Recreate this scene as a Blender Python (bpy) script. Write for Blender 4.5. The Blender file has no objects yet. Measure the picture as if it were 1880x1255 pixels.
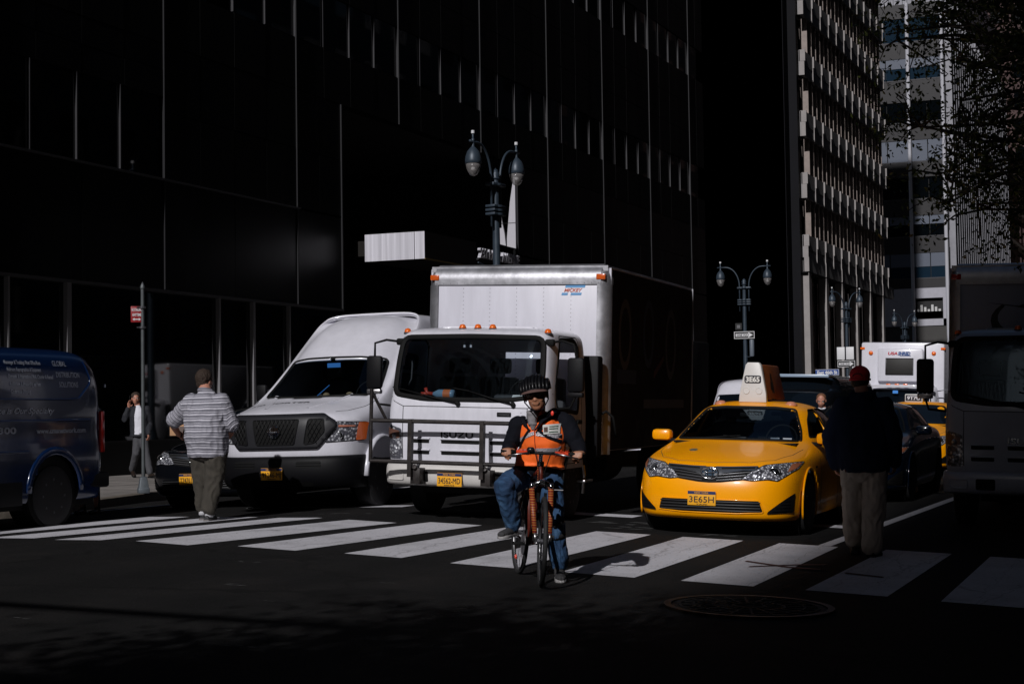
import bpy, bmesh, math, random
from mathutils import Vector, Matrix, noise
from mathutils.bvhtree import BVHTree
from mathutils.geometry import delaunay_2d_cdt
R = math.radians
S = bpy.context.scene
C = S.collection
rnd = random.Random(7)

# ------------------------------------------------------------ materials
MATS = {}
def mat(name, col, rough=0.5, metal=0.0, var=0.0, vscale=3.0, bump=0.0, bscale=40.0, spec=0.5, coat=0.0,
        emit=None, alpha=None, trans=0.0, ior=1.45, stretch=None):
    if name in MATS: return MATS[name]
    m = bpy.data.materials.new(name); m.use_nodes = True
    nt = m.node_tree; b = nt.nodes['Principled BSDF']
    b.inputs['Base Color'].default_value = (*col, 1)
    b.inputs['Roughness'].default_value = rough
    b.inputs['Metallic'].default_value = metal
    b.inputs['Specular IOR Level'].default_value = spec
    b.inputs['Coat Weight'].default_value = coat
    b.inputs['Coat Roughness'].default_value = 0.06
    b.inputs['IOR'].default_value = ior
    b.inputs['Transmission Weight'].default_value = trans
    if emit:
        b.inputs['Emission Color'].default_value = (*emit[:3], 1); b.inputs['Emission Strength'].default_value = emit[3]
    if alpha is not None: b.inputs['Alpha'].default_value = alpha
    if var or bump:
        tc = nt.nodes.new('ShaderNodeTexCoord'); mp = nt.nodes.new('ShaderNodeMapping')
        if stretch: mp.inputs['Scale'].default_value = stretch
        nt.links.new(tc.outputs['Object'], mp.inputs[0])
    if var:
        n = nt.nodes.new('ShaderNodeTexNoise'); n.inputs['Scale'].default_value = vscale
        n.inputs['Detail'].default_value = 6; n.inputs['Roughness'].default_value = 0.65
        nt.links.new(mp.outputs[0], n.inputs['Vector'])
        r = nt.nodes.new('ShaderNodeMapRange')
        r.inputs['From Min'].default_value = 0.3; r.inputs['From Max'].default_value = 0.7
        r.inputs['To Min'].default_value = 1 - var; r.inputs['To Max'].default_value = 1 + var
        nt.links.new(n.outputs['Fac'], r.inputs['Value'])
        v = nt.nodes.new('ShaderNodeVectorMath'); v.operation = 'SCALE'
        v.inputs[0].default_value = col
        nt.links.new(r.outputs[0], v.inputs['Scale']); nt.links.new(v.outputs[0], b.inputs['Base Color'])
        q = nt.nodes.new('ShaderNodeMapRange')
        q.inputs['To Min'].default_value = max(0.02, rough * (1 - var)); q.inputs['To Max'].default_value = min(1, rough * (1 + var))
        nt.links.new(n.outputs['Fac'], q.inputs['Value']); nt.links.new(q.outputs[0], b.inputs['Roughness'])
    if bump:
        n2 = nt.nodes.new('ShaderNodeTexNoise'); n2.inputs['Scale'].default_value = bscale; n2.inputs['Detail'].default_value = 5
        nt.links.new(mp.outputs[0], n2.inputs['Vector'])
        bp = nt.nodes.new('ShaderNodeBump'); bp.inputs['Strength'].default_value = bump; bp.inputs['Distance'].default_value = 0.02
        nt.links.new(n2.outputs['Fac'], bp.inputs['Height']); nt.links.new(bp.outputs[0], b.inputs['Normal'])
    MATS[name] = m
    return m
def nodes(m): return m.node_tree, m.node_tree.nodes['Principled BSDF']
def ramp(nt, src, stops, interp='LINEAR'):
    r = nt.nodes.new('ShaderNodeValToRGB'); r.color_ramp.interpolation = interp
    e = r.color_ramp.elements
    while len(e) < len(stops): e.new(0.5)
    for i, (p, c) in enumerate(stops):
        e[i].position = p; e[i].color = (*c, 1) if len(c) == 3 else c
    nt.links.new(src, r.inputs[0]); return r

# ------------------------------------------------------------ objects
def tag(o, label=None, cat=None, group=None, kind=None):
    if label: o['label'] = label
    if cat: o['category'] = cat
    if group: o['group'] = group
    if kind: o['kind'] = kind
    return o
def thing(name, label, cat, loc=(0, 0, 0), rz=0.0, tilt=0.0, group=None):
    o = bpy.data.objects.new(name, None); C.objects.link(o); o.empty_display_size = 0.2
    o.matrix_world = Matrix.Translation(loc) @ Matrix.Rotation(tilt, 4, 'Y') @ Matrix.Rotation(rz, 4, 'Z')
    return tag(o, label, cat, group)
def link(name, me, parent=None, mats=None):
    o = bpy.data.objects.new(name, me); C.objects.link(o)
    if parent is not None: o.parent = parent
    if mats is not None and not me.materials:
        for m in (mats if isinstance(mats, (list, tuple)) else [mats]): me.materials.append(m)
    return o
def bake(o):
    """apply an object's modifiers"""
    dg = bpy.context.evaluated_depsgraph_get(); dg.update()
    me = bpy.data.meshes.new_from_object(o.evaluated_get(dg)); old = o.data
    o.modifiers.clear(); o.data = me
    if old.users == 0: bpy.data.meshes.remove(old)
    return o
def frame(d, up=Vector((0, 0, 1))):
    d = Vector(d).normalized(); up = Vector(up)
    if abs(d.dot(up.normalized())) > 0.98: up = Vector((0, 1, 0)) if abs(d.y) < 0.9 else Vector((1, 0, 0))
    s = d.cross(up).normalized(); u = s.cross(d).normalized()
    return s, u, d

class MB:
    def __init__(self): self.v = []; self.f = []; self.m = []; self.cur = 0
    def add(self, vs, fs):
        n = len(self.v); self.v += [Vector(p) for p in vs]
        for f in fs: self.f.append([n + i for i in f]); self.m.append(self.cur)
    def box(self, x0, x1, y0, y1, z0, z1):
        self.add([(x0,y0,z0),(x1,y0,z0),(x1,y1,z0),(x0,y1,z0),(x0,y0,z1),(x1,y0,z1),(x1,y1,z1),(x0,y1,z1)],
                 [(3,2,1,0),(4,5,6,7),(0,1,5,4),(1,2,6,5),(2,3,7,6),(3,0,4,7)]); return self
    def cbox(self, c, s): return self.box(c[0]-s[0]/2, c[0]+s[0]/2, c[1]-s[1]/2, c[1]+s[1]/2, c[2]-s[2]/2, c[2]+s[2]/2)
    def bar(self, a, b, w, h, up=(0, 0, 1)):
        a, b = Vector(a), Vector(b); s, u, d = frame(b - a, up); s *= w/2; u *= h/2
        self.add([a-s-u, a+s-u, a+s+u, a-s+u, b-s-u, b+s-u, b+s+u, b-s+u],
                 [(0,1,2,3),(7,6,5,4),(4,5,1,0),(5,6,2,1),(6,7,3,2),(7,4,0,3)]); return self
    def tube(self, pts, r, seg=8, side=None, caps=True, flat=None):
        pts = [Vector(p) for p in pts]; n = len(pts)
        rs = r if isinstance(r, list) else [r] * n
        vs = []; ps = None
        for i, p in enumerate(pts):
            d = (pts[min(i+1, n-1)] - pts[max(i-1, 0)])
            if d.length < 1e-9: d = Vector((0, 0, 1))
            d.normalize()
            if ps is None:
                s0 = Vector(side) if side is not None else frame(d)[0]
            else: s0 = ps if side is None else Vector(side)
            s = (s0 - d * s0.dot(d))
            if s.length < 1e-6: s = frame(d)[0]
            s.normalize(); u = d.cross(s); ps = s
            ri = rs[i]; rx, ry = (ri if isinstance(ri, (list, tuple)) else (ri, ri))
            for k in range(seg):
                a = 2*math.pi*k/seg; vs.append(p + s*math.cos(a)*rx + u*math.sin(a)*ry)
        fs = []
        for i in range(n-1):
            for k in range(seg):
                k2 = (k+1) % seg; fs.append((i*seg+k, i*seg+k2, (i+1)*seg+k2, (i+1)*seg+k))
        if caps:
            fs.append(tuple(range(seg))[::-1]); fs.append(tuple((n-1)*seg+k for k in range(seg)))
        self.add(vs, fs); return self
    def cyl(self, a, b, r0, r1=None, seg=16): return self.tube([a, b], [r0, r0 if r1 is None else r1], seg)
    def lathe(self, prof, o=(0,0,0), axis=(0,0,1), seg=24):
        o = Vector(o); s, u, d = frame(axis, (0,1,0) if abs(Vector(axis).normalized().z) > .9 else (0,0,1))
        vs = []; n = len(prof)
        for r, h in prof:
            for k in range(seg):
                a = 2*math.pi*k/seg; vs.append(o + d*h + (s*math.cos(a) + u*math.sin(a))*r)
        fs = [(i*seg+k, i*seg+(k+1)%seg, (i+1)*seg+(k+1)%seg, (i+1)*seg+k) for i in range(n-1) for k in range(seg)]
        if prof[0][0] > 1e-6: fs.append(tuple(range(seg))[::-1])
        if prof[-1][0] > 1e-6: fs.append(tuple((n-1)*seg+k for k in range(seg)))
        self.add(vs, fs); return self
    def ell(self, c, r, seg=16, rings=10, rot=None):
        c = Vector(c); vs = []; fs = []
        for i in range(rings+1):
            t = math.pi*i/rings
            for k in range(seg):
                a = 2*math.pi*k/seg
                p = Vector((r[0]*math.sin(t)*math.cos(a), r[1]*math.sin(t)*math.sin(a), r[2]*math.cos(t)))
                vs.append(c + (rot @ p if rot else p))
        for i in range(rings):
            for k in range(seg): fs.append((i*seg+k, (i+1)*seg+k, (i+1)*seg+(k+1)%seg, i*seg+(k+1)%seg))
        self.add(vs, fs); return self
    def prism(self, poly, fn, d0, d1):
        """closed outline poly (2-D) extruded; fn(u,v,depth)->xyz"""
        n = len(poly)
        self.add([fn(u, v, d0) for u, v in poly] + [fn(u, v, d1) for u, v in poly],
                 [tuple(range(n))[::-1], tuple(range(n, 2*n))] + [(i, (i+1) % n, n+(i+1) % n, n+i) for i in range(n)])
        return self
    def grid(self, rows, closed=False):
        n = len(rows[0]); vs = [p for r in rows for p in r]; fs = []
        for i in range(len(rows)-1):
            for k in range(n if closed else n-1):
                k2 = (k+1) % n; fs.append((i*n+k, i*n+k2, (i+1)*n+k2, (i+1)*n+k))
        self.add(vs, fs); return self
    def quad(self, a, b, c, d): self.add([a, b, c, d], [(0,1,2,3)]); return self
    def mesh(self, name, mats, smooth=False, weld=True):
        me = bpy.data.meshes.new(name)
        me.from_pydata([tuple(p) for p in self.v], [], self.f)
        for m in (mats if isinstance(mats, (list, tuple)) else [mats]): me.materials.append(m)
        if max(self.m, default=0): me.polygons.foreach_set('material_index', self.m)
        bm = bmesh.new(); bm.from_mesh(me)
        if weld: bmesh.ops.remove_doubles(bm, verts=bm.verts, dist=1e-5)
        bmesh.ops.dissolve_degenerate(bm, edges=bm.edges, dist=1e-6)
        bmesh.ops.recalc_face_normals(bm, faces=bm.faces)
        bm.to_mesh(me); bm.free()
        if smooth: me.shade_smooth()
        return me
    def build(self, name, mats, parent=None, smooth=False, bevel=0, sub=0, label=None, weld=True, angle=None):
        me = self.mesh(name, mats, smooth or sub > 0, weld); o = link(name, me, parent)
        if bevel:
            b = o.modifiers.new('b', 'BEVEL'); b.width = bevel; b.segments = 2; b.limit_method = 'ANGLE'; b.angle_limit = R(40)
        if sub:
            s = o.modifiers.new('s', 'SUBSURF'); s.levels = sub; s.render_levels = sub
        if bevel or sub: bake(o)
        if angle or bevel:
            o.data.shade_smooth(); o.data.set_sharp_from_angle(angle=R(angle or 35))
        if label: o['label'] = label
        return o

def bvh_of(*objs):
    vs = []; ps = []
    for o in objs:
        n = len(vs); vs += [v.co.copy() for v in o.data.vertices]; ps += [[n+i for i in p.vertices] for p in o.data.polygons]
    return BVHTree.FromPolygons(vs, ps)
AX = {'y': lambda a, b: (Vector((a, -9, b)), Vector((0, 1, 0))), 'Y': lambda a, b: (Vector((a, 20, b)), Vector((0, -1, 0))),
      'x': lambda a, b: (Vector((-9, a, b)), Vector((1, 0, 0))), 'X': lambda a, b: (Vector((9, a, b)), Vector((-1, 0, 0))),
      'z': lambda a, b: (Vector((a, b, 9)), Vector((0, 0, -1)))}
def hit(bvh, ax, a, b, off=0.004):
    o, d = AX[ax](a, b); h = bvh.ray_cast(o, d)
    if h[0] is None:
        q = bvh.find_nearest(o + d*9)
        return q[0] - d*off
    n = h[1] if h[1].dot(d) < 0 else -h[1]
    return h[0] + (n - d).normalized()*off
def resample(poly, step):
    out = []
    for i, p in enumerate(poly):
        q = poly[(i+1) % len(poly)]; p2, q2 = Vector(p), Vector(q); L = (q2-p2).length; k = max(1, int(L/step+.5))
        out += [tuple(p2.lerp(q2, t/k)) for t in range(k)]
    return out
def rounded(poly, r, n=4):
    out = []; N = len(poly)
    for i in range(N):
        p0, p, p1 = Vector(poly[i-1]), Vector(poly[i]), Vector(poly[(i+1) % N])
        a = (p0-p); b = (p1-p); rr = min(r, a.length*.45, b.length*.45)
        A = p + a.normalized()*rr; B = p + b.normalized()*rr
        for k in range(n+1):
            t = k/n; out.append(tuple(A*(1-t)**2 + p*2*t*(1-t) + B*t*t))
    return out
def patch2d(poly, step):
    b = resample(poly, step); n = len(b); xs = [p[0] for p in b]; ys = [p[1] for p in b]; pts = [Vector(p) for p in b]
    def ins(x, y):
        c = False; j = n-1
        for i in range(n):
            if (b[i][1] > y) != (b[j][1] > y) and x < (b[j][0]-b[i][0])*(y-b[i][1])/(b[j][1]-b[i][1])+b[i][0]: c = not c
            j = i
        return c
    x = min(xs)+step*.7
    while x < max(xs):
        y = min(ys)+step*.7
        while y < max(ys):
            if ins(x, y) and min((p[0]-x)**2+(p[1]-y)**2 for p in b) > (step*.4)**2: pts.append(Vector((x, y)))
            y += step
        x += step
    r = delaunay_2d_cdt(pts, [(i, (i+1) % n) for i in range(n)], [], 1, 1e-6)
    return r[0], r[2]
def patch(name, bvh, ax, poly, m, parent, off=0.004, step=0.06, thick=0.0, smooth=True, label=None):
    """a sheet bounded by poly, laid on the surface in bvh"""
    vs, fs = patch2d(poly, step)
    mb = MB(); mb.add([hit(bvh, ax, v[0], v[1], off) for v in vs], [list(f) for f in fs])
    o = mb.build(name, m, parent, smooth)
    if thick:
        s = o.modifiers.new('t', 'SOLIDIFY'); s.thickness = thick; s.offset = 0; bake(o)
    if label: o['label'] = label
    return o
def strip(name, bvh, ax, path, w, m, parent, off=0.004, step=0.05, closed=True, t=0.012):
    """a raised bead following path on the surface (gaskets, panel gaps, trim)"""
    pts = resample(path, step) if closed else [p for i in range(len(path)-1) for p in resample([path[i], path[i+1]], step)[:max(1, int((Vector(path[i+1])-Vector(path[i])).length/step+.5))]] + [path[-1]]
    P = [hit(bvh, ax, a, b, off) for a, b in pts]
    if closed: P.append(P[0])
    nd = AX[ax](0, 0)[1]
    mb = MB(); mb.tube(P, [(w/2, t/2)]*len(P), 6, caps=not closed)
    # orient cross-section: width in surface plane
    vs = []
    mb = MB(); n = len(P)
    for i, p in enumerate(P):
        if closed: d = P[(i+1) % (n-1)] - P[(i-1) % (n-1)]
        else: d = P[min(i+1, n-1)] - P[max(i-1, 0)]
        d.normalize(); s = d.cross(nd).normalized()*w/2; u = -nd*t/2
        vs += [p-s-u, p-s+u*.3, p-s*.6+u, p+s*.6+u, p+s+u*.3, p+s-u]
    fs = [(i*6+k, i*6+(k+1) % 6, (i+1)*6+(k+1) % 6, (i+1)*6+k) for i in range(n-1) for k in range(6)]
    mb.add(vs, fs); return mb.build(name, m, parent, True)
def cut(o, poly, ax, lim=None):
    """open a hole in o where poly, seen along ax, covers faces turned that way"""
    d = AX[ax](0, 0)[1]; me = o.data; bm = bmesh.new(); bm.from_mesh(me)
    n = len(poly)
    def ins(x, y):
        c = False; j = n-1
        for i in range(n):
            if (poly[i][1] > y) != (poly[j][1] > y) and x < (poly[j][0]-poly[i][0])*(y-poly[i][1])/(poly[j][1]-poly[i][1])+poly[i][0]: c = not c
            j = i
        return c
    kill = []
    for f in bm.faces:
        c = f.calc_center_median()
        if f.normal.dot(d) > -0.05: continue
        a, b = (c.x, c.z) if ax in 'yY' else ((c.y, c.z) if ax in 'xX' else (c.x, c.y))
        if lim and not lim(c): continue
        if ins(a, b): kill.append(f)
    bmesh.ops.delete(bm, geom=kill, context='FACES'); bm.to_mesh(me); bm.free()
def shell(o, t=0.03):
    s = o.modifiers.new('t', 'SOLIDIFY'); s.thickness = t; s.offset = -1; bake(o)
def mirror_cage(rows):
    return [[(-x, y, z) for x, y, z in reversed(r) if abs(x) > 1e-6] + list(r) for r in rows]
def text(name, s, m, parent, h, pos, rx=90, rz=0, w=None, ext=0.002, bold=0.0, shear=0.0, align='CENTER', bvh=None, ax='y', off=0.004, rest=0):
    """lettering of capital height h, centred on pos; local x along the line, y up"""
    cu = bpy.data.curves.new('t', 'FONT'); cu.body = s; cu.size = 1; cu.align_x = 'LEFT'; cu.extrude = 0 if bvh else ext
    cu.offset = bold; cu.shear = shear; cu.resolution_u = 3
    o = bpy.data.objects.new('t', cu); C.objects.link(o)
    dg = bpy.context.evaluated_depsgraph_get(); dg.update()
    me = bpy.data.meshes.new_from_object(o.evaluated_get(dg)); bpy.data.objects.remove(o); bpy.data.curves.remove(cu)
    if not me.vertices: return None
    xs = [v.co.x for v in me.vertices]; x0, x1 = min(xs), max(xs)
    sy = h/0.70; sx = sy if w is None else w/(x1-x0)
    cx = (x0+x1)/2 if align == 'CENTER' else x0
    for v in me.vertices: v.co = Vector(((v.co.x-cx)*sx, (v.co.y-0.35)*sy, v.co.z))
    M4 = Matrix.Translation(pos) @ Matrix.Rotation(R(rz), 4, 'Z') @ Matrix.Rotation(R(rx), 4, 'X')
    me.transform(M4)
    if bvh:
        bm = bmesh.new(); bm.from_mesh(me)
        bmesh.ops.triangulate(bm, faces=bm.faces); bm.to_mesh(me); bm.free()
        for v in me.vertices:
            a, b = (v.co.x, v.co.z) if ax in 'yY' else ((v.co.y, v.co.z) if ax in 'xX' else (v.co.x, v.co.y))
            v.co = hit(bvh, ax, a, b, off)
    me.materials.append(m)
    return link(name, me, parent)
def copy_tree(o, parent=None):
    c = o.copy(); C.objects.link(c)
    if parent is not None: c.parent = parent
    for ch in list(o.children): copy_tree(ch, c)
    return c

# ------------------------------------------------------------ road section
def gz(X):
    X = min(max(X, -16), 1.5)
    return 0.08 - 0.035*max(X+9.5, 0) - 0.02*max(-(X+9.5), 0)
def tilt_at(X): return 0.035 if X > -9.5 else (-0.02 if X < -11 else 0.012)

# ------------------------------------------------------------ common materials
BLACK = mat('black_rubber', (.004, .004, .004), .7, spec=.2)
PLAS = mat('black_plastic', (.0035, .0035, .0045), .55, var=.1, vscale=30, spec=.18)
CHROME = mat('chrome', (.75, .76, .78), .12, 1.0)
STEEL = mat('brushed_steel', (.42, .41, .42), .35, 1.0, var=.12, vscale=12)
WHITE = mat('white_paint', (.60, .595, .655), .3, var=.06, vscale=3, coat=.25, stretch=(2, 2, .7))
DIRTY = mat('grimy_white_paint', (.58, .56, .57), .5, var=.14, vscale=5, bump=.05, bscale=30)
ALU = mat('weathered_aluminium', (.4, .4, .43), .42, .8, var=.25, vscale=4, bump=.12, bscale=9)
AMBER = mat('amber_lens', (.75, .13, .01), .2, coat=.5)
REDL = mat('red_lens', (.3, .008, .005), .15, coat=.5)
DGLASS = mat('dark_glass', (.003, .005, .008), .05, spec=.6)
PLATEY = mat('plate_yellow', (.75, .35, .01), .6)
PLATEB = mat('plate_navy', (.01, .02, .09), .5)
INK = mat('plate_ink', (.01, .01, .02), .5)
LIGHTINK = mat('white_lettering', (.62, .62, .66), .5)
TYRE = mat('tyre_rubber', (.012, .012, .013), .75, bump=.2, bscale=60)
RIM = mat('painted_rim', (.09, .09, .1), .4, .5)
SILRIM = mat('silver_rim', (.5, .5, .52), .25, .9)
def glass_mat():
    m = bpy.data.materials.new('clear_windscreen'); m.use_nodes = True; nt = m.node_tree
    nt.nodes.clear(); out = nt.nodes.new('ShaderNodeOutputMaterial')
    t = nt.nodes.new('ShaderNodeBsdfTransparent'); t.inputs[0].default_value = (.62, .68, .72, 1)
    g = nt.nodes.new('ShaderNodeBsdfGlossy'); g.inputs['Roughness'].default_value = .02; g.inputs['Color'].default_value = (.62, .82, 1, 1)
    fr = nt.nodes.new('ShaderNodeFresnel'); fr.inputs[0].default_value = 1.5
    mx = nt.nodes.new('ShaderNodeMixShader'); nt.links.new(fr.outputs[0], mx.inputs[0])
    nt.links.new(t.outputs[0], mx.inputs[1]); nt.links.new(g.outputs[0], mx.inputs[2]); nt.links.new(mx.outputs[0], out.inputs[0])
    return m
CLEAR = glass_mat()
def lamp_mat(name, col=(.75, .76, .8), scale=28):
    m = mat(name, col, .22, .35, coat=.6)
    nt, b = nodes(m); tc = nt.nodes.new('ShaderNodeTexCoord'); v = nt.nodes.new('ShaderNodeTexVoronoi'); v.inputs['Scale'].default_value = scale
    nt.links.new(tc.outputs['Object'], v.inputs['Vector'])
    bp = nt.nodes.new('ShaderNodeBump'); bp.inputs['Strength'].default_value = .7; bp.inputs['Distance'].default_value = .012
    nt.links.new(v.outputs['Distance'], bp.inputs['Height']); nt.links.new(bp.outputs[0], b.inputs['Normal'])
    r = ramp(nt, v.outputs['Distance'], [(0, (.95, .95, 1)), (.3, (.55, .56, .6)), (.55, (.10, .10, .12))]); nt.links.new(r.outputs[0], b.inputs['Base Color'])
    return m
LENS = lamp_mat('faceted_headlight')
LENSD = lamp_mat('dull_headlight', scale=22)

def plate(parent, x, y, z, num, top='NEW YORK', bot='EMPIRE STATE', w=.305, h=.152, rz=0):
    """licence plate facing -y"""
    p = MB().box(x-w/2, x+w/2, y-.004, y, z-h/2, z+h/2).build('licence_plate', PLATEY, parent, bevel=.002)
    MB().box(x-w/2+.002, x+w/2-.002, y-.0062, y-.0035, z+h*.27, z+h/2-.003).build('plate_band', PLATEB, p)
    text('plate_number', num, INK, p, h*.42, (x, y-.007, z-h*.08), w=w*.88)
    text('plate_state', top, PLATEY, p, h*.12, (x, y-.008, z+h*.38), w=w*.5)
    text('plate_motto', bot, INK, p, h*.07, (x, y-.007, z-h*.42), w=w*.4)
    return p
def wheel(parent, x, y, r=.33, w=.22, rim=SILRIM, rr=.62, side=1, spokes=10, z=None):
    """wheel standing on the ground; outer face towards side*x"""
    z = r if z is None else z
    t = MB().lathe([(r*.6, -w/2), (r*.86, -w/2), (r*.97, -w/2*.85), (r, -w/2*.5), (r, w/2*.5), (r*.97, w/2*.85), (r*.86, w/2), (r*.6, w/2)], (x, y, z), (1, 0, 0), 40)
    t = t.build('wheel', TYRE, parent, angle=30)
    mb = MB(); o = side*w*.5
    mb.lathe([(r*rr*1.02, o*.98), (r*rr, o*.9), (r*rr*.93, o*.5), (r*rr*.9, -o*.2)], (x, y, z), (1, 0, 0), 40)
    mb.lathe([(0, o*.92), (r*.12, o*.92), (r*.14, o*.6), (0, o*.6)], (x, y, z), (1, 0, 0), 16)
    for k in range(spokes):
        a = 2*math.pi*k/spokes; c, s = math.cos(a), math.sin(a)
        mb.bar((x+o*.72, y+c*r*.1, z+s*r*.1), (x+o*.88, y+c*r*rr*.95, z+s*r*rr*.95), r*.07, r*.09, (1, 0, 0))
    mb.build('rim', rim, t, angle=30)
    MB().lathe([(r*rr*.9, -o*.1), (0, -o*.1)], (x, y, z), (1, 0, 0), 24).build('brake_disc', RIM, t)
    return t
# ============================================================ SETTING
def asphalt():
    m = mat('asphalt', (.02, .019, .019), .9, bump=.5, bscale=55, spec=.22)
    nt, b = nodes(m); tc = [n for n in nt.nodes if n.type == 'TEX_COORD'][0]
    n1 = nt.nodes.new('ShaderNodeTexNoise'); n1.inputs['Scale'].default_value = .55; n1.inputs['Detail'].default_value = 8; n1.inputs['Roughness'].default_value = .7
    n2 = nt.nodes.new('ShaderNodeTexNoise'); n2.inputs['Scale'].default_value = 90; n2.inputs['Detail'].default_value = 2
    n3 = nt.nodes.new('ShaderNodeTexVoronoi'); n3.inputs['Scale'].default_value = 70
    for n in (n1, n2, n3): nt.links.new(tc.outputs['Object'], n.inputs['Vector'])
    n1.inputs['Scale'].default_value = .9
    r1 = ramp(nt, n1.outputs['Fac'], [(.3, (.0030, .0030, .0032)), (.48, (.0054, .0051, .0052)), (.56, (.0066, .0060, .0060)), (.7, (.0115, .0100, .0098))])
    r2 = ramp(nt, n2.outputs['Fac'], [(.35, (.55, .55, .55)), (.6, (1.15, 1.15, 1.15)), (.72, (2.2, 2.15, 2.1))])
    mx = nt.nodes.new('ShaderNodeMix'); mx.data_type = 'RGBA'; mx.blend_type = 'MULTIPLY'; mx.inputs[0].default_value = 1
    nt.links.new(r1.outputs[0], mx.inputs[6]); nt.links.new(r2.outputs[0], mx.inputs[7])
    r3 = ramp(nt, n3.outputs['Distance'], [(.0, (.03, .029, .028)), (.09, (.0, .0, .0))])
    ad = nt.nodes.new('ShaderNodeMix'); ad.data_type = 'RGBA'; ad.blend_type = 'ADD'; ad.inputs[0].default_value = .55
    nt.links.new(mx.outputs[2], ad.inputs[6]); nt.links.new(r3.outputs[0], ad.inputs[7]); 
    nw = nt.nodes.new('ShaderNodeTexNoise'); nw.inputs['Scale'].default_value = 1.6; nt.links.new(tc.outputs['Object'], nw.inputs['Vector'])
    vm = nt.nodes.new('ShaderNodeVectorMath'); vm.operation = 'MULTIPLY_ADD'; vm.inputs[1].default_value = (.9, .9, 0); nt.links.new(nw.outputs['Color'], vm.inputs[0]); nt.links.new(tc.outputs['Object'], vm.inputs[2])
    vc = nt.nodes.new('ShaderNodeTexVoronoi'); vc.feature = 'DISTANCE_TO_EDGE'; vc.inputs['Scale'].default_value = .33; nt.links.new(vm.outputs[0], vc.inputs['Vector'])
    rc = ramp(nt, vc.outputs['Distance'], [(0, (.25, .25, .25)), (.006, (.5, .5, .5)), (.014, (1, 1, 1))])
    mpt = nt.nodes.new('ShaderNodeMapping'); mpt.inputs['Scale'].default_value = (1.5, .09, 1); nt.links.new(tc.outputs['Object'], mpt.inputs[0])
    nt_ = nt.nodes.new('ShaderNodeTexNoise'); nt_.inputs['Scale'].default_value = 1; nt_.inputs['Detail'].default_value = 5; nt.links.new(mpt.outputs[0], nt_.inputs['Vector'])
    rt_ = ramp(nt, nt_.outputs['Fac'], [(.35, (.72, .72, .72)), (.6, (1.18, 1.16, 1.14))])
    m1 = nt.nodes.new('ShaderNodeMix'); m1.data_type = 'RGBA'; m1.blend_type = 'MULTIPLY'; m1.inputs[0].default_value = 1; nt.links.new(ad.outputs[2], m1.inputs[6]); nt.links.new(rc.outputs[0], m1.inputs[7])
    m2 = nt.nodes.new('ShaderNodeMix'); m2.data_type = 'RGBA'; m2.blend_type = 'MULTIPLY'; m2.inputs[0].default_value = 1; nt.links.new(m1.outputs[2], m2.inputs[6]); nt.links.new(rt_.outputs[0], m2.inputs[7])
    nt.links.new(m2.outputs[2], b.inputs['Base Color'])
    return m
ASPH = asphalt()
def road_paint():
    m = mat('worn_road_paint', (.55, .55, .58), .7, bump=.25, bscale=50)
    nt, b = nodes(m); tc = [n for n in nt.nodes if n.type == 'TEX_COORD'][0]
    n1 = nt.nodes.new('ShaderNodeTexNoise'); n1.inputs['Scale'].default_value = 1.3; n1.inputs['Detail'].default_value = 9; n1.inputs['Roughness'].default_value = .72
    n2 = nt.nodes.new('ShaderNodeTexNoise'); n2.inputs['Scale'].default_value = 34; n2.inputs['Detail'].default_value = 4
    mp = nt.nodes.new('ShaderNodeMapping'); mp.inputs['Scale'].default_value = (3.2, .22, 1)
    n3 = nt.nodes.new('ShaderNodeTexVoronoi'); n3.feature = 'DISTANCE_TO_EDGE'; n3.inputs['Scale'].default_value = .8; n3.inputs['Randomness'].default_value = 1
    nd = nt.nodes.new('ShaderNodeTexNoise'); nd.inputs['Scale'].default_value = 4
    for n in (n1, n2): nt.links.new(tc.outputs['Object'], n.inputs['Vector'])
    nt.links.new(tc.outputs['Object'], nd.inputs['Vector'])
    va = nt.nodes.new('ShaderNodeVectorMath'); va.operation = 'MULTIPLY_ADD'; va.inputs[1].default_value = (.18, .18, .18)
    nt.links.new(nd.outputs['Color'], va.inputs[0]); nt.links.new(tc.outputs['Object'], va.inputs[2])
    nt.links.new(va.outputs[0], mp.inputs[0]); nt.links.new(mp.outputs[0], n3.inputs['Vector'])
    r1 = ramp(nt, n1.outputs['Fac'], [(.28, (.36, .355, .375)), (.45, (.50, .49, .525)), (.62, (.56, .55, .59))])
    r2 = ramp(nt, n2.outputs['Fac'], [(.27, (.35, .35, .35)), (.40, (1, 1, 1))])
    r3 = ramp(nt, n3.outputs['Distance'], [(0, (.62, .61, .61)), (.006, (.8, .8, .8)), (.012, (1, 1, 1))])
    a = nt.nodes.new('ShaderNodeMix'); a.data_type = 'RGBA'; a.blend_type = 'MULTIPLY'; a.inputs[0].default_value = 1
    c = nt.nodes.new('ShaderNodeMix'); c.data_type = 'RGBA'; c.blend_type = 'MULTIPLY'; c.inputs[0].default_value = 1
    nt.links.new(r1.outputs[0], a.inputs[6]); nt.links.new(r2.outputs[0], a.inputs[7])
    nt.links.new(a.outputs[2], c.inputs[6]); nt.links.new(r3.outputs[0], c.inputs[7]); nt.links.new(c.outputs[2], b.inputs['Base Color'])
    return m
PAINT = road_paint()
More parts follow.
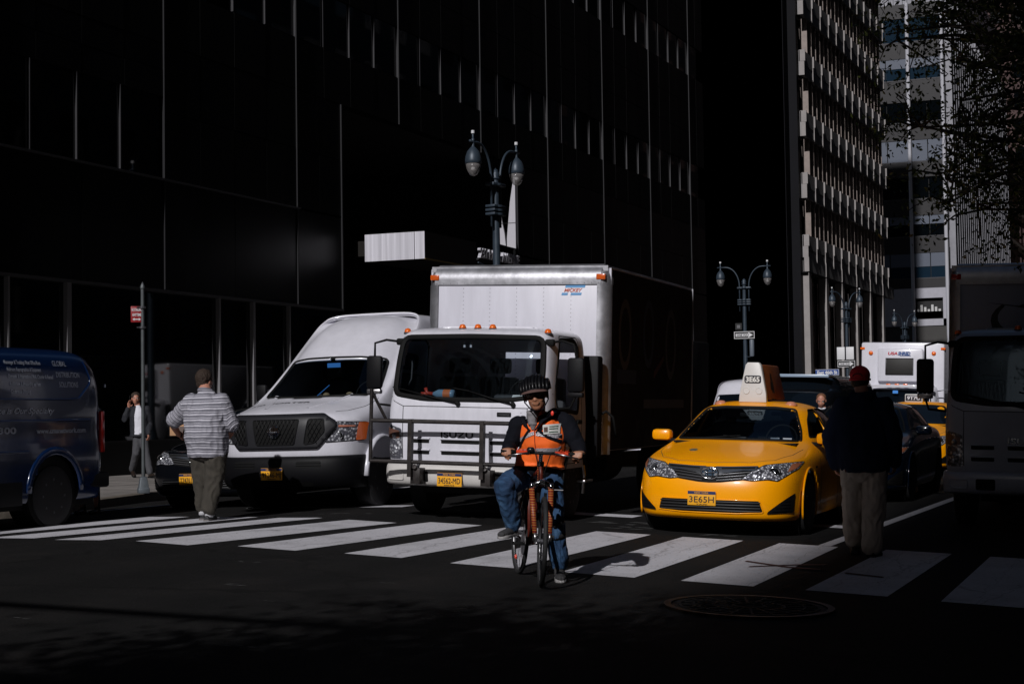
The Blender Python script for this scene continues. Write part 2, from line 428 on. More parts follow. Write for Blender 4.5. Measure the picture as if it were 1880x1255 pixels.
# ground sheet, bent to the road's camber
xs = [-600, -60, -16, -14, -12, -11, -10.2, -9.5, -8.8, -8, -6, -4, -2, 0, 1.5, 40, 600]
mb = MB(); mb.grid([[(x, y, gz(x)) for x in xs] for y in (-400, -100, -20, 0, 5, 10, 15, 20, 30, 60, 120, 400, 1500)])
tag(mb.build('road', ASPH, smooth=True), kind='structure')
def sheet(polys, name, m, dz=.004, sub=10):
    """flat marks on the road following its camber"""
    mb = MB()
    for q in polys:
        a, b, c, d = [Vector((*p, 0)) for p in q]
        n = 6; k = 8; rows = []
        for i in range(n+1):
            rows.append([])
            for j in range(k+1):
                p = a.lerp(b, j/k).lerp(d.lerp(c, j/k), i/n); rows[-1].append((p.x, p.y, gz(p.x)+dz))
        mb.grid(rows)
    return mb.build(name, m, smooth=True)
near = [(-12.75, 13.75), (-11.72, 13.5), (-10.62, 13.22), (-9.50, 13.02), (-8.43, 13.13), (-7.27, 13.09), (-6.10, 12.86), (-5.02, 12.74), (-3.96, 12.67), (-2.93, 12.58), (-1.88, 12.42), (-.85, 12.3)]
far = [(-12.2, 17.0), (-11.12, 16.8), (-10.05, 16.55), (-9.07, 16.45), (-8.16, 16.70), (-7.15, 16.7), (-6.15, 16.66), (-5.14, 16.55), (-4.08, 16.42), (-2.99, 16.34), (-1.98, 16.2), (-.95, 16.1)]
for i, ((nx, ny), (fx, fy)) in enumerate(zip(near, far)):
    w = .64 + .03*math.sin(i*2.1)
    o = sheet([[(nx, ny), (nx+w, ny-.07), (fx+w, fy-.06), (fx, fy)]], 'crosswalk_stripe', PAINT)
    tag(o, kind='structure')
tag(sheet([[(-11.9, 18.75), (-9.5, 18.62), (-9.5, 19.02), (-11.9, 19.15)], [(-7.9, 18.8), (-6.45, 18.72), (-6.45, 19.12), (-7.9, 19.2)], [(-5.2, 18.75), (-3.75, 18.7), (-3.75, 19.1), (-5.2, 19.15)]], 'stop_line', PAINT), kind='structure')
tag(sheet([[(-3.68, 16.4), (-3.55, 16.4), (-3.45, 60), (-3.58, 60)], [(-12.75, 19.2), (-12.63, 19.2), (-12.5, 60), (-12.62, 60)], [(-14.25, 17.3), (-14.15, 17.3), (-13.9, 20.5), (-14.05, 20.5)]], 'lane_line', PAINT), kind='structure')
REDP = mat('faded_red_spray_paint', (.045, .010, .008), .9, var=.5, vscale=14)
mb = MB()
for pts in ([(-3.9, 14.4), (-3.45, 14.1), (-3.15, 14.05)], [(-3.75, 13.95), (-3.45, 14.3), (-3.2, 14.5)], [(-2.9, 13.9), (-2.55, 13.75)]):
    for (ax_, ay), (bx_, by) in zip(pts, pts[1:]):
        mb.grid([[(ax_, ay, gz(ax_)+.008), (bx_, by, gz(bx_)+.008)], [(ax_, ay+.09, gz(ax_)+.008), (bx_, by+.09, gz(bx_)+.008)]])
tag(mb.build('red_utility_mark', REDP), kind='structure')
# scraps of old white marking and litter on the asphalt
mb = MB(); r2 = random.Random(3)
for (x, y, s) in [(-6.25, 17.9, .5), (-6.0, 17.3, .35), (-5.0, 16.9, .3), (-6.8, 10.6, .12), (-7.6, 12, .1), (-5.9, 11.3, .06), (-5.6, 8.6, .05), (-7.0, 8.4, .08), (-7.7, 14.9, .1), (-6.1, 9.9, .04), (-5.2, 8.1, .1), (-8.1, 17.6, .12), (-9.6, 17.3, .3), (-4.9, 17.3, .25)]:
    for k in range(5):
        a = x + r2.uniform(-s, s); b = y + r2.uniform(-s, s)*.4; l = s*r2.uniform(.12, .4); w = s*r2.uniform(.03, .09)
        mb.add([(a-l, b-w, gz(a-l)+.0045), (a+l*.7, b-w*1.4, gz(a+l*.7)+.0045), (a+l, b+w, gz(a+l)+.0045), (a-l*.6, b+w*1.2, gz(a-l*.6)+.0045)], [(0,1,2,3)])
tag(mb.build('worn_paint_scraps', mat('old_paint', (.07, .07, .07), .9, var=.4, vscale=20)), kind='stuff')
# manhole
IRON = mat('cast_iron', (.005, .0045, .004), .7, .1, var=.3, vscale=9, bump=.4, bscale=70)
t = thing('manhole_cover', 'round cast iron manhole cover in the shaded asphalt at the lower right', 'manhole cover', (-3.05, 11.35, gz(-3.05)+.004), tilt=.035)
mb = MB(); mb.lathe([(.60, .0), (.60, .014), (.55, .014), (.55, .0)], seg=64)
mb.build('ring', mat('worn_iron_ring', (.015, .010, .006), .5, .4, var=.4, vscale=6), t, angle=30)
mb = MB(); mb.lathe([(.54, 0), (.54, .008), (0, .008)], seg=64)
for rr in (.12, .26, .4, .5):
    mb.lathe([(rr, .008), (rr, .014), (rr-.02, .014), (rr-.02, .008)], seg=48)
for k in range(20):
    a = k*math.pi/10; mb.bar((math.cos(a)*.14, math.sin(a)*.14, .010), (math.cos(a)*.48, math.sin(a)*.48, .010), .02, .008)
mb.build('lid', IRON, t, angle=30)

# pavements with kerbs
CONC = mat('pavement_concrete', (.17, .155, .145), .85, var=.25, vscale=2.2, bump=.3, bscale=45)
KERB = mat('steel_faced_kerb_stone', (.13, .11, .09), .8, var=.4, vscale=5, bump=.3, bscale=30)
def pave(name, pts, z, sx=0):
    """pts outline (counter-clockwise); slab top at z"""
    mb = MB(); mb.prism(pts, lambda u, v, d: (u, v, (z if d else -.5)), 0, 1)
    return tag(mb.build(name, CONC, bevel=.01), kind='structure')
def arc(cx, cy, r, a0, a1, n=10): return [(cx+r*math.cos(R(a0+(a1-a0)*i/n)), cy+r*math.sin(R(a0+(a1-a0)*i/n))) for i in range(n+1)]
kin = [(-14.75, 72)] ; 
west = [(-60, 14.6)] + arc(-17.4, 17.6, 3.0, -90, 0, 10) + [(-14.45, 18.2), (-15.15, 21.0), (-15.45, 24), (-15.45, 64)] + arc(-19, 66, 3.5, 0, 90, 8) + [(-60, 70)]
inner = [(-60, 14.8)] + arc(-17.4, 17.6, 2.8, -90, 0, 10) + [(-14.65, 18.2), (-15.35, 21.0), (-15.65, 24), (-15.65, 64)] + arc(-19, 66, 3.3, 0, 90, 8) + [(-60, 69.8)]
pave('west_pavement', inner, .10)
mb = MB(); n = len(west)
for a in range(n-1):
    (x0, y0), (x1, y1) = west[a], west[a+1]; (u0, v0), (u1, v1) = inner[a], inner[a+1]
    zz0, zz1 = gz(x0)+.13, gz(x1)+.13
    mb.grid([[(x0, y0, -.5), (x1, y1, -.5)], [(x0, y0, min(zz0, .104)), (x1, y1, min(zz1, .104))], [(u0, v0, .104), (u1, v1, .104)], [(u0, v0, -.5), (u1, v1, -.5)]])
tag(mb.build('kerb', KERB, bevel=.012), kind='structure')
# pavement joints
mb = MB()
for k in range(34): mb.box(-20.4, -15.75, 19+k*1.5, 19.015+k*1.5, .1035, .1045)
for x in (-19, -17.4): mb.box(x, x+.015, 17, 69, .1035, .1048)
tag(mb.build('pavement_joints', mat('joint_dirt', (.03, .027, .025), .9)), kind='structure')
pave('east_pavement', [(1.0, 20), (1.6, 19), (3, 18), (60, 18), (60, 130), (1.0, 130)], -.12)
pave('northwest_pavement', [(-60, 84), (-17, 84), (-15.4, 86), (-15.4, 112), (-60, 112)], .1)
pave('distant_west_pavement', [(-60, 140), (-15.4, 140), (-15.4, 400), (-60, 400)], .1)
pave('southwest_pavement', [(-60, -120), (-15.2, -120), (-15.2, -6), (-17, -4), (-60, -4)], .1)
pave('southeast_pavement', [(1.0, -120), (60, -120), (60, -3), (3, -3), (1.0, -5)], -.12)

# ============================================================ BUILDINGS
BLK = mat('black_polished_panel', (.004, .0042, .0046), .36, var=.35, vscale=.6, spec=.2, stretch=(1, 1, .25))
BLK2 = mat('black_stone_panel', (.0042, .0044, .0046), .55, var=.5, vscale=1.4, spec=.15, stretch=(1, 1, .2))
TRIM = mat('steel_mullion', (.042, .041, .045), .55, .3)
TRIMD = mat('dark_steel_joint', (.010, .010, .012), .6, .2)
TRIMB = mat('bright_steel_post', (.30, .295, .31), .4, .5)
BG = mat('building_glass', (.002, .003, .004), .03, spec=.75)
VOID = mat('dark_interior', (.004, .004, .004), .8)
POL = mat('polished_steel_sheet', (.60, .59, .65), .4, .2, var=.25, vscale=1.6, stretch=(6, 1, .1))
FX = -20.5
b1 = thing('office_building', 'black steel clad office block along the left with a tall recessed entrance', 'building', (FX, 45, .1))
def P(mb, name, m, parent=b1, **k):
    for v in mb.v: v -= Vector((FX, 45, .1))
    return mb.build(name, m, parent, **k)
Y0, Y1, H1 = 21.0, 70.2, 70
# wall body around the entrance recess (Y 36.95..48.6, up to z 9.3, 9 m deep)
mb = MB()
mb.box(-60, FX-.30, Y0, 36.95, .1, H1); mb.box(-60, FX-.30, 48.6, Y1, .1, H1); mb.box(-60, FX-.30, 36.95, 48.6, 9.3, H1); mb.box(-60, -32, 36.95, 48.6, .1, 9.3)
P(mb, 'wall', VOID)
rows = [(10.62, 12.02), (15.85, 17.25), (21.1, 22.5), (26.3, 27.7), (31.5, 32.9)]
jy = [23.6 + 5.55*k for k in range(9)]            # steel joints
# cladding bands between window rows
mb = MB(); bands = [(9.3, 10.6)] + [(rows[i][1], rows[i+1][0]) for i in range(4)] + [(32.9, H1)]
segs = [Y0] + jy + [Y1]
for z0, z1 in bands:
    for a, b in zip(segs, segs[1:]):
        n = 4 if b-a > 3 else 2; nz = max(1, round((z1-z0)/1.3)) if z1 < 40 else 12
        for i in range(n):
            for j in range(nz):
                mb.box(FX-.3, FX + .004*((i*7+j*3) % 3), a+(b-a)*i/n+.012, a+(b-a)*(i+1)/n-.012, z0+(z1-z0)*j/nz+.01, z0+(z1-z0)*(j+1)/nz-.01)
P(mb, 'upper_cladding', BLK2)
mbA = MB(); mbB = MB()
for a, b in zip(segs, segs[1:]):
    for (p, q, z0, z1) in [(a, b, 6.38, 9.3), (a, b, 4.0, 6.34)]:
        if z0 > 6 and b < 29.2:
            p0 = [(p, q, 8.15, 9.3)]
        else: p0 = [(p, q, z0, z1)]
        for (p, q, z0, z1) in p0:
            if q > 37 and p < 48.6:
                if p < 36.95: spans = [(p, 36.95)]
                elif q > 48.6: spans = [(48.6, q)]
                else: spans = []
            else: spans = [(p, q)]
            for (p2, q2) in spans:
                mb = mbA if p2 < 40 else mbB
                n = max(1, round((q2-p2)/2.77)) if z0 < 6 else max(1, round((q2-p2)/1.39)); nz = 1 if z0 < 6 else 2
                for i in range(n):
                    for j in range(nz):
                        mb.box(FX-.3, FX + .003*((i+j) % 2), p2+(q2-p2)*i/n+.01, p2+(q2-p2)*(i+1)/n-.01, z0+(z1-z0)*j/nz+.008, z0+(z1-z0)*(j+1)/nz-.008)
P(mbA, 'lower_cladding', BLK); P(mbB, 'lower_cladding', BLK)
# vertical steel joints, ledges, mullions
mb = MB()
for y in jy:
    z0 = 9.3 if 37 < y < 48.6 else 3.95
    mb.box(FX-.02, FX+.035, y-.014, y+.014, z0, H1)
mb.box(FX-.02, FX+.04, 36.92, 36.97, 3.9, 9.3); mb.box(FX-.02, FX+.04, 48.6, 48.64, .1, 9.3)
P(mb, 'panel_joint', TRIMD, label='thin steel joints running up the black cladding')
mb = MB(); mb.box(FX-.05, FX+.06, Y0, 34.8, 6.335, 6.38)
P(mb, 'ledge', TRIM)
P(MB().box(FX-.05, FX+.08, Y0, 36.9, 3.93, 3.99), 'lintel', TRIM); P(MB().box(FX-.05, FX+.05, 48.7, Y1, 3.93, 3.98), 'lintel', TRIMD)
for z0, z1 in rows[:2]:
    y = jy[0]-1.3875
    while y < Y1-1.4:
        if (y > 31 if z0 < 12 else y > 50):
            mbw = MB().box(FX-.3, FX-.04, y+.03, y+1.36, z0, z1); w = P(mbw, 'window', BG)
            mbm = MB().box(FX-.12, FX+.0, y-.016, y+.016, z0, z1)
            for v in mbm.v: v -= Vector((FX, 45, .1))
            mbm.build('mullion', TRIM, w)
        y += 1.3875
mb = MB()
for z0, z1 in rows[2:]: mb.box(FX-.3, FX-.12, Y0, Y1, z0, z1)
mb.box(FX-.3, FX-.12, Y0, 31, 10.62, 12.02); mb.box(FX-.3, FX-.12, Y0, 50, 15.85, 17.25)
P(mb, 'window_band', BG)
for y in (22.05, 23.44, 24.83, 26.24, 27.65):
    w = P(MB().box(FX-.3, FX-.04, y+.03, y+1.38, 6.38, 8.15), 'window', BG)
    mbm = MB().box(FX-.1, FX+.005, y-.018, y+.018, 6.38, 8.15)
    for v in mbm.v: v -= Vector((FX, 45, .1))
    mbm.build('mullion', TRIM, w)
# shop front glass and posts
sy = [Y0, 22.6, 24.2, 25.95, 31.24, 32.68, 34.3, 36.9]
for a, b in zip(sy, sy[1:]):
    P(MB().box(FX-.32, FX-.07, a+.03, b-.03, .8 if a < 31 else .14, 3.93), 'shop_window', BG)
for y, w in ((22.6, .05), (24.2, .05), (25.95, .13), (31.24, .06), (32.68, .09), (34.3, .04)):
    P(MB().box(FX-.26, FX+.03, y-w/2, y+w/2, .12, 3.93), 'shop_post', TRIMB)
mb = MB(); mb.box(FX-.32, FX-.02, Y0, 31.2, .1, .78)
P(mb, 'base_wall', BLK)
P(MB().box(FX-.3, FX-.01, Y0, 31.2, .78, .81), 'window_sill', TRIMD)
mb = MB(); mb.box(FX-.25, FX-.19, 31.3, 32.6, 2.62, 2.72); mb.box(FX-.25, FX-.19, 32.75, 34.2, 2.62, 2.72)
for y in (31.75, 32.0, 32.2): mb.box(FX-.24, FX-.2, y-.02, y+.02, .2, 2.62)
P(mb, 'door_frame', TRIM)
P(MB().box(FX-.3, FX-.25, 48.7, Y1, .14, 3.93), 'shop_window', BG)
mb = MB()
for k in range(15): mb.box(FX-.25, FX-.05, 49.5+k*1.39, 49.54+k*1.39, .12, 3.93)
P(mb, 'shop_post', TRIMD)
# recess: canopy box, panels shaped as the jamb's sun patch, lettering, lintel wires
MX0, MX1, MZ0, MZ1, MY = -20.02, -18.30, 5.22, 5.92, 37.3  # canopy set outside the recess so the sun reaches its fascia
P(MB().box(MX0, MX1, MY+.03, MY+3.2, MZ0, MZ1), 'entrance_canopy', mat('dark_bronze', (.02, .018, .016), .4, .5))
P(MB().box(-20.6, MX0+.1, MY+.5, MY+3.0, MZ0+.2, MZ1-.1), 'canopy_arm', mat('dark_bronze', (.02, .018, .016), .4, .5))
for a_, b_ in ((MX0, MX1-.30), (MX1-.28, MX1)): P(MB().box(a_, b_, MY, MY+.03, MZ0, MZ1), 'canopy_fascia', POL)
P(MB().box(MX1, MX1+.02, MY, MY+3.2, MZ0-.02, MZ0+.02), 'canopy_trim', mat('brass', (.45, .33, .14), .35, .9))
JP = mat('sun_patch_pale', (.46, .45, .49), .45)
xz = lambda u, v, d: (u, d, v)
P(MB().prism([(-19.92, 6.42), (-19.92, 8.98), (-19.98, 8.6), (-20.10, 7.9), (-20.22, 6.75), (-20.22, 6.5)], xz, 47.1, 47.16), 'sun_patch_panel', JP)  # jamb's triangle of sunlight cut as pale panels standing off the wall
P(MB().prism([(-20.26, 6.52), (-20.30, 6.9), (-20.52, 7.95), (-20.52, 6.6)], xz, 47.1, 47.16), 'sun_patch_panel', JP)
P(MB().box(-20.52, -19.92, 47.09, 47.1, 7.22, 7.235), 'jamb_joint', VOID)
text('building_number', '237 PARK AVENUE', POL, b1, .30, (.12, 46.85-45, 6.16-.1), rz=90, w=3.1, ext=.05, bold=.02)
mb = MB(); mb.box(FX-.5, FX+.15, 45.2, 48.5, 5.93, 5.97)
P(mb, 'sign_rail', TRIMD)

# grid fronted building beyond the cross street
GX = -19.7; SP = mat('spandrel_panel', (.26, .25, .25), .85, var=.15, vscale=.8)
SPD = mat('bronze_window_frame', (.24, .195, .175), .5, var=.2, vscale=3)
FIN = mat('limestone_fin', (.27, .25, .245), .7, var=.12, vscale=2)
b2 = thing('office_building', 'office block with rows of pale fins and tall lit ground floor piers', 'building', (GX, 97, .1))
def Q(mb, name, m, parent=b2, **k):
    for v in mb.v: v -= Vector((GX, 97, .1))
    return mb.build(name, m, parent, **k)
def zz(z): return 1.25+(z-1.25)*.961
mod = 2.165; ya = 86.9; yb = 110.0
DK = mat('black_facade', (.006, .006, .008), .6, var=.3, vscale=.5, spec=.1)
mb = MB(); mb.box(-60, GX-.75, 85.4, yb, .1, 28.6); mb.box(-60, GX-.78, 85.4, 86.75, .1, 28.6); mb.box(-24, GX-.30, 86.45, 86.88, .1, 28.6); mb.box(-60, GX+.05, 85.4, yb+.05, 28.6, 29.3)
Q(mb, 'wall', DK)
tops = [zz(z) for z in (31.6, 28.25, 24.9, 21.45, 18.0, 14.5, 11.0)]
for i, t_ in enumerate(tops):
    if t_ > 28.6: continue
    mb = MB(); mb.box(GX-.27, GX-.2, ya, yb, t_-1.36, t_)
    for k in range(11):
        y = ya+mod*k; mb.box(GX-.25, GX, y+.16, y+mod-.02, t_-.78, t_); mb.box(GX-.25, GX-.01, y+.16, y+mod-.02, t_-1.36, t_-.82)
    Q(mb, 'spandrel', SP)
mb = MB(); mb.box(GX-.27, GX-.2, ya, yb, zz(8.95), zz(9.75))
for k in range(6):
    y = ya+2*mod*k; mb.box(GX-.25, GX, y+.2, y+2*mod-.02, zz(8.95), zz(9.75))
Q(mb, 'spandrel', SP)
for t_ in tops:
    if t_ > 29.5: continue
    for k in range(12):
        y = ya+mod*k; Q(MB().box(GX-.25, GX+.09, y, y+.10, t_-.60, min(t_+.02, 28.6)).box(GX-.25, GX+.035, y+.01, y+.09, t_-1.36, t_-.60), 'fin', FIN)
for k in range(6):
    y = ya+2*mod*k; Q(MB().box(GX-.25, GX+.06, y, y+.10, zz(8.95), zz(9.75)), 'fin', FIN)
for i, t_ in enumerate(tops[:-1]):
    b_ = tops[i+1]; top = t_-1.36
    for k in range(11):
        y = ya+mod*k; w_ = Q(MB().box(GX-.75, GX-.66, y, y+mod-.03, b_, top), 'window', BG)
        mb = MB()
        for f in ((0, .5) if k else (.5,)): mb.box(GX-.42, GX-.03, y+mod*f+.02, y+mod*f+.10, b_, top)
        mb.box(GX-.5, GX-.30, y+mod*.75, y+mod*.75+.05, b_, top)
        mb.box(GX-.5, GX-.4, y, y+mod, b_, b_+.05); mb.box(GX-.5, GX-.4, y, y+mod, top-.05, top)
        for v in mb.v: v -= Vector((GX, 97, .1))
        mb.build('frame', SPD, w_)
for k in range(6):
    y = ya+2*mod*k+.1
    Q(MB().box(GX-.42, GX+.02, y, y+.6, .1, zz(8.9)), 'pier', FIN)
    Q(MB().box(GX-.75, GX-.7, y+.8, y+2*mod-.1, .6, zz(8.9)), 'lobby_window', BG)
    Q(MB().box(GX-.7, GX-.5, y+1.9, y+1.97, .1, zz(8.9)).box(GX-.7, GX-.5, y+3.0, y+3.07, .1, zz(8.9)).box(GX-.7, GX-.6, y+.8, y+4.2, 3.4, 3.55), 'lobby_frame', SPD)
Q(MB().box(GX-.75, GX, 86.75, yb, zz(8.88), zz(8.94)), 'soffit', DK)

# building that closes the view, its south face across the next cross street
b3 = thing('office_building', 'far banded glass block with two white vertical pipes and a slatted side', 'building', (-30, 150, 0))
def T3(mb, name, m, parent=b3, **k):
    for v in mb.v: v -= Vector((-30, 150, 0))
    return mb.build(name, m, parent, **k)
YF = 145.7; zf = lambda z: 1.25+(z-1.25)*.971
GREYM = mat('ribbed_grey_metal', (.0095, .0085, .0105), .5, var=.2, vscale=1.5, stretch=(6, 1, .2))
T3(MB().box(-60, -20.6, YF+.3, 189, 0, zf(38)), 'wall', mat('grey_wall', (.012, .012, .013), .7))
wb = [(34.5, 36.7, 0), (31.0, 33.0, 1), (27.1, 29.0, 2), (23.5, 25.5, 3), (20.1, 22.1, 4), (16.7, 18.6, 5), (12.9, 15.2, 6)]
prev = 38.0; mb = MB()
for z0, z1, _ in wb:
    mb.box(-45, -20.6, YF, YF+.3, zf(z1), zf(prev)); prev = z0
mb.box(-45, -20.6, YF, YF+.3, zf(12.0), zf(prev))
T3(mb, 'spandrel', GREYM)
mb = MB(); mb.box(-45, -20.55, YF-.1, YF+.3, zf(11.1), zf(12.0)); mb.box(-21.2, -20.55, YF-.1, YF+.3, zf(8.6), zf(11.1)); mb.box(-45, -20.55, YF-.1, YF+.3, zf(8.6), zf(9.2)); mb.box(-45, -23.8, YF-.1, YF+.3, zf(9.2), zf(11.1))
T3(mb, 'white_fascia', mat('white_panel', (.36, .355, .40), .6, var=.06))
T3(MB().box(-23.8, -21.2, YF+.5, YF+.6, zf(9.2), zf(11.1)), 'opening', VOID)
T3(MB().box(-23.7, -21.3, YF+.3, YF+.4, zf(9.25), zf(9.9)), 'brick_ledge', mat('brick_red', (.25, .07, .04), .8, var=.3, vscale=12))
mb = MB()
for k in range(7): mb.box(-23.5+k*.31, -23.3+k*.31, YF+.15, YF+.35, zf(9.9), zf(10.1+.2*((k*5) % 3)))
T3(mb, 'terrace_boxes', mat('pale_box', (.5, .5, .5), .6))
T3(MB().box(-45, -20.6, YF, YF+.3, 0, zf(8.55)), 'base_wall', mat('grey_concrete', (.05, .048, .046), .8, var=.2, vscale=.4))
BLIND = mat('pale_blind', (.10, .115, .15), .35, coat=.3); SKYG = mat('blue_glass', (.008, .02, .035), .12, spec=.8)
for z0, z1, i in wb:
    for x0, x1 in ((-35, -30), (-30, -27.2), (-27.2, -25.7), (-25.7, -23.7), (-23.7, -22.2), (-22.2, -20.65)):
        h = {1: .45, 5: .42, 6: .55, 3: 1.0}.get(i, 0)
        w = T3(MB().box(x0+.03, x1-.03, YF+.1, YF+.2, zf(z0)+.05, zf(z1)-.02), 'window', SKYG if i in (0, 1, 6) else BG)
        if h:
            mbm = MB().box(x0+.04, x1-.04, YF+.05, YF+.09, zf(z1)-.03-(zf(z1)-zf(z0)-.1)*h, zf(z1)-.03)
            for v in mbm.v: v -= Vector((-30, 150, 0))
            mbm.build('blind', BLIND, w)
    T3(MB().box(-45, -20.6, YF-.02, YF+.1, zf(z0)-.06, zf(z0)+.05), 'window_ledge', TRIM)
for x in (-23.7, -20.75):
    T3(MB().cyl((x, YF-.35, zf(7)), (x, YF-.35, zf(38)), .16, seg=12), 'vertical_pipe', mat('white_pipe', (.42, .42, .46), .5))
SLAT = mat('aluminium_slat', (.22, .22, .245), .5, .2, var=.2, vscale=.7)
mb = MB()
y = YF+.5
while y < 189: mb.box(-20.62, -20.05, y, y+.2, 4, 36.6); y += 1.42
T3(mb, 'facade_slats', SLAT)
mb = MB()
for k in range(9): mb.box(-20.62, -20.55, YF+.4, 189, 6+k*3.6, 8.0+k*3.6)
T3(mb, 'spandrel', mat('mid_grey_panel', (.02, .02, .024), .6))
mb = MB()
for k in range(60): mb.box(-45+k*.42, -44.88+k*.42, 152, 152.3, 37, 44)
mb.box(-45, -20.6, 152.3, 189, 37, 43)
T3(mb, 'penthouse', SLAT)
# brick building further along and tall pinkish block behind
BR = mat('orange_brick', (.13, .062, .030), .85, var=.25, vscale=1.2, bump=.3, bscale=8)
b4 = thing('brick_building', 'orange brick building seen beside the slatted facade at the far right', 'building', (-24, 205, 0))
def T4(mb, name, m, parent, o, **k):
    for v in mb.v: v -= Vector(o)
    return mb.build(name, m, parent, **k)
mb = MB(); mb.box(-50, -20.5, 189.5, 202, 0, 31); mb.box(-50, -20.9, 202, 240, 0, 31)
T4(mb, 'wall', BR, b4, (-24, 205, 0))
mb = MB()
for k in range(7): mb.box(-50, -20.2, 189.4, 240, 4+k*4, 4.35+k*4)
T4(mb, 'string_course', mat('stone_course', (.3, .25, .2), .8), b4, (-24, 205, 0))
for k in range(8):
    for j in range(7): T4(MB().box(-21.0, -20.85, 203+k*4, 205+k*4, 5.2+j*4, 7.4+j*4), 'window', BG, b4, (-24, 205, 0))
PK = mat('pinkish_stone', (.07, .042, .040), .85, var=.2, vscale=.3)
b5 = thing('tower', 'tall pinkish stone tower rising behind the tree at the upper right', 'building', (-10, 260, 0))
T4(MB().box(-70, 40, 262, 300, 0, 110), 'wall', PK, b5, (-10, 260, 0))
k_ = 0
for i in range(12):
    for j in range(8):
        T4(MB().box(-33+i*3.2, -31.6+i*3.2, 261.9, 262.1, 30+j*4.4, 32.4+j*4.4), 'window', BG, b5, (-10, 260, 0))
# buildings on the sunless sides and behind the viewpoint: they shade the street
def block(name, label, x0, x1, y0, y1, h, m, face):
    t = thing(name, label, 'building', ((x0+x1)/2, (y0+y1)/2, 0)); o = ((x0+x1)/2, (y0+y1)/2, 0)
    T4(MB().box(x0, x1, y0, y1, -.5, h), 'wall', m, t, o)
    mb = MB(); z = 5
    while z < h-4:
        if face in 'WE':
            xx = x0-.03 if face == 'W' else x1-.07; y = y0+1.5
            while y < y1-3: mb.box(xx, xx+.1, y, y+2, z, z+2); y += 3.6
        else:
            x = x0+1.5
            while x < x1-3: mb.box(x, x+2, y1-.07, y1+.03, z, z+2); x += 3.6
        z += 4
    w = T4(mb, 'window_rows', BG, t, o); w['kind'] = 'stuff'
    return t
ST = mat('grey_stone', (.10, .098, .095), .8, var=.2, vscale=.3); ST2 = mat('brown_stone', (.09, .07, .055), .8, var=.2, vscale=.3)
block('apartment_block', 'grey stone block on the right side of the street beyond the frame', 6, 45, 18, 125, 95, ST, 'W')
block('apartment_block', 'brown stone block on the right side far down the street', 6, 45, 140, 258, 60, ST2, 'W')
block('office_tower', 'unseen grey tower set behind the viewpoint to shade the right lanes', .25, 45, -100, -60, 115, ST, 'W')  # unseen; placed and sized so its shadow edge runs along the right lanes
block('office_tower', 'brown tower at the right behind the viewpoint', 6, 45, -58, -4, 95, ST2, 'W')
block('office_tower', 'grey block at the left behind the viewpoint', -60, -20.5, -120, -4, 110, ST, 'E')
block('office_tower', 'unseen block added down the left side street to cut the sky light', -150, -110, -40, 60, 110, ST2, 'E')  # added to hold back sky light from the open side street
block('office_tower', 'unseen block added down the right side street to cut the sky light', 62, 90, -40, 60, 110, ST2, 'W')  # added likewise, to darken the ambient light from the right
block('office_tower', 'grey building down the avenue behind the viewpoint', -60, 60, -190, -160, 62, ST, 'N')
# ============================================================ VEHICLES  (local: x to the viewer's right, y rearwards, z up)
def ringbody(levels, cap_top=True, cap_bot=False):
    """levels: lists of half outlines (x>=0, from front centre round to rear centre)"""
    full = [list(l) + [(-x, y, z) for x, y, z in reversed(l) if abs(x) > 1e-6] for l in levels]
    mb = MB(); mb.grid(full, closed=True)
    def cap(r):
        n = len(r); h = len(levels[0]); half = r[:h]; other = [r[0]] + list(reversed(r[h:])) + [r[h-1]]
        rows = [[o, tuple((Vector(o)+Vector(p))/2), p] for o, p in zip(other, half)]
        rows[0] = [half[0]]*3; rows[-1] = [half[-1]]*3
        mb.grid(rows)
    if cap_top: cap(full[-1])
    if cap_bot: cap(full[0])
    return mb
def body(mb, name, m, parent, sub=3):
    o = mb.build(name, m, parent, sub=sub)
    return o, bvh_of(o)
def seat(parent, x, y, z, m, w=.5):
    s = MB().box(x-w/2, x+w/2, y, y+.5, z, z+.16).box(x-w/2, x+w/2, y+.42, y+.56, z+.1, z+.72).build('seat', m, parent, bevel=.05)
    MB().box(x-.14, x+.14, y+.46, y+.56, z+.76, z+.95).build('headrest', m, s, bevel=.04)
SEAT = mat('grey_seat_fabric', (.06, .06, .065), .8); DASH = mat('dash_plastic', (.035, .036, .04), .6)
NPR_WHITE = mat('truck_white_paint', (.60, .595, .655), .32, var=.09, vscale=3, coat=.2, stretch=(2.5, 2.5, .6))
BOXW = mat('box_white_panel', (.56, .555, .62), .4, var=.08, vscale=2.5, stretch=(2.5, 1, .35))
def rivets(parent, pts, nrm, r=.007, m=None):
    mb = MB()
    for p in pts: mb.lathe([(r, 0), (r*.7, r*.5), (0, r*.6)], p, nrm, 6)
    o = mb.build('rivets', m or STEEL, parent); o['kind'] = 'stuff'; return o
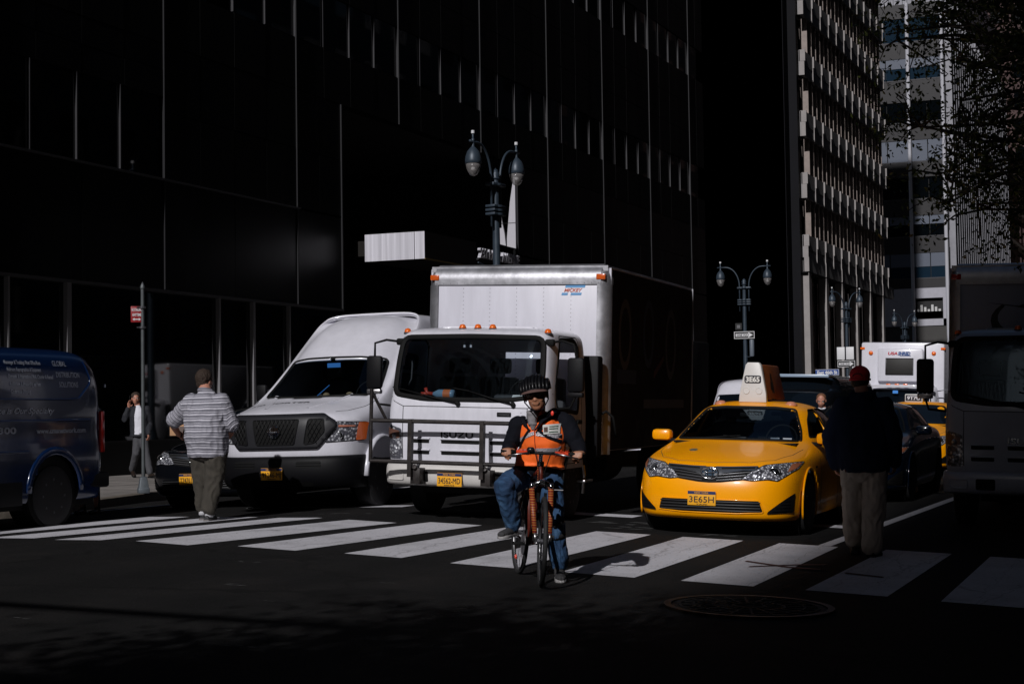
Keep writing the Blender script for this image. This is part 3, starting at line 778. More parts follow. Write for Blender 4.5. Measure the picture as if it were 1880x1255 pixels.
def npr(name, label, X, Y, yaw, tilt, guard, paint, boxpaint, num, logo, L=4.4, dark=False, clear=True):
    t = thing(name, label, 'truck', (X, Y, gz(X)), R(yaw), tilt)
    def lvl(z, y0, w, back=1.72, c=.16, cy=.14):
        return [(0, y0, z), (w*.5, y0+.008, z), (w*.86, y0+.03, z), (w*.975, y0+cy*.62, z), (w, y0+cy+c+.02, z), (w, .75, z), (w, 1.25, z), (w, back-.12, z), (w*.9, back, z), (0, back, z)]
    lv = [lvl(.60, .10, .99), lvl(.64, .05, 1.0), lvl(.95, .03, 1.01), lvl(1.28, .03, 1.01), lvl(1.36, .05, 1.0), lvl(1.75, .135, .985), lvl(2.08, .22, .965), lvl(2.18, .30, .93, 1.69), lvl(2.225, .44, .84, 1.6), lvl(2.24, .6, .6, 1.4)]
    cab, bv = body(ringbody(lv), 'cab', paint, t, 3)
    ws = rounded([(-.90, 1.44), (-.5, 1.385), (.5, 1.385), (.90, 1.44), (.895, 1.8), (.87, 2.11), (0, 2.125), (-.87, 2.11), (-.895, 1.8)], .1, 4)
    dw = rounded([(.42, 1.30), (1.2, 1.25), (1.30, 1.6), (1.27, 2.05), (1.15, 2.12), (.62, 2.10), (.42, 1.6)], .06, 3)
    if clear:
        cut(cab, ws, 'y')
        for ax in 'xX': cut(cab, dw, ax)
        cut(cab, rounded([(-.15, 1.45), (.85, 1.45), (.85, 1.98), (-.15, 1.98)], .06), 'Y')
        shell(cab, .025)
        patch('windscreen', bv, 'y', ws, CLEAR, t, -.004, .09)
    else:
        patch('windscreen', bv, 'y', ws, mat('blue_reflection_glass', (.003, .014, .040), .12, spec=.4), t, .003, .09)  # blue reflection put into the glass colour
        patch('door_window', bv, 'X', dw, DGLASS, t, .003, .09)
    strip('windscreen_seal', bv, 'y', ws, .065, BLACK, t, .0, .05, t=.014)
    for ax in 'xX': strip('door_window_seal', bv, ax, dw, .05, BLACK, t, .0, .05)
    if clear: patch('door_window', bv, 'x', dw, CLEAR, t, -.004, .1)
    # interior
    if clear:
        MB().box(-.9, .9, .32, .62, 1.28, 1.40).box(.2, .75, .45, .7, 1.36, 1.46).build('dashboard', DASH, t, bevel=.04)
        for x in (-.62, -.08, .52): seat(t, x, .95, .95, SEAT, .5)
        sw = MB(); sw.tube([(.5+.19*math.cos(a), .72+.10*math.sin(a), 1.48+.16*math.sin(a)) for a in [i*math.pi/10 for i in range(21)]], .012, 6, caps=False)
        sw.bar((.32, .72, 1.48), (.68, .72, 1.48), .03, .02); sw.build('steering_wheel', BLACK, t, smooth=True)
        MB().tube([(-.86, .42, 1.55), (-.83, .44, 1.62), (-.83, .46, 1.8), (-.86, .48, 1.87)], .012, 6).build('grab_handle', DASH, t, smooth=True)
        for x in (-.13, -.05): MB().box(x-.012, x+.012, .36, .38, 2.0, 2.06).build('sun_visor_clip', LIGHTINK, t)
    # shut lines
    G = mat('panel_gap', (.03, .03, .032), .8)
    strip('panel_gap', bv, 'y', [(-.985, 1.48), (-.9, 1.36), (-.77, 1.305), (.77, 1.305), (.9, 1.36), (.985, 1.48)], .009, G, t, 0, .08, closed=False, t=.006)
    for s in (-1, 1): strip('panel_gap', bv, 'y', [(s*.765, 1.30), (s*.765, .7)], .009, G, t, 0, .08, closed=False, t=.006)
    for ax in 'xX': strip('door_gap', bv, ax, rounded([(.36, .66), (1.34, .66), (1.36, 1.7), (1.3, 2.15), (.62, 2.15), (.36, 1.5)], .06), .01, G, t, 0, .06, t=.006)
    patch('door_handle', bv, 'X', rounded([(1.12, 1.12), (1.28, 1.12), (1.28, 1.17), (1.12, 1.17)], .015), BLACK, t, .02, .06, thick=.02)
    # grille slots
    for z in (.905, .775):
        for a, b in ((-.68, -.42), (-.27, .2), (.33, .68)):
            patch('grille_slot', bv, 'y', rounded([(a, z-.022), (b, z-.022), (b, z+.022), (a, z+.022)], .012), BLACK, t, .003, .08)
            strip('grille_lip', bv, 'y', [(a-.01, z+.03), (b+.01, z+.03)], .02, paint, t, .006, .08, closed=False, t=.02)
    text('maker_lettering', 'ISUZU', CHROME if dark else PLAS, t, .06, (-.07 if not dark else -.07, -.05, .985), w=.40, bold=.02, bvh=bv, ax='y', off=.012)
    b = patch('name_badge', bv, 'y', rounded([(.41, 1.205), (.58, 1.205), (.58, 1.255), (.41, 1.255)], .008), PLAS, t, .006, .06)
    strip('badge_line', bv, 'y', [(.43, 1.23), (.56, 1.23)], .008, CHROME, b, .008, .05, closed=False, t=.003)
    for s in (-1, 1):
        hp = [(s*.985, 1.10), (s*.78, 1.04), (s*.765, .69), (s*.985, .69)]
        h = patch('headlight', bv, 'y', rounded(hp, .02), LENSD, t, .006, .05)
        for (zz_, rr) in ((.785, .07), (.96, .05)):
            c = hit(bv, 'y', s*.875, zz_, .0)
            MB().lathe([(rr*1.12, -.012), (rr, -.02), (rr*.8, .0), (rr*.4, .02), (0, .024)], c + Vector((0, -.004, 0)), (s*.35, -1, 0), 24).build('reflector', LENS, h, smooth=True)
        patch('indicator', bv, 'y', rounded([(s*.975, 1.06), (s*.80, 1.015), (s*.80, .93), (s*.975, .93)], .02), mat('smoked_amber', (.12, .06, .045), .2), h, .012, .05)
    # bumper
    BUMP = mat('bumper_beige', (.52, .50, .48), .45, var=.08, vscale=3) if not dark else paint
    def bl(z, y0, w=1.03): return [(0, y0, z), (w*.6, y0+.01, z), (w*.88, y0+.05, z), (w, y0+.17, z), (w, .5, z), (w*.8, .5, z), (0, .5, z)]
    bo, bb = body(ringbody([bl(.385, .08, .99), bl(.39, .02), bl(.45, -.03), bl(.58, -.035), bl(.635, .0), bl(.64, .06, 1.0)], True, True), 'bumper', BUMP, t, 2)
    for s in (-1, 1):
        strip('fog_lamp_surround', bb, 'y', rounded([(s*.72, .455), (s*.92, .455), (s*.92, .55), (s*.72, .55)], .02), .014, BUMP, bo, .004, .05)
        patch('bumper_socket', bb, 'y', rounded([(s*.40, .44), (s*.62, .44), (s*.62, .56), (s*.40, .56)], .02), BLACK, bo, .003, .06)
    if num: plate(t, -.12, -.055, .475, num)
    # lamps on the roof
    for x, y in ((-.88, .42), (-.2, .47), (-.01, .48), (.18, .47), (.88, .42)):
        zt = hit(bv, 'z', x, y, 0).z
        l = MB().lathe([(.042, -.02), (.042, .015), (.03, .045), (.0, .055)], (x, y, zt), (0, 0, 1), 16).build('roof_marker_lamp', AMBER, t, smooth=True)
        MB().lathe([(.048, -.02), (.048, .004), (.04, .006)], (x, y, zt), (0, 0, 1), 16).build('lamp_base', RIM, l)
    # mirrors
    for s in (-1, 1):
        mx = s*1.27 if s > 0 else s*1.24
        ar = MB(); ar.tube([(s*.93, .34, 2.06), (s*1.1, .3, 2.08), (s*1.24, .28, 2.04), (mx, .28, 1.9), (mx, .28, 1.45), (s*1.2, .3, 1.32), (s*1.0, .34, 1.30)], .014, 8)
        ar.build('mirror_arm', BLACK, t, smooth=True)
        MB().box(s*.93-.05, s*.93+.06, .3, .38, 2.02, 2.10).build('mirror_bracket', BLACK, t, bevel=.02)
        m_ = MB(); m_.box(mx-.10, mx+.10, .24, .33, 1.50, 1.89); m_ = m_.build('mirror', PLAS, t, bevel=.035)
        MB().box(mx-.085, mx+.085, .331, .335, 1.53, 1.86).build('mirror_glass', CHROME, m_)
        MB().box(mx-.09, mx+.09, .25, .33, 1.44, 1.495).build('spotter_mirror', STEEL if s < 0 else PLAS, m_, bevel=.015)
    # wipers
    for (x0, x1) in ((-.07, -.75), (.60, .05)):
        a = hit(bv, 'y', x0, 1.345, .02); e = hit(bv, 'y', x1, 1.49, .02); mid = a.lerp(e, .55) + Vector((0, -.03, .0))
        w = MB().lathe([(.03, 0), (.026, .03), (0, .035)], a, (0, -1, 0), 14).build('wiper', BLACK, t)
        MB().tube([a, mid, e], [.012, .009, .006], 6).build('wiper_arm', BLACK, w, smooth=True)
        p, q = e + Vector((-.2, .0, .03)), e + Vector((.24, -.0, -.075))
        p = hit(bv, 'y', p.x, p.z, .01); q = hit(bv, 'y', q.x, max(q.z, 1.4), .01)
        MB().tube([p, e, q], .006, 5).build('wiper_blade', BLACK, w)
    # guard bars
    if guard:
        OLD = mat('rusty_black_bar', (.022, .018, .017), .5, .3, var=.6, vscale=11)
        mb = MB()
        for z in (1.135, .67): mb.cyl((-1.05, -.2, z), (1.02, -.2, z), .024, seg=12)
        for x in (-.55, .33): mb.box(x-.024, x+.024, -.235, -.165, .5, 1.16)
        mb.cyl((-1.05, -.2, .66), (-1.05, -.2, 1.50), .022, seg=12); mb.cyl((1.02, -.2, .66), (1.02, -.2, 1.16), .022, seg=12)
        mb.cyl((-1.05, -.2, 1.47), (-.92, -.06, 1.14), .018, seg=10)
        mb.build('guard_bars', OLD, t, angle=35)
        for x in (-.5, .36):
            MB().box(x-.06, x+.06, -.17, .04, .42, .6).cyl((x, -.2, .62), (x, .02, .5), .03).build('guard_bracket', OLD, t, bevel=.008)
    # chassis, wheels
    MB().box(-.95, .95, .5, 1.7, .42, .62).box(-.45, -.35, 1.2, L+1.9, .45, .65).box(.35, .45, 1.2, L+1.9, .45, .65).box(-.6, .6, .3, 1.6, .3, .5).build('chassis', BLACK, t)
    for s in (-1, 1):
        wheel(t, s*.86, 1.12, .385, .23, RIM, .58, s); wheel(t, s*.84, L+.9, .385, .3, RIM, .58, s)
        MB().tube([(s*1.0, 1.12+.47*math.cos(a), .4+.47*math.sin(a)) for a in [i*math.pi/10 for i in range(11)]], (.035, .02), 6).build('mudguard', BLACK, t, smooth=True)
    MB().box(.85, 1.08, 1.78, 1.98, .7, 1.95).build('air_intake', PLAS, t, bevel=.03)
    MB().tube([(1.05, 1.95, 1.22), (1.12, 2.0, 1.27), (1.2, 2.03, 1.2), (1.24, 2.06, .95)], .018, 8).build('air_hose', BLACK, t, smooth=True)
    MB().lathe([(.24, 0), (.26, .02), (.26, .68), (.24, .7)], (.78, 2.4, .62), (0, 1, 0), 24).build('fuel_tank', BLACK, t, angle=30)
    MB().tube([(.98, 1.5, .28), (1.0, 1.5, .5), (.98, 1.5, .62)], .03, 8).build('step_post', STEEL, t)
    MB().box(.9, 1.08, 1.3, 1.62, .42, .45).build('cab_step', STEEL, t, bevel=.005)
    # cargo box
    by, ey, bw, z0, z1 = 2.1, 2.1+L, 1.22, .78, 3.12
    mb = MB(); mb.box(-bw+.09, bw-.09, by, by+.05, z0, z1-.2); bx = mb.build('cargo_box', boxpaint, t, bevel=.004); bx.location.x = 0 if dark else -.12
    for s in (-1, 1):
        MB().box(*(sorted((s*(bw-.03), s*bw))), by+.1, ey, z0, z1-.06).build('box_side', boxpaint, bx)
    MB().box(-bw+.03, bw-.03, by+.05, ey, z1-.10, z1-.03).build('box_roof', ALU, bx)
    MB().box(-bw+.03, bw-.03, ey-.04, ey, z0, z1-.1).build('box_rear', boxpaint, bx); MB().box(-bw+.03, bw-.03, by+.1, ey, z0-.02, z0+.05).build('box_floor', BLACK, bx)
    # rounded aluminium cap over the front and rounded corner posts
    rows = []
    for k in range(9):
        a = R(90*k/8); yy = by+.20-.22*math.sin(a); zq = z1-.20+.20*math.cos(a)+0
        rows.append([(-bw+.1, yy, zq), (0, yy-.006, zq), (bw-.1, yy, zq)])
    rows.append([(-bw+.1, by-.02, z1-.27), (0, by-.026, z1-.27), (bw-.1, by-.02, z1-.27)])
    MB().grid(rows).build('roof_cap', ALU, bx, smooth=True)
    for s in (-1, 1):
        rows = []
        for k in range(9):
            a = R(90*k/8); rows.append([(s*(bw-.15+.16*math.sin(a)), by+.13-.15*math.cos(a), z) for z in (z0-.05, z1-.27)])
        MB().grid(rows).build('corner_post', ALU, bx, smooth=True)
        c0 = Vector((s*(bw-.14), by+.16, z1-.22)); rows = []
        for i in range(7):
            ph = R(90*i/6)
            rows.append([tuple(c0 + Vector((s*.15*math.cos(ph)*math.sin(R(90*k/6)), -.17*math.cos(ph)*math.cos(R(90*k/6)), .2*math.sin(ph)))) for k in range(7)])
        rows.insert(0, [(p[0], p[1], z1-.27) for p in rows[0]])
        MB().grid(rows).build('corner_cap', ALU, bx, smooth=True)
        MB().box(s*(bw-.1)-.06, s*(bw-.1)+.06, by-.035, by+.04, z1-.21, z1-.14).build('corner_lamp', REDL if dark else mat('orange_lens', (.55, .09, .01), .25, coat=.4), bx, bevel=.01)
        MB().box(*sorted((s*(bw-.005), s*(bw+.015))), ey-.05, ey, z0, z1-.05).build('rear_post', ALU, bx)
    pts = [(-bw+.13+k*(2*bw-.26)/6, by, z0+.1+j*.052) for k in range(7) for j in range(39)]
    rivets(bx, pts, (0, -1, 0), .006, mat('rivet_grey', (.16, .155, .17), .5, .3))
    rivets(bx, [(-bw+.13+k*.095, by-.022, z1-.25) for k in range(24)], (0, -1, 0), .006, mat('rivet_grey', (.16, .155, .17), .5, .3))
    if not dark:
        rivets(bx, [(bw, by+.35+k*.42+(j % 2)*.0, z0+.1+j*.058) for k in range(int(L/.42)) for j in range(37)], (1, 0, 0), .006, STEEL)
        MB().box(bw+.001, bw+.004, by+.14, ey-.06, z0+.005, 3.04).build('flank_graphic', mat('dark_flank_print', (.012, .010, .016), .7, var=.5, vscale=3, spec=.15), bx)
        yz = lambda u, v, d: (bw+d, u, v)
        for cy_, cz_, r0_, r1_, m_ in ((by+.75, 2.25, .30, .46, 'dim_grey_print'), (by+1.9, 2.3, .28, .46, 'dim_blue_print'), (by+3.1, 2.2, .30, .5, 'dim_grey_print')):
            o_ = [(cy_+r0_*math.cos(a), cz_+r1_*math.sin(a)) for a in [i*math.pi/14 for i in range(29)]]; i2 = [(cy_+(r0_-.09)*math.cos(a), cz_+(r1_-.11)*math.sin(a)) for a in [i*math.pi/14 for i in range(29)]]
            mb = MB()
            for q in range(28): mb.add([yz(*o_[q], .006), yz(*o_[q+1], .006), yz(*i2[q+1], .006), yz(*i2[q], .006)], [(0, 1, 2, 3)])
            mb.build('print_ring', mat(m_, (.07, .07, .078) if 'grey' in m_ else (.015, .03, .09), .6), bx)
        MB().prism([(by+2.2, 1.7), (by+2.7, 1.95), (by+2.72, 2.03), (by+2.2, 1.8)], yz, .004, .007).build('print_stroke', mat('dark_red_ink', (.10, .012, .012), .6), bx)
        MB().box(bw+.004, bw+.007, by+.4, by+1.3, 1.62, 1.80).build('print_bar', mat('dim_blue_print', (.015, .03, .09), .6), bx)
        MB().box(bw+.004, bw+.007, by+1.7, by+3.9, 1.3, 1.42).build('print_bar', mat('dim_grey_print', (.07, .07, .078), .6), bx)
        lg = mat('logo_blue', (.12, .30, .55), .5); lr = mat('logo_red', (.5, .12, .08), .5)
        def par(x0, x1, a, b): return MB().prism([(x0+(a-2.72)*.3, a), (x1+(a-2.72)*.3, a), (x1+(b-2.72)*.3, b), (x0+(b-2.72)*.3, b)], lambda u, v, d: (u, d, v), by-.004, by-.001)
        g = par(.62, .88, 2.81, 2.85).build('maker_logo', lg, bx); par(.68, .90, 2.86, 2.87).build('logo_bar', lg, g); par(.60, .68, 2.715, 2.745).build('logo_bar', lg, g); par(.72, .86, 2.715, 2.745).build('logo_bar', lg, g)
        text('logo_lettering', 'MICKEY', lr, g, .04, (.755, by-.003, 2.778), w=.24, bold=.03, shear=.3, ext=.002)
        st = MB().box(.84, .93, by-.004, by-.001, .98, 1.2).build('yellow_notice', mat('sticker_yellow', (.7, .5, .08), .6), bx)
        for k in range(8): MB().box(.85, .92, by-.006, by-.0035, 1.0+k*.022, 1.008+k*.022).build('notice_line', INK, st)
    else:
        bk = mat('logo_black', (.006, .006, .007), .5)
        mb = MB(); c = (.2, 2.42)
        for i in range(18):
            a0, a1 = R(150+i*11), R(161+i*11); w0, w1 = .02+.05*math.sin(math.pi*i/18), .02+.05*math.sin(math.pi*(i+1)/18)
            P0 = lambda a, q: (c[0]+(.85+q)*math.cos(a), by-.006, c[1]+(.34+q)*math.sin(a))
            mb.add([P0(a0, w0), P0(a1, w1), P0(a1, -w1), P0(a0, -w0)], [(0, 1, 2, 3)])
        mb.add([(-.78, by-.006, 2.63), (-.35, by-.006, 2.58), (-.02, by-.006, 2.68), (-.3, by-.006, 2.60), (-.12, by-.006, 2.52), (-.4, by-.006, 2.575)], [(0, 1, 2, 3, 4, 5)])
        mb.build('swoosh_emblem', bk, bx)
        MB().prism([(-.03, 2.22), (.08, 2.22), (.18, 2.78), (.07, 2.78)], lambda u, v, d: (u, d, v), by-.008, by-.003).build('logo_stroke', bk, bx)
    return t, bv
isuzu, isbv = npr('box_truck', 'white cab-over box truck with black guard bars across its grille', -7.93, 17.0, 3.2, .035, True, NPR_WHITE, BOXW, '34562-MD', True)
SHW = mat('shaded_white_paint', (.30, .335, .43), .35, var=.05, coat=.3); SHB = mat('shaded_white_box', (.19, .22, .30), .5, var=.05)  # white truck paints darkened to carry the shade it stands in
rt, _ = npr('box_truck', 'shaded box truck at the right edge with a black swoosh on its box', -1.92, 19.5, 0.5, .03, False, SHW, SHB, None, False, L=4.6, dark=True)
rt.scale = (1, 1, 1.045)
# things lying on the lit dashboard of the box truck
def inside(root, p): return root.matrix_world @ Vector(p)
o = thing('paper_sheets', 'white paper sheets lying on the dashboard of the white box truck', 'paper', inside(isuzu, (.15, .36, 1.405)), R(2.5), .035)
MB().box(-.17, .17, 0, .12, 0, .004).box(-.16, .15, .012, .11, .004, .007).build('sheet', mat('paper', (.8, .8, .78), .7), o)
o = thing('folded_card', 'small white card at the right end of the box truck dashboard', 'card', inside(isuzu, (.52, .36, 1.405)), R(2.5), .035)
MB().add([(-.06, 0, 0), (.06, 0, 0), (.06, .05, .04), (-.06, .05, .04)], [(0, 1, 2, 3)])
mb = MB(); mb.quad((-.06, 0, 0), (.06, 0, 0), (.06, .06, .05), (-.06, .06, .05)); mb.quad((-.06, .06, .05), (.06, .06, .05), (.06, .12, 0), (-.06, .12, 0)); mb.build('card', mat('paper', (.8, .8, .78), .7), o)
o = thing('spray_bottle', 'blue and orange spray bottle lying on the dashboard of the white box truck', 'bottle', inside(isuzu, (-.42, .42, 1.45)), R(2.5), .035)
MB().lathe([(0, 0), (.05, .0), (.055, .03), (.055, .2), (.03, .25), (.016, .28)], (.15, 0, 0), (-1, 0, 0), 16).build('bottle', mat('pale_blue_plastic', (.18, .3, .42), .4, coat=.3), o, smooth=True)
MB().lathe([(.056, .04), (.056, .13)], (.15, 0, 0), (-1, 0, 0), 16).build('label', mat('orange_label', (.6, .16, .05), .5), o)
MB().tube([(-.12, 0, 0), (-.2, 0, .01), (-.22, 0, .07)], .022, 8).box(-.27, -.19, -.02, .02, -.02, .02).build('trigger', mat('red_plastic', (.45, .05, .03), .4), o, smooth=True)

# ---------------------------------------------------------------- long nosed white van
def van_nv():
    X, Y = -10.93, 17.95
    t = thing('cargo_van', 'white high roof cargo van with a black grille left of the box truck', 'van', (X, Y, gz(X)), R(2), -.012)
    # lower body with bonnet
    def row(z, pts): return [(x, y, z + dz) for x, y, dz in pts]
    st = [(0, 0, 0), (.35, .01, 0), (.62, .06, 0), (.82, .17, 0), (.94, .33, 0), (1.0, .62, 0), (1.01, 1.0, 0), (1.01, 1.6, 0), (1.01, 2.6, 0), (1.01, 4.2, 0), (1.01, 5.6, 0), (.95, 5.95, 0), (0, 6.0, 0)]
    def lv(z, dy=0, w=1.0): return [(x*w, y+dy*max(0, 1-y/1.2), z) for x, y, _ in st]
    hood = lambda z0, a: None
    rows = [lv(.60, .10, .97), lv(.66, .03), lv(.75, 0), lv(.95, .0), lv(1.10, .01)]
    rows.append([(0, .05, 1.205), (.35, .06, 1.205), (.60, .11, 1.20), (.80, .22, 1.185), (.93, .36, 1.16), (.99, .62, 1.18), (1.005, 1.0, 1.22), (1.01, 1.6, 1.25)] + [(x, y, 1.25) for x, y, _ in st[8:]])
    rows.append([(0, .13, 1.265), (.35, .14, 1.262), (.58, .19, 1.25), (.76, .29, 1.235), (.88, .43, 1.22), (.94, .66, 1.25), (.965, 1.0, 1.31), (.99, 1.6, 1.42)] + [(x*.99, y, 1.45) for x, y, _ in st[8:]])
    rows.append([(0, .45, 1.355), (.35, .46, 1.352), (.56, .50, 1.335), (.72, .56, 1.315), (.82, .68, 1.305), (.89, .88, 1.33), (.92, 1.12, 1.40), (.955, 1.6, 1.6)] + [(x*.97, y, 1.65) for x, y, _ in st[8:]])
    rows.append([(0, .92, 1.43), (.35, .94, 1.43), (.56, .99, 1.42), (.70, 1.05, 1.41), (.80, 1.12, 1.40), (.87, 1.2, 1.41), (.89, 1.32, 1.47), (.93, 1.7, 1.75)] + [(x*.94, y, 1.85) for x, y, _ in st[8:]])
    # windscreen
    rows.append([(0, 1.22, 1.66), (.33, 1.24, 1.66), (.54, 1.30, 1.65), (.67, 1.37, 1.65), (.76, 1.46, 1.64), (.81, 1.55, 1.66), (.83, 1.66, 1.70), (.89, 1.95, 1.95)] + [(x*.91, y, 2.05) for x, y, _ in st[8:]])
    rows.append([(0, 1.60, 1.97), (.30, 1.62, 1.97), (.50, 1.67, 1.96), (.63, 1.74, 1.95), (.70, 1.82, 1.94), (.745, 1.9, 1.96), (.77, 2.0, 2.0), (.85, 2.3, 2.2)] + [(x*.88, y, 2.28) for x, y, _ in st[8:]])
    rows.append([(0, 1.98, 2.28), (.28, 2.0, 2.28), (.48, 2.05, 2.27), (.59, 2.11, 2.25), (.66, 2.18, 2.24), (.70, 2.26, 2.26), (.73, 2.36, 2.3), (.80, 2.65, 2.42)] + [(x*.83, y, 2.46) for x, y, _ in st[8:]])
    rows.append([(0, 2.42, 2.55), (.26, 2.44, 2.55), (.44, 2.47, 2.54), (.54, 2.52, 2.52), (.60, 2.58, 2.50), (.63, 2.66, 2.5), (.65, 2.76, 2.52), (.74, 2.95, 2.575)] + [(x*.77, y, 2.60) for x, y, _ in st[8:]])
    rows.append([(0, 2.85, 2.63), (.2, 2.86, 2.635), (.33, 2.87, 2.63), (.41, 2.9, 2.625), (.46, 2.95, 2.62), (.50, 3.02, 2.62), (.53, 3.15, 2.625), (.56, 3.3, 2.635)] + [(x*.57, min(y, 5.6), 2.65) for x, y, _ in st[8:]])
    bo, bv = body(ringbody(rows), 'body', WHITE, t, 3)
    ws = rounded([(-.83, 1.465), (0, 1.44), (.83, 1.465), (.72, 1.95), (.4, 1.985), (0, 1.99), (-.4, 1.985), (-.72, 1.95)], .05, 3)
    cut(bo, ws, 'y'); shell(bo, .03)
    patch('windscreen', bv, 'y', ws, CLEAR, t, -.004, .08)
    strip('windscreen_seal', bv, 'y', ws, .045, BLACK, t, 0, .05)
    dw = rounded([(1.62, 1.5), (2.5, 1.5), (2.5, 2.0), (2.05, 2.0)], .06)
    for ax in 'xX': patch('door_window', bv, ax, dw, DGLASS, t, .003, .08)
    # bonnet lettering and crease
    text('bonnet_lettering', 'AIR PORTER', mat('grey_ink', (.10, .10, .11), .5), t, .065, (-.28, .62, 0), rx=0, w=.92, bvh=bv, ax='z', off=.004, bold=.02)
    G = mat('panel_gap', (.03, .03, .032), .8)
    for s in (-1, 1):
        strip('bonnet_gap', bv, 'z', [(s*.70, .30), (s*.80, .46), (s*.88, .8), (s*.90, 1.15)], .01, G, t, 0, .05, closed=False, t=.006)
        strip('bonnet_crease', bv, 'z', [(s*.30, .30), (s*.46, .8), (s*.56, 1.05)], .05, WHITE, t, .0, .06, closed=False, t=.012)
    # grille
    gp = [(-.62, 1.215), (.62, 1.215), (.78, 1.12), (.77, 1.02), (.57, .785), (-.57, .785), (-.77, 1.02), (-.78, 1.12)]
    gr = patch('grille', bv, 'y', rounded(gp, .03), mat('charcoal_plastic', (.016, .016, .019), .42, spec=.4), t, .02, .05, thick=.03)
    for poly in ([(-.33, 1.15), (.33, 1.15), (.27, .84), (-.27, .84)], [(.45, 1.15), (.64, 1.15), (.655, 1.0), (.54, .86), (.40, .84)], [(-.45, 1.15), (-.64, 1.15), (-.655, 1.0), (-.54, .86), (-.40, .84)]):
        pm = patch('grille_mesh', bv, 'y', rounded(poly, .03), BLACK, gr, .038, .05)
        strip('mesh_rim', bv, 'y', rounded(poly, .03), .014, PLAS, pm, .04, .05)
        x0 = min(p[0] for p in poly); x1 = max(p[0] for p in poly); mb = MB()
        def seg(ax_, az, bx_, bz):
            mb.tube([hit(bv, 'y', ax_, az, .044), hit(bv, 'y', bx_, bz, .044)], .004, 4)
        nx = int((x1-x0)/.055)
        for i in range(-6, nx+6):
            for j in range(6):
                za, zb = .85+j*.05, .90+j*.05; xa = x0+i*.055+(j % 2)*.0275
                for sx in (-1, 1):
                    xb = xa + sx*.0275
                    if all(x0+.03 < q < x1-.03 - (.0 if abs(x0) < .4 and x1 < .4 else max(0, (.95-za))*.5 if x0 > 0 else 0) + (0) for q in (xa, xb)): seg(xa, za, xb, zb)
        mb.build('lattice', PLAS, pm)
    c = hit(bv, 'y', 0, 1.0, .06)
    e = MB(); e.lathe([(.062, 0), (.07, .012), (.078, .012), (.084, 0)], c, (0, -1, 0), 32).box(c.x-.09, c.x+.09, c.y-.018, c.y, c.z-.018, c.z+.018)
    e = e.build('emblem', CHROME, gr, angle=30)
    text('emblem_lettering', 'NISSAN', INK, e, .018, (c.x, c.y-.02, c.z), w=.11, bold=.02)
    for s in (-1, 1):
        hp = [(s*.80, 1.11), (s*1.0, 1.10), (s*1.0, .89), (s*.70, .875), (s*.76, 1.0)]
        h = patch('headlight', bv, 'y', rounded([(s*.78, 1.115), (s*.985, 1.105), (s*.975, .885), (s*.665, .865), (s*.74, 1.0)], .015), LENS, t, .01, .04)
        patch('indicator', bv, 'y', rounded([(s*.955, 1.11), (s*.992, 1.105), (s*.985, .885), (s*.94, .88)], .01), AMBER, h, .02, .04)
        patch('indicator_bar', bv, 'y', rounded([(s*.80, 1.075), (s*.94, 1.07), (s*.935, 1.05), (s*.80, 1.05)], .008), mat('pale_red_lens', (.4, .15, .1), .3), h, .02, .04)
        c = hit(bv, 'y', s*.80, .94, .0)
        MB().lathe([(.062, 0), (.052, .008), (.02, -.0), (0, .0)], c, (s*.3, -1, 0), 24).build('reflector', CHROME, h, smooth=True)
        strip('lamp_seal', bv, 'y', rounded([(s*.775, 1.12), (s*.99, 1.11), (s*.98, .88), (s*.66, .86), (s*.74, 1.0)], .015), .01, BLACK, h, .006, .05)
    # bumper
    def bl(z, y0, w): return [(0, y0, z), (.35, y0+.01, z), (.66*w, y0+.07, z), (.90*w, y0+.2, z), (1.0*w, y0+.42, z), (1.0*w, .75, z), (.7*w, .75, z), (0, .75, z)]
    bm_, bb = body(ringbody([bl(.27, .12, .95), bl(.28, .06, .98), bl(.40, -.05, 1.0), bl(.56, -.06, 1.01), bl(.66, -.04, 1.01), bl(.695, .0, 1.0), bl(.70, .1, .97)], True, True), 'bumper', PLAS, t, 2)
    for a, b in ((-.62, -.30), (.30, .62)):
        patch('bumper_vent', bb, 'y', rounded([(a, .55), (b, .55), (b, .63), (a, .63)], .02), BLACK, bm_, .003, .06)
        for k in range(2): strip('vent_bar', bb, 'y', [(a, .575+k*.03), (b, .575+k*.03)], .01, PLAS, bm_, .006, .06, closed=False)
    patch('air_dam', bb, 'y', rounded([(-.5, .31), (.5, .31), (.5, .37), (-.5, .37)], .02), BLACK, bm_, .003, .06)
    plate(t, -.02, -.09, .475, '91246-MJ')
    # mirrors, wheels, underside, interior
    for s in (-1, 1):
        MB().box(s*1.10-.08, s*1.10+.08, 1.55, 1.63, 1.42, 1.66).build('mirror', PLAS, t, bevel=.03)
        MB().tube([(s*.95, 1.65, 1.5), (s*1.15, 1.58, 1.52)], .03, 8).build('mirror_arm', PLAS, t)
        wheel(t, s*.87, 1.02, .40, .25, RIM, .6, s, 8); wheel(t, s*.87, 4.75, .40, .25, RIM, .6, s, 8)
        MB().tube([(s*1.0, 1.02+.50*math.cos(a), .42+.50*math.sin(a)) for a in [i*math.pi/12 for i in range(13)]], (.05, .035), 8).build('wheel_arch', WHITE, t, smooth=True)
        # painted flank below the waist, split round the wheel
        MB().box(*sorted((s*.94, s*1.0)), 1.55, 4.2, .38, .7).build('sill', WHITE, t, bevel=.03)
    MB().box(-.8, .8, .7, 5.9, .3, .62).build('underbody', BLACK, t)
    MB().box(-.72, .72, 1.35, 1.75, 1.30, 1.44).build('dashboard', DASH, t, bevel=.05)
    for x in (-.42, .42): seat(t, x, 2.0, 1.0, SEAT, .5)
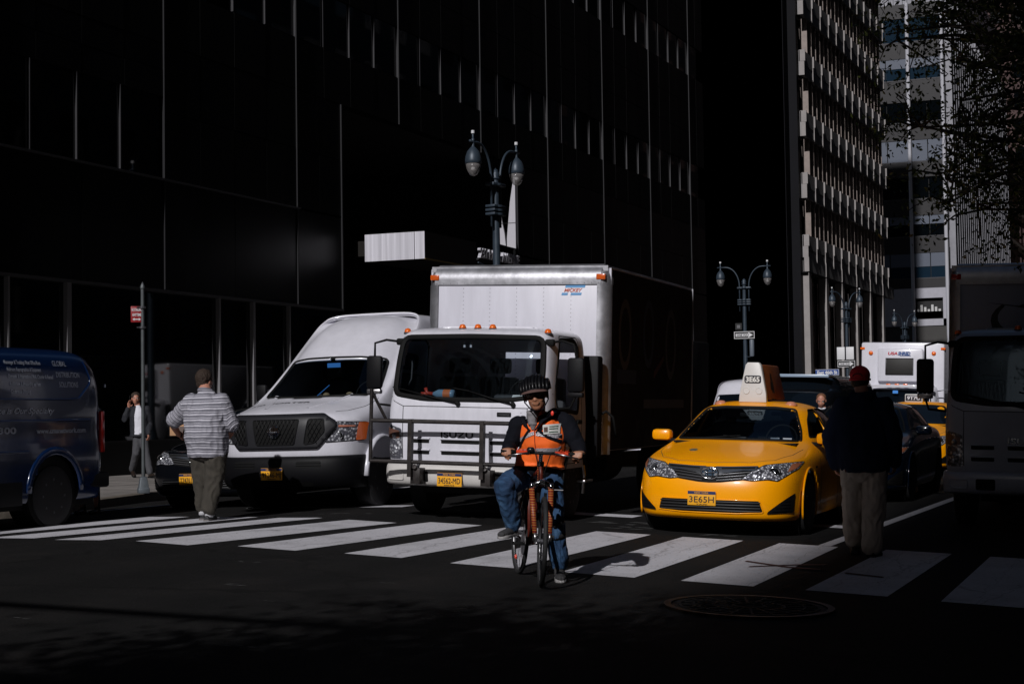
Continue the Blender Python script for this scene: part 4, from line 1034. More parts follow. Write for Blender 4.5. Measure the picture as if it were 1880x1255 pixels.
    MB().tube([(.42+.19*math.cos(a), 1.85+.08*math.sin(a), 1.5+.17*math.sin(a)) for a in [i*math.pi/10 for i in range(21)]], .013, 6, caps=False).build('steering_wheel', BLACK, t, smooth=True)
    MB().box(-.08, .12, 1.60, 1.62, 1.86, 1.92).build('blue_permit', mat('bright_blue', (.05, .25, .7), .5), t)
    MB().box(-.75, .75, 2.75, 2.78, 1.0, 2.3).build('bulkhead', VOID, t)
    for (x, m_) in ((-.05, 'tan_item'), (.3, 'tan_item')): MB().ell((x, 1.5, 1.48), (.05, .05, .04)).build('dash_item', mat(m_, (.3, .22, .12), .7), t, smooth=True)
    MB().tube([(-.2, 1.45, 1.45), (0.0, 1.5, 1.62)], .006, 5).build('antenna_stub', mat('bright_blue', (.05, .25, .7), .5), t)
    return t
van = van_nv()

# ---------------------------------------------------------------- sedans
LAMPH = lamp_mat('bright_lamp_housing', (.8, .8, .85), 40)
def sedan(name, label, X, Y, yaw, tilt, paint, cat='taxi', clear=False, num=None, roofsign=None, detail=True, group=None):
    t = thing(name, label, cat, (X, Y, gz(X)), R(yaw), tilt, group)
    # lower body rings; stations round the plan
    def lv(z, f, w=1.0, k=1.0):
        st = [(0, 0), (.28, .012), (.52, .055), (.70, .14), (.82, .28), (.885, .52), (.91, .95), (.91, 1.6), (.91, 2.6), (.91, 3.6), (.89, 4.3), (.82, 4.62), (.45, 4.78), (0, 4.82)]
        return [(x*w, (y + f*max(0, 1-y/1.0)*k) if y < 1 else y - (f*.8 if y > 4.2 else 0), z) for x, y in st]
    rows = [lv(.17, .16, .93), lv(.19, .05, .97), lv(.26, .015, .99), lv(.40, .0, 1.0), lv(.54, .012, 1.0), lv(.63, .045, 1.0)]
    rows.append([(0, .10, .735), (.28, .112, .735), (.52, .17, .74), (.68, .27, .75), (.80, .42, .765), (.865, .62, .775), (.90, .98, .79), (.905, 1.6, .82)] + [(.905, 2.6, .85), (.905, 3.6, .87), (.88, 4.2, .88), (.81, 4.52, .88), (.45, 4.66, .88), (0, 4.7, .88)])
    rows.append([(0, .22, .80), (.28, .24, .802), (.50, .30, .805), (.65, .40, .81), (.765, .54, .82), (.83, .75, .832), (.865, 1.05, .855), (.88, 1.6, .89)] + [(.88, 2.6, .93), (.88, 3.6, .95), (.85, 4.15, .98), (.78, 4.4, .99), (.45, 4.5, 1.0), (0, 4.52, 1.0)])
    rows.append([(0, .60, .90), (.28, .62, .90), (.48, .68, .895), (.61, .76, .89), (.715, .88, .89), (.775, 1.02, .90), (.815, 1.25, .92), (.84, 1.65, .955)] + [(.84, 2.6, .985), (.83, 3.6, 1.0), (.80, 4.0, 1.03), (.72, 4.15, 1.05), (.45, 4.2, 1.06), (0, 4.22, 1.06)])
    rows.append([(0, 1.12, .975), (.28, 1.14, .975), (.46, 1.17, .97), (.58, 1.21, .965), (.68, 1.28, .96), (.735, 1.38, .965), (.775, 1.5, .98), (.80, 1.75, 1.0)] + [(.80, 2.6, 1.03), (.79, 3.5, 1.05), (.74, 3.8, 1.06), (.6, 3.9, 1.07), (.4, 3.92, 1.07), (0, 3.94, 1.07)])
    rows.append([(0, 1.40, 1.12), (.27, 1.42, 1.12), (.45, 1.46, 1.115), (.57, 1.52, 1.11), (.65, 1.60, 1.105), (.695, 1.70, 1.11), (.73, 1.84, 1.12), (.745, 2.0, 1.14)] + [(.745, 2.6, 1.17), (.73, 3.3, 1.18), (.66, 3.55, 1.18), (.5, 3.62, 1.18), (.3, 3.65, 1.18), (0, 3.66, 1.18)])
    rows.append([(0, 1.80, 1.315), (.25, 1.81, 1.313), (.42, 1.84, 1.308), (.52, 1.89, 1.30), (.58, 1.96, 1.295), (.615, 2.04, 1.30), (.635, 2.14, 1.31), (.645, 2.25, 1.32)] + [(.65, 2.6, 1.33), (.635, 3.1, 1.33), (.58, 3.25, 1.32), (.42, 3.32, 1.32), (.25, 3.35, 1.32), (0, 3.36, 1.32)])
    rows.append([(0, 1.98, 1.385), (.22, 1.99, 1.383), (.38, 2.01, 1.378), (.46, 2.04, 1.372), (.515, 2.09, 1.367), (.545, 2.15, 1.367), (.56, 2.24, 1.37), (.565, 2.35, 1.375)] + [(.57, 2.6, 1.385), (.55, 3.0, 1.38), (.5, 3.1, 1.375), (.36, 3.16, 1.375), (.2, 3.18, 1.375), (0, 3.19, 1.375)])
    rows.append([(0, 2.2, 1.435), (.15, 2.2, 1.434), (.26, 2.21, 1.43), (.32, 2.23, 1.428), (.36, 2.26, 1.426), (.38, 2.30, 1.426), (.39, 2.36, 1.428), (.4, 2.42, 1.43)] + [(.4, 2.6, 1.435), (.38, 2.8, 1.43), (.33, 2.9, 1.43), (.25, 2.94, 1.43), (.15, 2.96, 1.43), (0, 2.97, 1.43)])
    bo, bv = body(ringbody(rows), 'body', paint, t, 3)
    # wheel arches
    ar = rounded(arc(.93, .335, .385, -25, 205, 20), .01); ar2 = [(y+2.78, z) for y, z in ar]
    for ax in 'xX':
        for a_ in (ar, ar2): cut(bo, a_, ax, lambda c: abs(c.x) > .55)
    ws = rounded([(-.70, .99), (-.35, 1.0), (.35, 1.0), (.70, .99), (.645, 1.12), (.515, 1.335), (.3, 1.355), (-.3, 1.355), (-.515, 1.335), (-.645, 1.12)], .03, 3)
    sw = rounded([(1.62, 1.03), (2.55, 1.06), (2.52, 1.34), (2.24, 1.335), (1.95, 1.22)], .04)
    sw2 = rounded([(2.63, 1.06), (3.42, 1.08), (3.2, 1.30), (2.95, 1.345), (2.60, 1.345)], .04)
    if clear:
        cut(bo, ws, 'y')
        for ax in 'xX': cut(bo, sw, ax); cut(bo, sw2, ax)
        shell(bo, .02)
        patch('windscreen', bv, 'y', ws, CLEAR, t, -.003, .07)
        for ax in 'xX': patch('door_window', bv, ax, sw2, DGLASS, t, -.004, .08)
        patch('door_window', bv, 'x', sw, DGLASS, t, -.004, .08)
        MB().box(-.68, .68, 1.36, 1.9, .86, .965).box(.2, .52, 1.5, 1.75, .94, 1.0).build('dashboard', mat('pale_dash', (.10, .105, .11), .6), t, bevel=.04)
        for x in (-.36, .36): seat(t, x, 2.1, .45, SEAT, .48)
        MB().box(-.6, .6, 3.0, 3.1, .6, 1.05).build('rear_seat', SEAT, t, bevel=.04)
        MB().box(-.62, .62, 2.72, 2.75, .7, 1.33).build('partition', DGLASS, t)
        MB().tube([(.36+.18*math.cos(a), 1.98+.08*math.sin(a), 1.0+.16*math.sin(a)) for a in [i*math.pi/10 for i in range(21)]], .013, 6, caps=False).build('steering_wheel', BLACK, t, smooth=True)
        MB().box(-.11, .11, 1.86, 1.88, 1.25, 1.30).build('rear_view_mirror', BLACK, t, bevel=.01)
        MB().box(-.03, .09, 1.34, 1.4, .965, 1.03).build('dash_meter', DASH, t, bevel=.01)
        for x in (.43, .57): MB().box(x-.05, x+.05, 1.285, 1.289, .995, 1.03).build('permit_sticker', mat('pale_sticker', (.35, .38, .42), .6), t)
    else:
        patch('windscreen', bv, 'y', ws, DGLASS, t, .003, .07)
        for ax in 'xX':
            for s_ in (sw, sw2): patch('door_window', bv, ax, s_, DGLASS, t, .003, .08)
    strip('windscreen_seal', bv, 'y', ws, .042, BLACK, t, 0, .04)
    for ax in 'xX':
        for s_ in (sw, sw2): strip('window_trim', bv, ax, s_, .03, BLACK, t, 0, .06)
        if detail:
            for xx in (1.52, 2.6, 3.5): strip('door_gap', bv, ax, [(xx, .25), (xx, .96)], .008, BLACK, t, 0, .08, closed=False, t=.004)
            for xx in (2.4, 3.3): patch('door_handle', bv, ax, rounded([(xx, .86), (xx+.2, .86), (xx+.2, .89), (xx, .89)], .01), paint, t, .025, .06, thick=.015)
    G = mat('panel_gap', (.03, .03, .032), .8)
    # grille: chrome wings over dark slats
    gp = [(-.50, .75), (-.2, .738), (0, .735), (.2, .738), (.50, .75), (.36, .605), (.12, .575), (0, .57), (-.12, .575), (-.36, .605)]
    gr = patch('grille', bv, 'y', rounded(gp, .02), BLACK, t, .004, .04)
    for s in (-1, 1):
        for k in range(3): strip('grille_slat', bv, 'y', [(s*(.08), .595+k*.028), (s*(.34+k*.04), .62+k*.034)], .009, mat('grey_slat', (.15, .15, .16), .3, .6), gr, .012, .05, closed=False)
        patch('chrome_wing', bv, 'y', rounded([(s*.49, .748), (s*.2, .737), (s*.05, .735), (s*.05, .64), (s*.16, .672), (s*.34, .698), (s*.47, .70)], .012), mat('satin_chrome', (.45, .46, .48), .22, .95), gr, .018, .04)
        strip('wing_groove', bv, 'y', [(s*.12, .715), (s*.46, .728)], .012, BLACK, gr, .024, .05, closed=False)
    c = hit(bv, 'y', 0, .665, .028)
    e = MB(); tp = lambda a, rx, rz, dx=0, dz=0: [(c.x+dx+rx*math.cos(q), c.y, c.z+dz+rz*math.sin(q)) for q in [i*math.pi/14 for i in range(29)]]
    MB().lathe([(.0, -.005), (.085, -.005)], c, (0, -1, 0), 24)
    disc = MB().prism([(.092*math.cos(q), .062*math.sin(q)) for q in [i*math.pi/14 for i in range(28)]], lambda u, v, d: (c.x+u, c.y+.012+d, c.z+v), 0, .01).build('emblem', mat('blue_emblem', (.10, .16, .24), .2, .6), gr)
    e.tube(tp(0, .092, .062), .008, 6, caps=False); e.tube(tp(0, .03, .052), .006, 6, caps=False); e.tube(tp(0, .062, .022, 0, .026), .006, 6, caps=False)
    e.build('emblem_ring', CHROME, disc, smooth=True)
    # headlights
    for s in (-1, 1):
        hp = [(s*.865, .795), (s*.75, .785), (s*.55, .762), (s*.43, .70), (s*.335, .612), (s*.45, .60), (s*.60, .615), (s*.70, .60), (s*.77, .655), (s*.845, .72)]
        h = patch('headlight', bv, 'y', rounded(hp, .015), LAMPH, t, .006, .035)
        strip('lamp_seal', bv, 'y', rounded(hp, .015), .01, BLACK, h, .004, .04)
        for (x, z, r_) in ((.66, .685, .058), (.52, .675, .042)):
            c = hit(bv, 'y', s*x, z, .004)
            MB().lathe([(r_*1.15, .004), (r_, .012), (r_*.85, .004), (r_*.5, -.006), (r_*.45, .014), (0, .022)], c, (s*.3, -1, .0), 24).build('reflector', CHROME if r_ > .05 else LENS, h, smooth=True)
        patch('inner_chrome', bv, 'y', rounded([(s*.50, .73), (s*.42, .665), (s*.37, .622), (s*.45, .615), (s*.50, .63)], .01), LENS, h, .010, .03)
        patch('indicator', bv, 'y', rounded([(s*.855, .785), (s*.79, .775), (s*.77, .69), (s*.835, .73)], .01), mat('amber_corner', (.35, .12, .06), .2, coat=.5), h, .012, .03)
        # fog lamp recess
        fp = rounded([(s*.865, .46), (s*.80, .405), (s*.735, .28), (s*.60, .255), (s*.60, .28), (s*.70, .40), (s*.80, .45)], .012)
        fp = rounded([(s*.845, .475), (s*.83, .27), (s*.60, .255), (s*.61, .28)], .015)
        f = patch('fog_lamp_recess', bv, 'y', fp, BLACK, t, .010, .022)
        for k in range(5):
            z = .285+k*.035; strip('recess_slat', bv, 'y', [(s*(.65+k*.040), z), (s*.81, z+.004)], .008, PLAS, f, .013, .04, closed=False)
        for q_ in (0, 2.78):
            MB().tube([(s*.895, .93+q_+.388*math.cos(a), .335+.388*math.sin(a)) for a in [R(-22+224*i/24) for i in range(25)]], [(.012, .012)]*25, 8, side=(1, 0, 0)).build('arch_lip', paint, t, smooth=True)
        MB().box(s*.96-.115, s*.96+.115, 1.5, 1.66, .96, 1.09).build('mirror', paint, t, bevel=.045)
        MB().box(s*.84-.06, s*.84+.06, 1.55, 1.62, .94, .985).build('mirror_foot', BLACK, t, bevel=.01)
        wheel(t, s*.80, .93, .335, .21, SILRIM if detail else SILRIM, .66, s, 7); wheel(t, s*.80, 3.71, .335, .21, SILRIM, .66, s, 7)
        MB().lathe([(.39, -.12), (.39, .10)], (s*.74, .93, .335), (s, 0, 0), 32).build('wheel_well', BLACK, t); MB().lathe([(.39, -.12), (.39, .10)], (s*.74, 3.71, .335), (s, 0, 0), 32).build('wheel_well', BLACK, t)
    ip = rounded([(-.53, .395), (.53, .395), (.57, .27), (.3, .255), (-.3, .255), (-.57, .27)], .02)
    it = patch('lower_intake', bv, 'y', ip, BLACK, t, .003, .05)
    strip('intake_rim', bv, 'y', ip, .012, paint, it, .004, .05)
    for k in range(4): strip('intake_slat', bv, 'y', [(-.54, .283+k*.03), (.54, .283+k*.03)], .011, mat('slat_grey', (.03, .03, .032), .4), it, .012, .06, closed=False)
    strip('bonnet_gap', bv, 'z', [(-.78, 1.12), (-.74, .75), (-.62, .42), (-.40, .25), (0, .19), (.40, .25), (.62, .42), (.74, .75), (.78, 1.12)], .007, G, t, 0, .04, closed=False, t=.004)
    MB().box(-.78, .78, .5, 4.5, .14, .45).build('underbody', BLACK, t)
    MB().box(-.70, .70, 1.13, 1.30, .955, .975).build('wiper_cowl', BLACK, t)
    for x0 in (.15, -.45):
        a = hit(bv, 'y', x0, 1.0, .012); e_ = hit(bv, 'y', x0-.30 if x0 > 0 else x0+.5, 1.04, .012)
        MB().tube([a, e_], .006, 5).build('wiper', BLACK, t)
    if num:
        c = hit(bv, 'y', -.07, .41, .0)
        plate(t, -.07, c.y-.02, .405, num, bot='TAXI')
    return t, bv, bo
YEL = mat('taxi_yellow_paint', (.88, .335, .0), .32, var=.03, vscale=2, coat=.25, spec=.3)
taxi, tbv, _ = sedan('taxi', 'yellow taxi with 3E65 on its roof sign, waiting at the crosswalk beside the box truck', -4.93, 16.75, 2, .035, YEL, clear=True, num='3E65H')
# roof sign
def roof_sign(t, x, y, z, num, full=True):
    SGN = mat('sign_white_plastic', (.6, .58, .56), .45); ADV = mat('orange_brown_poster', (.20, .055, .012), .45, var=.3, vscale=3)
    a0, a1, b0, b1 = .165, .085, 0, 1.15; zt = .47
    mb = MB(); mb.prism([(-a0, 0), (a0, 0), (a0*.96, .1), (a1+.005, zt-.03), (a1-.02, zt), (-a1+.02, zt), (-a1-.005, zt-.03), (-a0*.96, .1)], lambda u, v, d: (x+u, y+d, z+v), 0, .1)
    s = mb.build('roof_sign', SGN, t, bevel=.008)
    mb = MB(); mb.prism([(-a0+.01, .03), (a0-.01, .03), (a1-.012, zt-.02), (-a1+.012, zt-.02)], lambda u, v, d: (x+u, y+d*(1-.1*v), z+v), .1, b1)
    o = mb.build('advert_panel', ADV, s, bevel=.02)
    # poster figure and side lettering on the slanting side
    sl = lambda yy, zz_, off=.003: (x+a0-.01-(a0-a1)*zz_/zt+off, y+yy, z+zz_)
    mb = MB()
    for (ya_, za_, w_, h_) in ((.5, .30, .05, .09), (.5, .2, .10, .10), (.52, .12, .07, .09), (.45, .06, .06, .06), (.58, .08, .03, .1)):
        mb.add([sl(ya_-w_, za_-h_/2), sl(ya_+w_, za_-h_/2), sl(ya_+w_*.7, za_+h_/2), sl(ya_-w_*.7, za_+h_/2)], [(0, 1, 2, 3)])
    mb.build('poster_shape', mat('poster_black', (.01, .008, .006), .5), o)
    pl = MB().prism(rounded([(-.1, .225), (.1, .225), (.1, .315), (-.1, .315)], .028), lambda u, v, d: (x+u, y+d, z+v), -.006, 0).build('number_plate', INK, s)
    text('number', num, mat('sign_white_ink', (.7, .68, .64), .5), pl, .058, (x, y-.008, z+.27), w=.165, bold=.035)
    for q in (-.075, .075): MB().lathe([(.040, 0), (.040, .006), (.036, .008), (.034, .004), (0, .004)], (x+q, y, z+.135), (0, -1, 0), 24).build('sign_lamp', SGN, s, angle=30)
    MB().box(x-.14, x+.14, y+.1, y+1.0, z-.05, z+.01).build('sign_mount', BLACK, s)
zr = hit(tbv, 'z', -.02, 2.2, 0).z
roof_sign(taxi, -.02, 2.12, zr-.015, '3E65')
for s in (-1, 1):
    q = hit(tbv, 'z', s*.42, 2.2, 0)
    l = MB().lathe([(.075, -.02), (.075, .005), (.05, .018), (.045, .03), (0, .035)], q, (0, 0, 1), 20).build('roof_lamp', mat('pinkish_lens', (.5, .2, .12), .3, coat=.4), taxi, smooth=True)
patch('wing_badge', tbv, 'X', [(1.2, .71), (1.31, .71), (1.31, .73), (1.2, .73)], CHROME, taxi, .005, .05)
q = hit(tbv, 'z', -.33, .62, .004)
mb = MB(); mb.lathe([(.05, 0), (.05, .003), (0, .003)], q, (0, -.25, 1), 6); md = mb.build('medallion', mat('medallion_tin', (.4, .36, .22), .35, .7, var=.5, vscale=60), taxi)
# 9T7U taxi further back, dark sedans
taxi2, t2bv, _ = sedan('taxi', 'second yellow taxi half hidden behind the dark sedan', -5.5, 32.0, 1, .035, YEL, clear=False, detail=False)
SGN = mat('sign_white_plastic', (.6, .58, .56), .45)
zr = hit(t2bv, 'z', 0, 2.2, 0).z
s = MB().box(-.30, .06, 2.1, 2.3, zr-.02, zr+.15).build('roof_sign', SGN, taxi2, bevel=.02)
pl = MB().box(-.28, .04, 2.09, 2.1, zr+.01, zr+.13).build('number_plate', INK, s); text('number', '9T7U', LIGHTINK, pl, .07, (-.12, 2.085, zr+.07), w=.26, bold=.03)
DARKP = mat('black_car_paint', (.003, .0035, .005), .15, coat=.5, spec=.4)
NAVYP = mat('dark_navy_paint', (.002, .005, .012), .15, coat=.5, spec=.4)
sedan('sedan', 'dark navy sedan mostly hidden by the man in the red cap', -4.93, 23.35, 1, .035, NAVYP, 'car', detail=True)
sedan('sedan', 'black sedan partly hidden by the man in the striped shirt', -12.72, 18.75, 1.5, -.02, DARKP, 'car', num='T747612C', detail=True)
# ---------------------------------------------------------------- blue van, shredder truck, other traffic
def vanbody(t, paint, L, w, h, nose=True, sub=2):
    def lv(z, f, r, k):
        st = [(0, f), (w*.5*k, f+.03), (w*.82*k, f+.12), (w*.95*k, f+.32), (w*k, f+.75), (w*k, 1.7), (w*k, L*.5), (w*k, L*.75), (w*k, L-.35-r), (w*.97*k, L-.06-r), (w*.8*k, L-r), (0, L-r+.01)]
        return [(x, y, z) for x, y in st]
    rows = [lv(.30, .08, .02, .95), lv(.34, .0, .0, .985), lv(.62, -.02, .0, 1.0), lv(.86, .02, .0, 1.0), lv(1.0, .12, .0, .99), lv(1.12, .45, .01, .98), lv(1.3, .85, .01, .99), lv(1.62, 1.15, .02, .98), lv(h-.32, 1.42, .06, .965), lv(h-.13, 1.62, .18, .93), lv(h-.04, 1.8, .32, .80), lv(h, 2.2, .6, .5)]
    return body(ringbody(rows), 'body', paint, t, sub+1)
BLUEP = mat('deep_blue_paint', (.002, .012, .050), .22, var=.06, vscale=1.5, coat=.5)
X, Y = -13.32, 10.75
bt = thing('cargo_van', 'dark blue cargo van with white lettering, cut off by the left edge', 'van', (X, Y, gz(X)), 0, -.01)
bo, bbv = vanbody(bt, BLUEP, 5.62, 1.0, 2.10)
for yy in (4.62, 1.0):
    ar_ = rounded(arc(yy, .42, .44, -25, 205, 20), .01)
    for ax in 'xX': cut(bo, ar_, ax)
for s in (-1, 1):
    for yy in (4.62, 1.0):
        wheel(bt, s*.86, yy, .36, .22, RIM, .6, s, 8)
        MB().lathe([(.43, -.2), (.43, .1)], (s*.84, yy, .40), (s, 0, 0), 32).build('wheel_well', BLACK, bt)
        MB().tube([(s*1.0, yy+.47*math.cos(a), .41+.47*math.sin(a)) for a in [i*math.pi/14 for i in range(15)]], (.022, .05), 8).build('arch_flare', BLUEP, bt, smooth=True)
    MB().box(s*.955-.02, s*.955+.02, 5.50, 5.58, .84, 1.34).build('rear_lamp', REDL, bt, bevel=.015)
    MB().box(s*.97-.025, s*.97+.025, 1.55, 4.05, .28, .60).build('sill_cladding', PLAS, bt, bevel=.01)
MB().box(-.98, .98, 5.1, 5.66, .42, .60).box(-.8, .8, 5.6, 5.7, .42, .5).build('rear_bumper', PLAS, bt, bevel=.03)
MB().box(-.85, .85, .4, 5.5, .22, .45).build('underbody', BLACK, bt)
HL = mat('blue_highlight_edge', (.02, .10, .26), .3, coat=.5)
strip('panel_swage', bbv, 'X', [(1.8, 1.47), (4.9, 1.475), (5.08, 1.49), (5.30, 1.66), (5.32, 1.73), (5.24, 1.93)], .022, BLUEP, bt, .004, .06, closed=False, t=.02)
strip('waist_swage', bbv, 'X', [(1.6, 1.22), (3.6, 1.225), (5.3, 1.235)], .03, BLUEP, bt, .0, .1, closed=False, t=.024)
strip('lower_swage', bbv, 'X', [(1.5, .88), (4.15, .88)], .03, BLUEP, bt, .0, .1, closed=False, t=.024)
for xx in (1.72, 3.35): strip('door_gap', bbv, 'X', [(xx, .36), (xx, 1.95)], .01, BLACK, bt, 0, .08, closed=False, t=.004)
patch('door_window', bbv, 'X', rounded([(1.0, 1.2), (1.65, 1.2), (1.65, 1.75), (1.5, 1.78)], .05), DGLASS, bt, .003, .08)
patch('windscreen', bbv, 'y', rounded([(-.85, 1.18), (.85, 1.18), (.75, 1.78), (-.75, 1.78)], .06), DGLASS, bt, .004, .1)
MB().box(-1.22, -1.02, 1.2, 1.3, 1.15, 1.45).box(1.02, 1.22, 1.2, 1.3, 1.15, 1.45).build('mirror', PLAS, bt, bevel=.03)
VI = mat('van_lettering', (.30, .32, .38), .5)
def vt(s, y0, y1, z, h, **k): return text('lettering', s, VI, bt, h, (1.1, (y0+y1)/2, z), rz=90, w=y1-y0, bvh=bbv, ax='X', off=.006, **k)
vt('GLOBAL', 4.64, 4.89, 1.895, .062); vt('DISTRIBUTION', 4.68, 5.11, 1.765, .062); vt('SOLUTIONS', 4.72, 5.07, 1.65, .062)
for s_, a, b, z in (('·Messenger & Trucking / Post Office Runs', 3.80, 4.43, 1.895), ('·Mailroom Reprographics & Equipment', 3.83, 4.42, 1.815), ('·Domestic & International Mail, Courier & Remail', 3.84, 4.62, 1.735), ('·Fulfillment & Presorting of Flats', 3.86, 4.39, 1.65), ('·Conference Shipping', 3.87, 4.21, 1.565)): vt(s_, a, b, z, .042, bold=.03)
vt('Service is Our Specialty', 3.40, 4.62, 1.345, .065, shear=.35, bold=.02)
vt('7300', 3.55, 3.96, 1.125, .068, bold=.04); vt('www.cmsnetwork.com', 4.30, 5.20, 1.115, .055, bold=.04)
cir = [(3.52+.17*math.cos(a), 1.71+.13*math.sin(a)) for a in [i*math.pi/16 for i in range(32)]]
g = patch('round_logo', bbv, 'X', cir, mat('logo_light_blue', (.05, .22, .45), .4), bt, .006, .05)
patch('logo_centre', bbv, 'X', [(3.52+(a-3.52)*.7, 1.71+(b-1.71)*.7) for a, b in cir], mat('logo_pale', (.18, .30, .38), .4), g, .009, .05)
MB().box(1.0, 1.02, 5.52, 5.545, 1.62, 1.66).build('hinge', CHROME, bt)

# shredder truck
t = thing('shredder_truck', 'white shredding truck with a dark screen and orange lamps beyond the red cap', 'truck', (-7.93, 46, gz(-7.93)), R(1), .035)
mb = MB(); mb.box(-1.14, 1.14, .0, 6.5, .55, 3.04); mb.build('truck_body', WHITE, t, bevel=.06)
MB().box(-.66, .58, -.16, .02, 1.95, 2.86).build('front_hopper', WHITE, t, bevel=.05)
s = MB().box(-.42, .31, -.175, -.155, 2.15, 2.58).build('dark_screen', mat('dark_mesh_screen', (.015, .014, .013), .6), t, bevel=.02)
strip_ = MB().tube([(-.43, -.17, 2.14), (.32, -.17, 2.14), (.32, -.17, 2.59), (-.43, -.17, 2.59), (-.43, -.17, 2.14)], .012, 6).build('screen_frame', PLAS, s)
text('lettering', 'USA', mat('logo_red2', (.5, .03, .05), .5), t, .075, (-.24, -.172, 2.73), w=.26, bold=.03, shear=.2)
text('lettering', 'SHRED', mat('navy_ink', (.03, .08, .25), .5), t, .085, (.07, -.172, 2.73), w=.34, bold=.05, shear=.25)
MB().box(-.05, .25, -.172, -.17, 2.66, 2.675).build('logo_bar', mat('navy_ink', (.03, .08, .25), .5), t)
for x in (-.87, .85): MB().lathe([(.06, 0), (.06, .02), (.04, .035), (0, .04)], (x, 0, 2.74), (0, -1, 0), 20).build('round_lamp', AMBER, t, smooth=True)
for x in (-1.10, 1.10): MB().box(x-.06, x+.06, -.02, .02, 2.84, 2.90).build('corner_lamp', AMBER, t)
c_, cb = body(ringbody([[(x*k, y+f*(1-y/1.6), z) for x, y in ((0, -.9), (.5, -.88), (.85, -.8), (1.0, -.6), (1.03, -.2), (1.03, .3), (1.0, .7), (0, .7))] for z, f, k in ((.45, .1, .98), (.5, 0, 1), (1.0, 0, 1), (1.25, .05, 1), (1.7, .22, .96), (1.84, .34, .93), (1.88, .5, .8))]), 'cab', WHITE, t, 3)
patch('windscreen', cb, 'y', rounded([(-.9, 1.12), (.9, 1.12), (.84, 1.72), (-.84, 1.72)], .08), DGLASS, t, .004, .1)
patch('grille', cb, 'y', rounded([(-.5, .7), (.5, .7), (.5, .95), (-.5, .95)], .04), PLAS, t, .004, .1)
for x in (-.8, .8): patch('headlight', cb, 'y', rounded([(x-.14, .7), (x+.14, .7), (x+.14, .9), (x-.14, .9)], .03), LENS, t, .006, .06)
for x in (-.28, -.05, .18): MB().box(x-.06, x+.06, -.64, -.58, 1.845, 1.885).build('visor_lamp', AMBER, t, bevel=.01)
MB().box(-.95, .95, -.78, -.55, 1.80, 1.85).build('sun_visor', WHITE, t, bevel=.01)
MB().box(-.14, .0, -.74, -.73, 1.62, 1.7).build('blue_permit', mat('bright_blue', (.05, .25, .7), .5), t)
mb = MB()
for k in range(14): mb.box(1.14, 1.17, .1, .13, .9+k*.14, .95+k*.14)
mb.box(1.14, 1.16, .08, .15, .8, 2.9); mb.build('side_ladder', RIM, t)
for s_ in (-1, 1):
    MB().tube([(s_*1.0, -.3, 1.7), (s_*1.3, -.35, 1.75), (s_*1.3, -.35, 1.2), (s_*1.02, -.3, 1.1)], .016, 6).build('mirror_arm', CHROME, t); MB().box(s_*1.3-.1, s_*1.3+.1, -.4, -.32, 1.25, 1.65).build('mirror', PLAS, t, bevel=.02)
    wheel(t, s_*.95, .2, .48, .28, SILRIM, .58, s_, 8); wheel(t, s_*.95, 5.0, .48, .3, SILRIM, .58, s_, 8)
MB().box(-.9, .9, -.8, 6.2, .4, .6).build('chassis', BLACK, t)

# black passenger van between the lanes
t = thing('passenger_van', 'tall black van stopped behind the taxi roof sign', 'van', (-8.28, 33, gz(-8.28)), 0, .035)
_, b_ = vanbody(t, DARKP, 6.0, .98, 1.97)
patch('windscreen', b_, 'y', rounded([(-.85, 1.18), (.85, 1.18), (.78, 1.82), (-.78, 1.82)], .06), DGLASS, t, .004, .1)
for xx in (1.5, 2.6, 3.7, 4.8): patch('side_window', b_, 'X', rounded([(xx, 1.25), (xx+.95, 1.25), (xx+.95, 1.75), (xx+.05, 1.75)], .04), DGLASS, t, .004, .1)
MB().box(-.8, .8, 1.42, 1.9, 1.90, 1.97).build('sky_reflection_strip', mat('sky_reflection_pale', (.25, .32, .42), .3), t, bevel=.02)  # pale sky reflection at the roof front, built as a strip
patch('grille', b_, 'y', rounded([(-.5, .6), (.5, .6), (.5, .85), (-.5, .85)], .04), CHROME, t, .004, .1)
for s_ in (-1, 1):
    patch('headlight', b_, 'y', rounded([(s_*.65, .72), (s_*.88, .72), (s_*.88, .92), (s_*.65, .9)], .03), LENSD, t, .006, .06)
    wheel(t, s_*.84, 1.0, .36, .22, RIM, .6, s_, 8); wheel(t, s_*.84, 4.8, .36, .22, RIM, .6, s_, 8)
# white van just visible past the box truck, and a pale box truck behind it
t = thing('cargo_van', 'white van far back in the queue, seen left of the taxi roof sign', 'van', (-12.45, 45, gz(-12.45)), 0, -.02)
_, b_ = vanbody(t, WHITE, 5.6, .98, 2.15)
patch('windscreen', b_, 'y', rounded([(-.85, 1.18), (.85, 1.18), (.78, 1.7), (-.78, 1.7)], .06), DGLASS, t, .004, .1)
for s_ in (-1, 1): wheel(t, s_*.84, 1.0, .36, .22, RIM, .6, s_, 8); wheel(t, s_*.84, 4.6, .36, .22, RIM, .6, s_, 8)
tr = thing('delivery_truck', 'dark box truck in shade, seen past the rear of the white box truck', 'truck', (-12.3, 34, gz(-12.3)), R(2), .035)
MB().box(-1.05, 1.05, 0, 1.6, .6, 2.2).build('cab', mat('grey_truck', (.05, .05, .055), .6), tr, bevel=.12)
MB().box(-1.2, 1.2, 1.7, 4.3, .7, 2.9).build('cargo_box', mat('dark_box_truck', (.010, .010, .011), .8, var=.3, spec=.1), tr, bevel=.03)
MB().box(-.9, .9, -.01, .02, 1.3, 2.0).build('windscreen', DGLASS, tr); MB().box(-1.05, 1.05, -.1, .1, .4, .65).build('bumper', WHITE, tr, bevel=.03)
for s_ in (-1, 1): wheel(tr, s_*.85, .9, .4, .25, RIM, .6, s_, 8); wheel(tr, s_*.85, 3.4, .4, .25, RIM, .6, s_, 8)

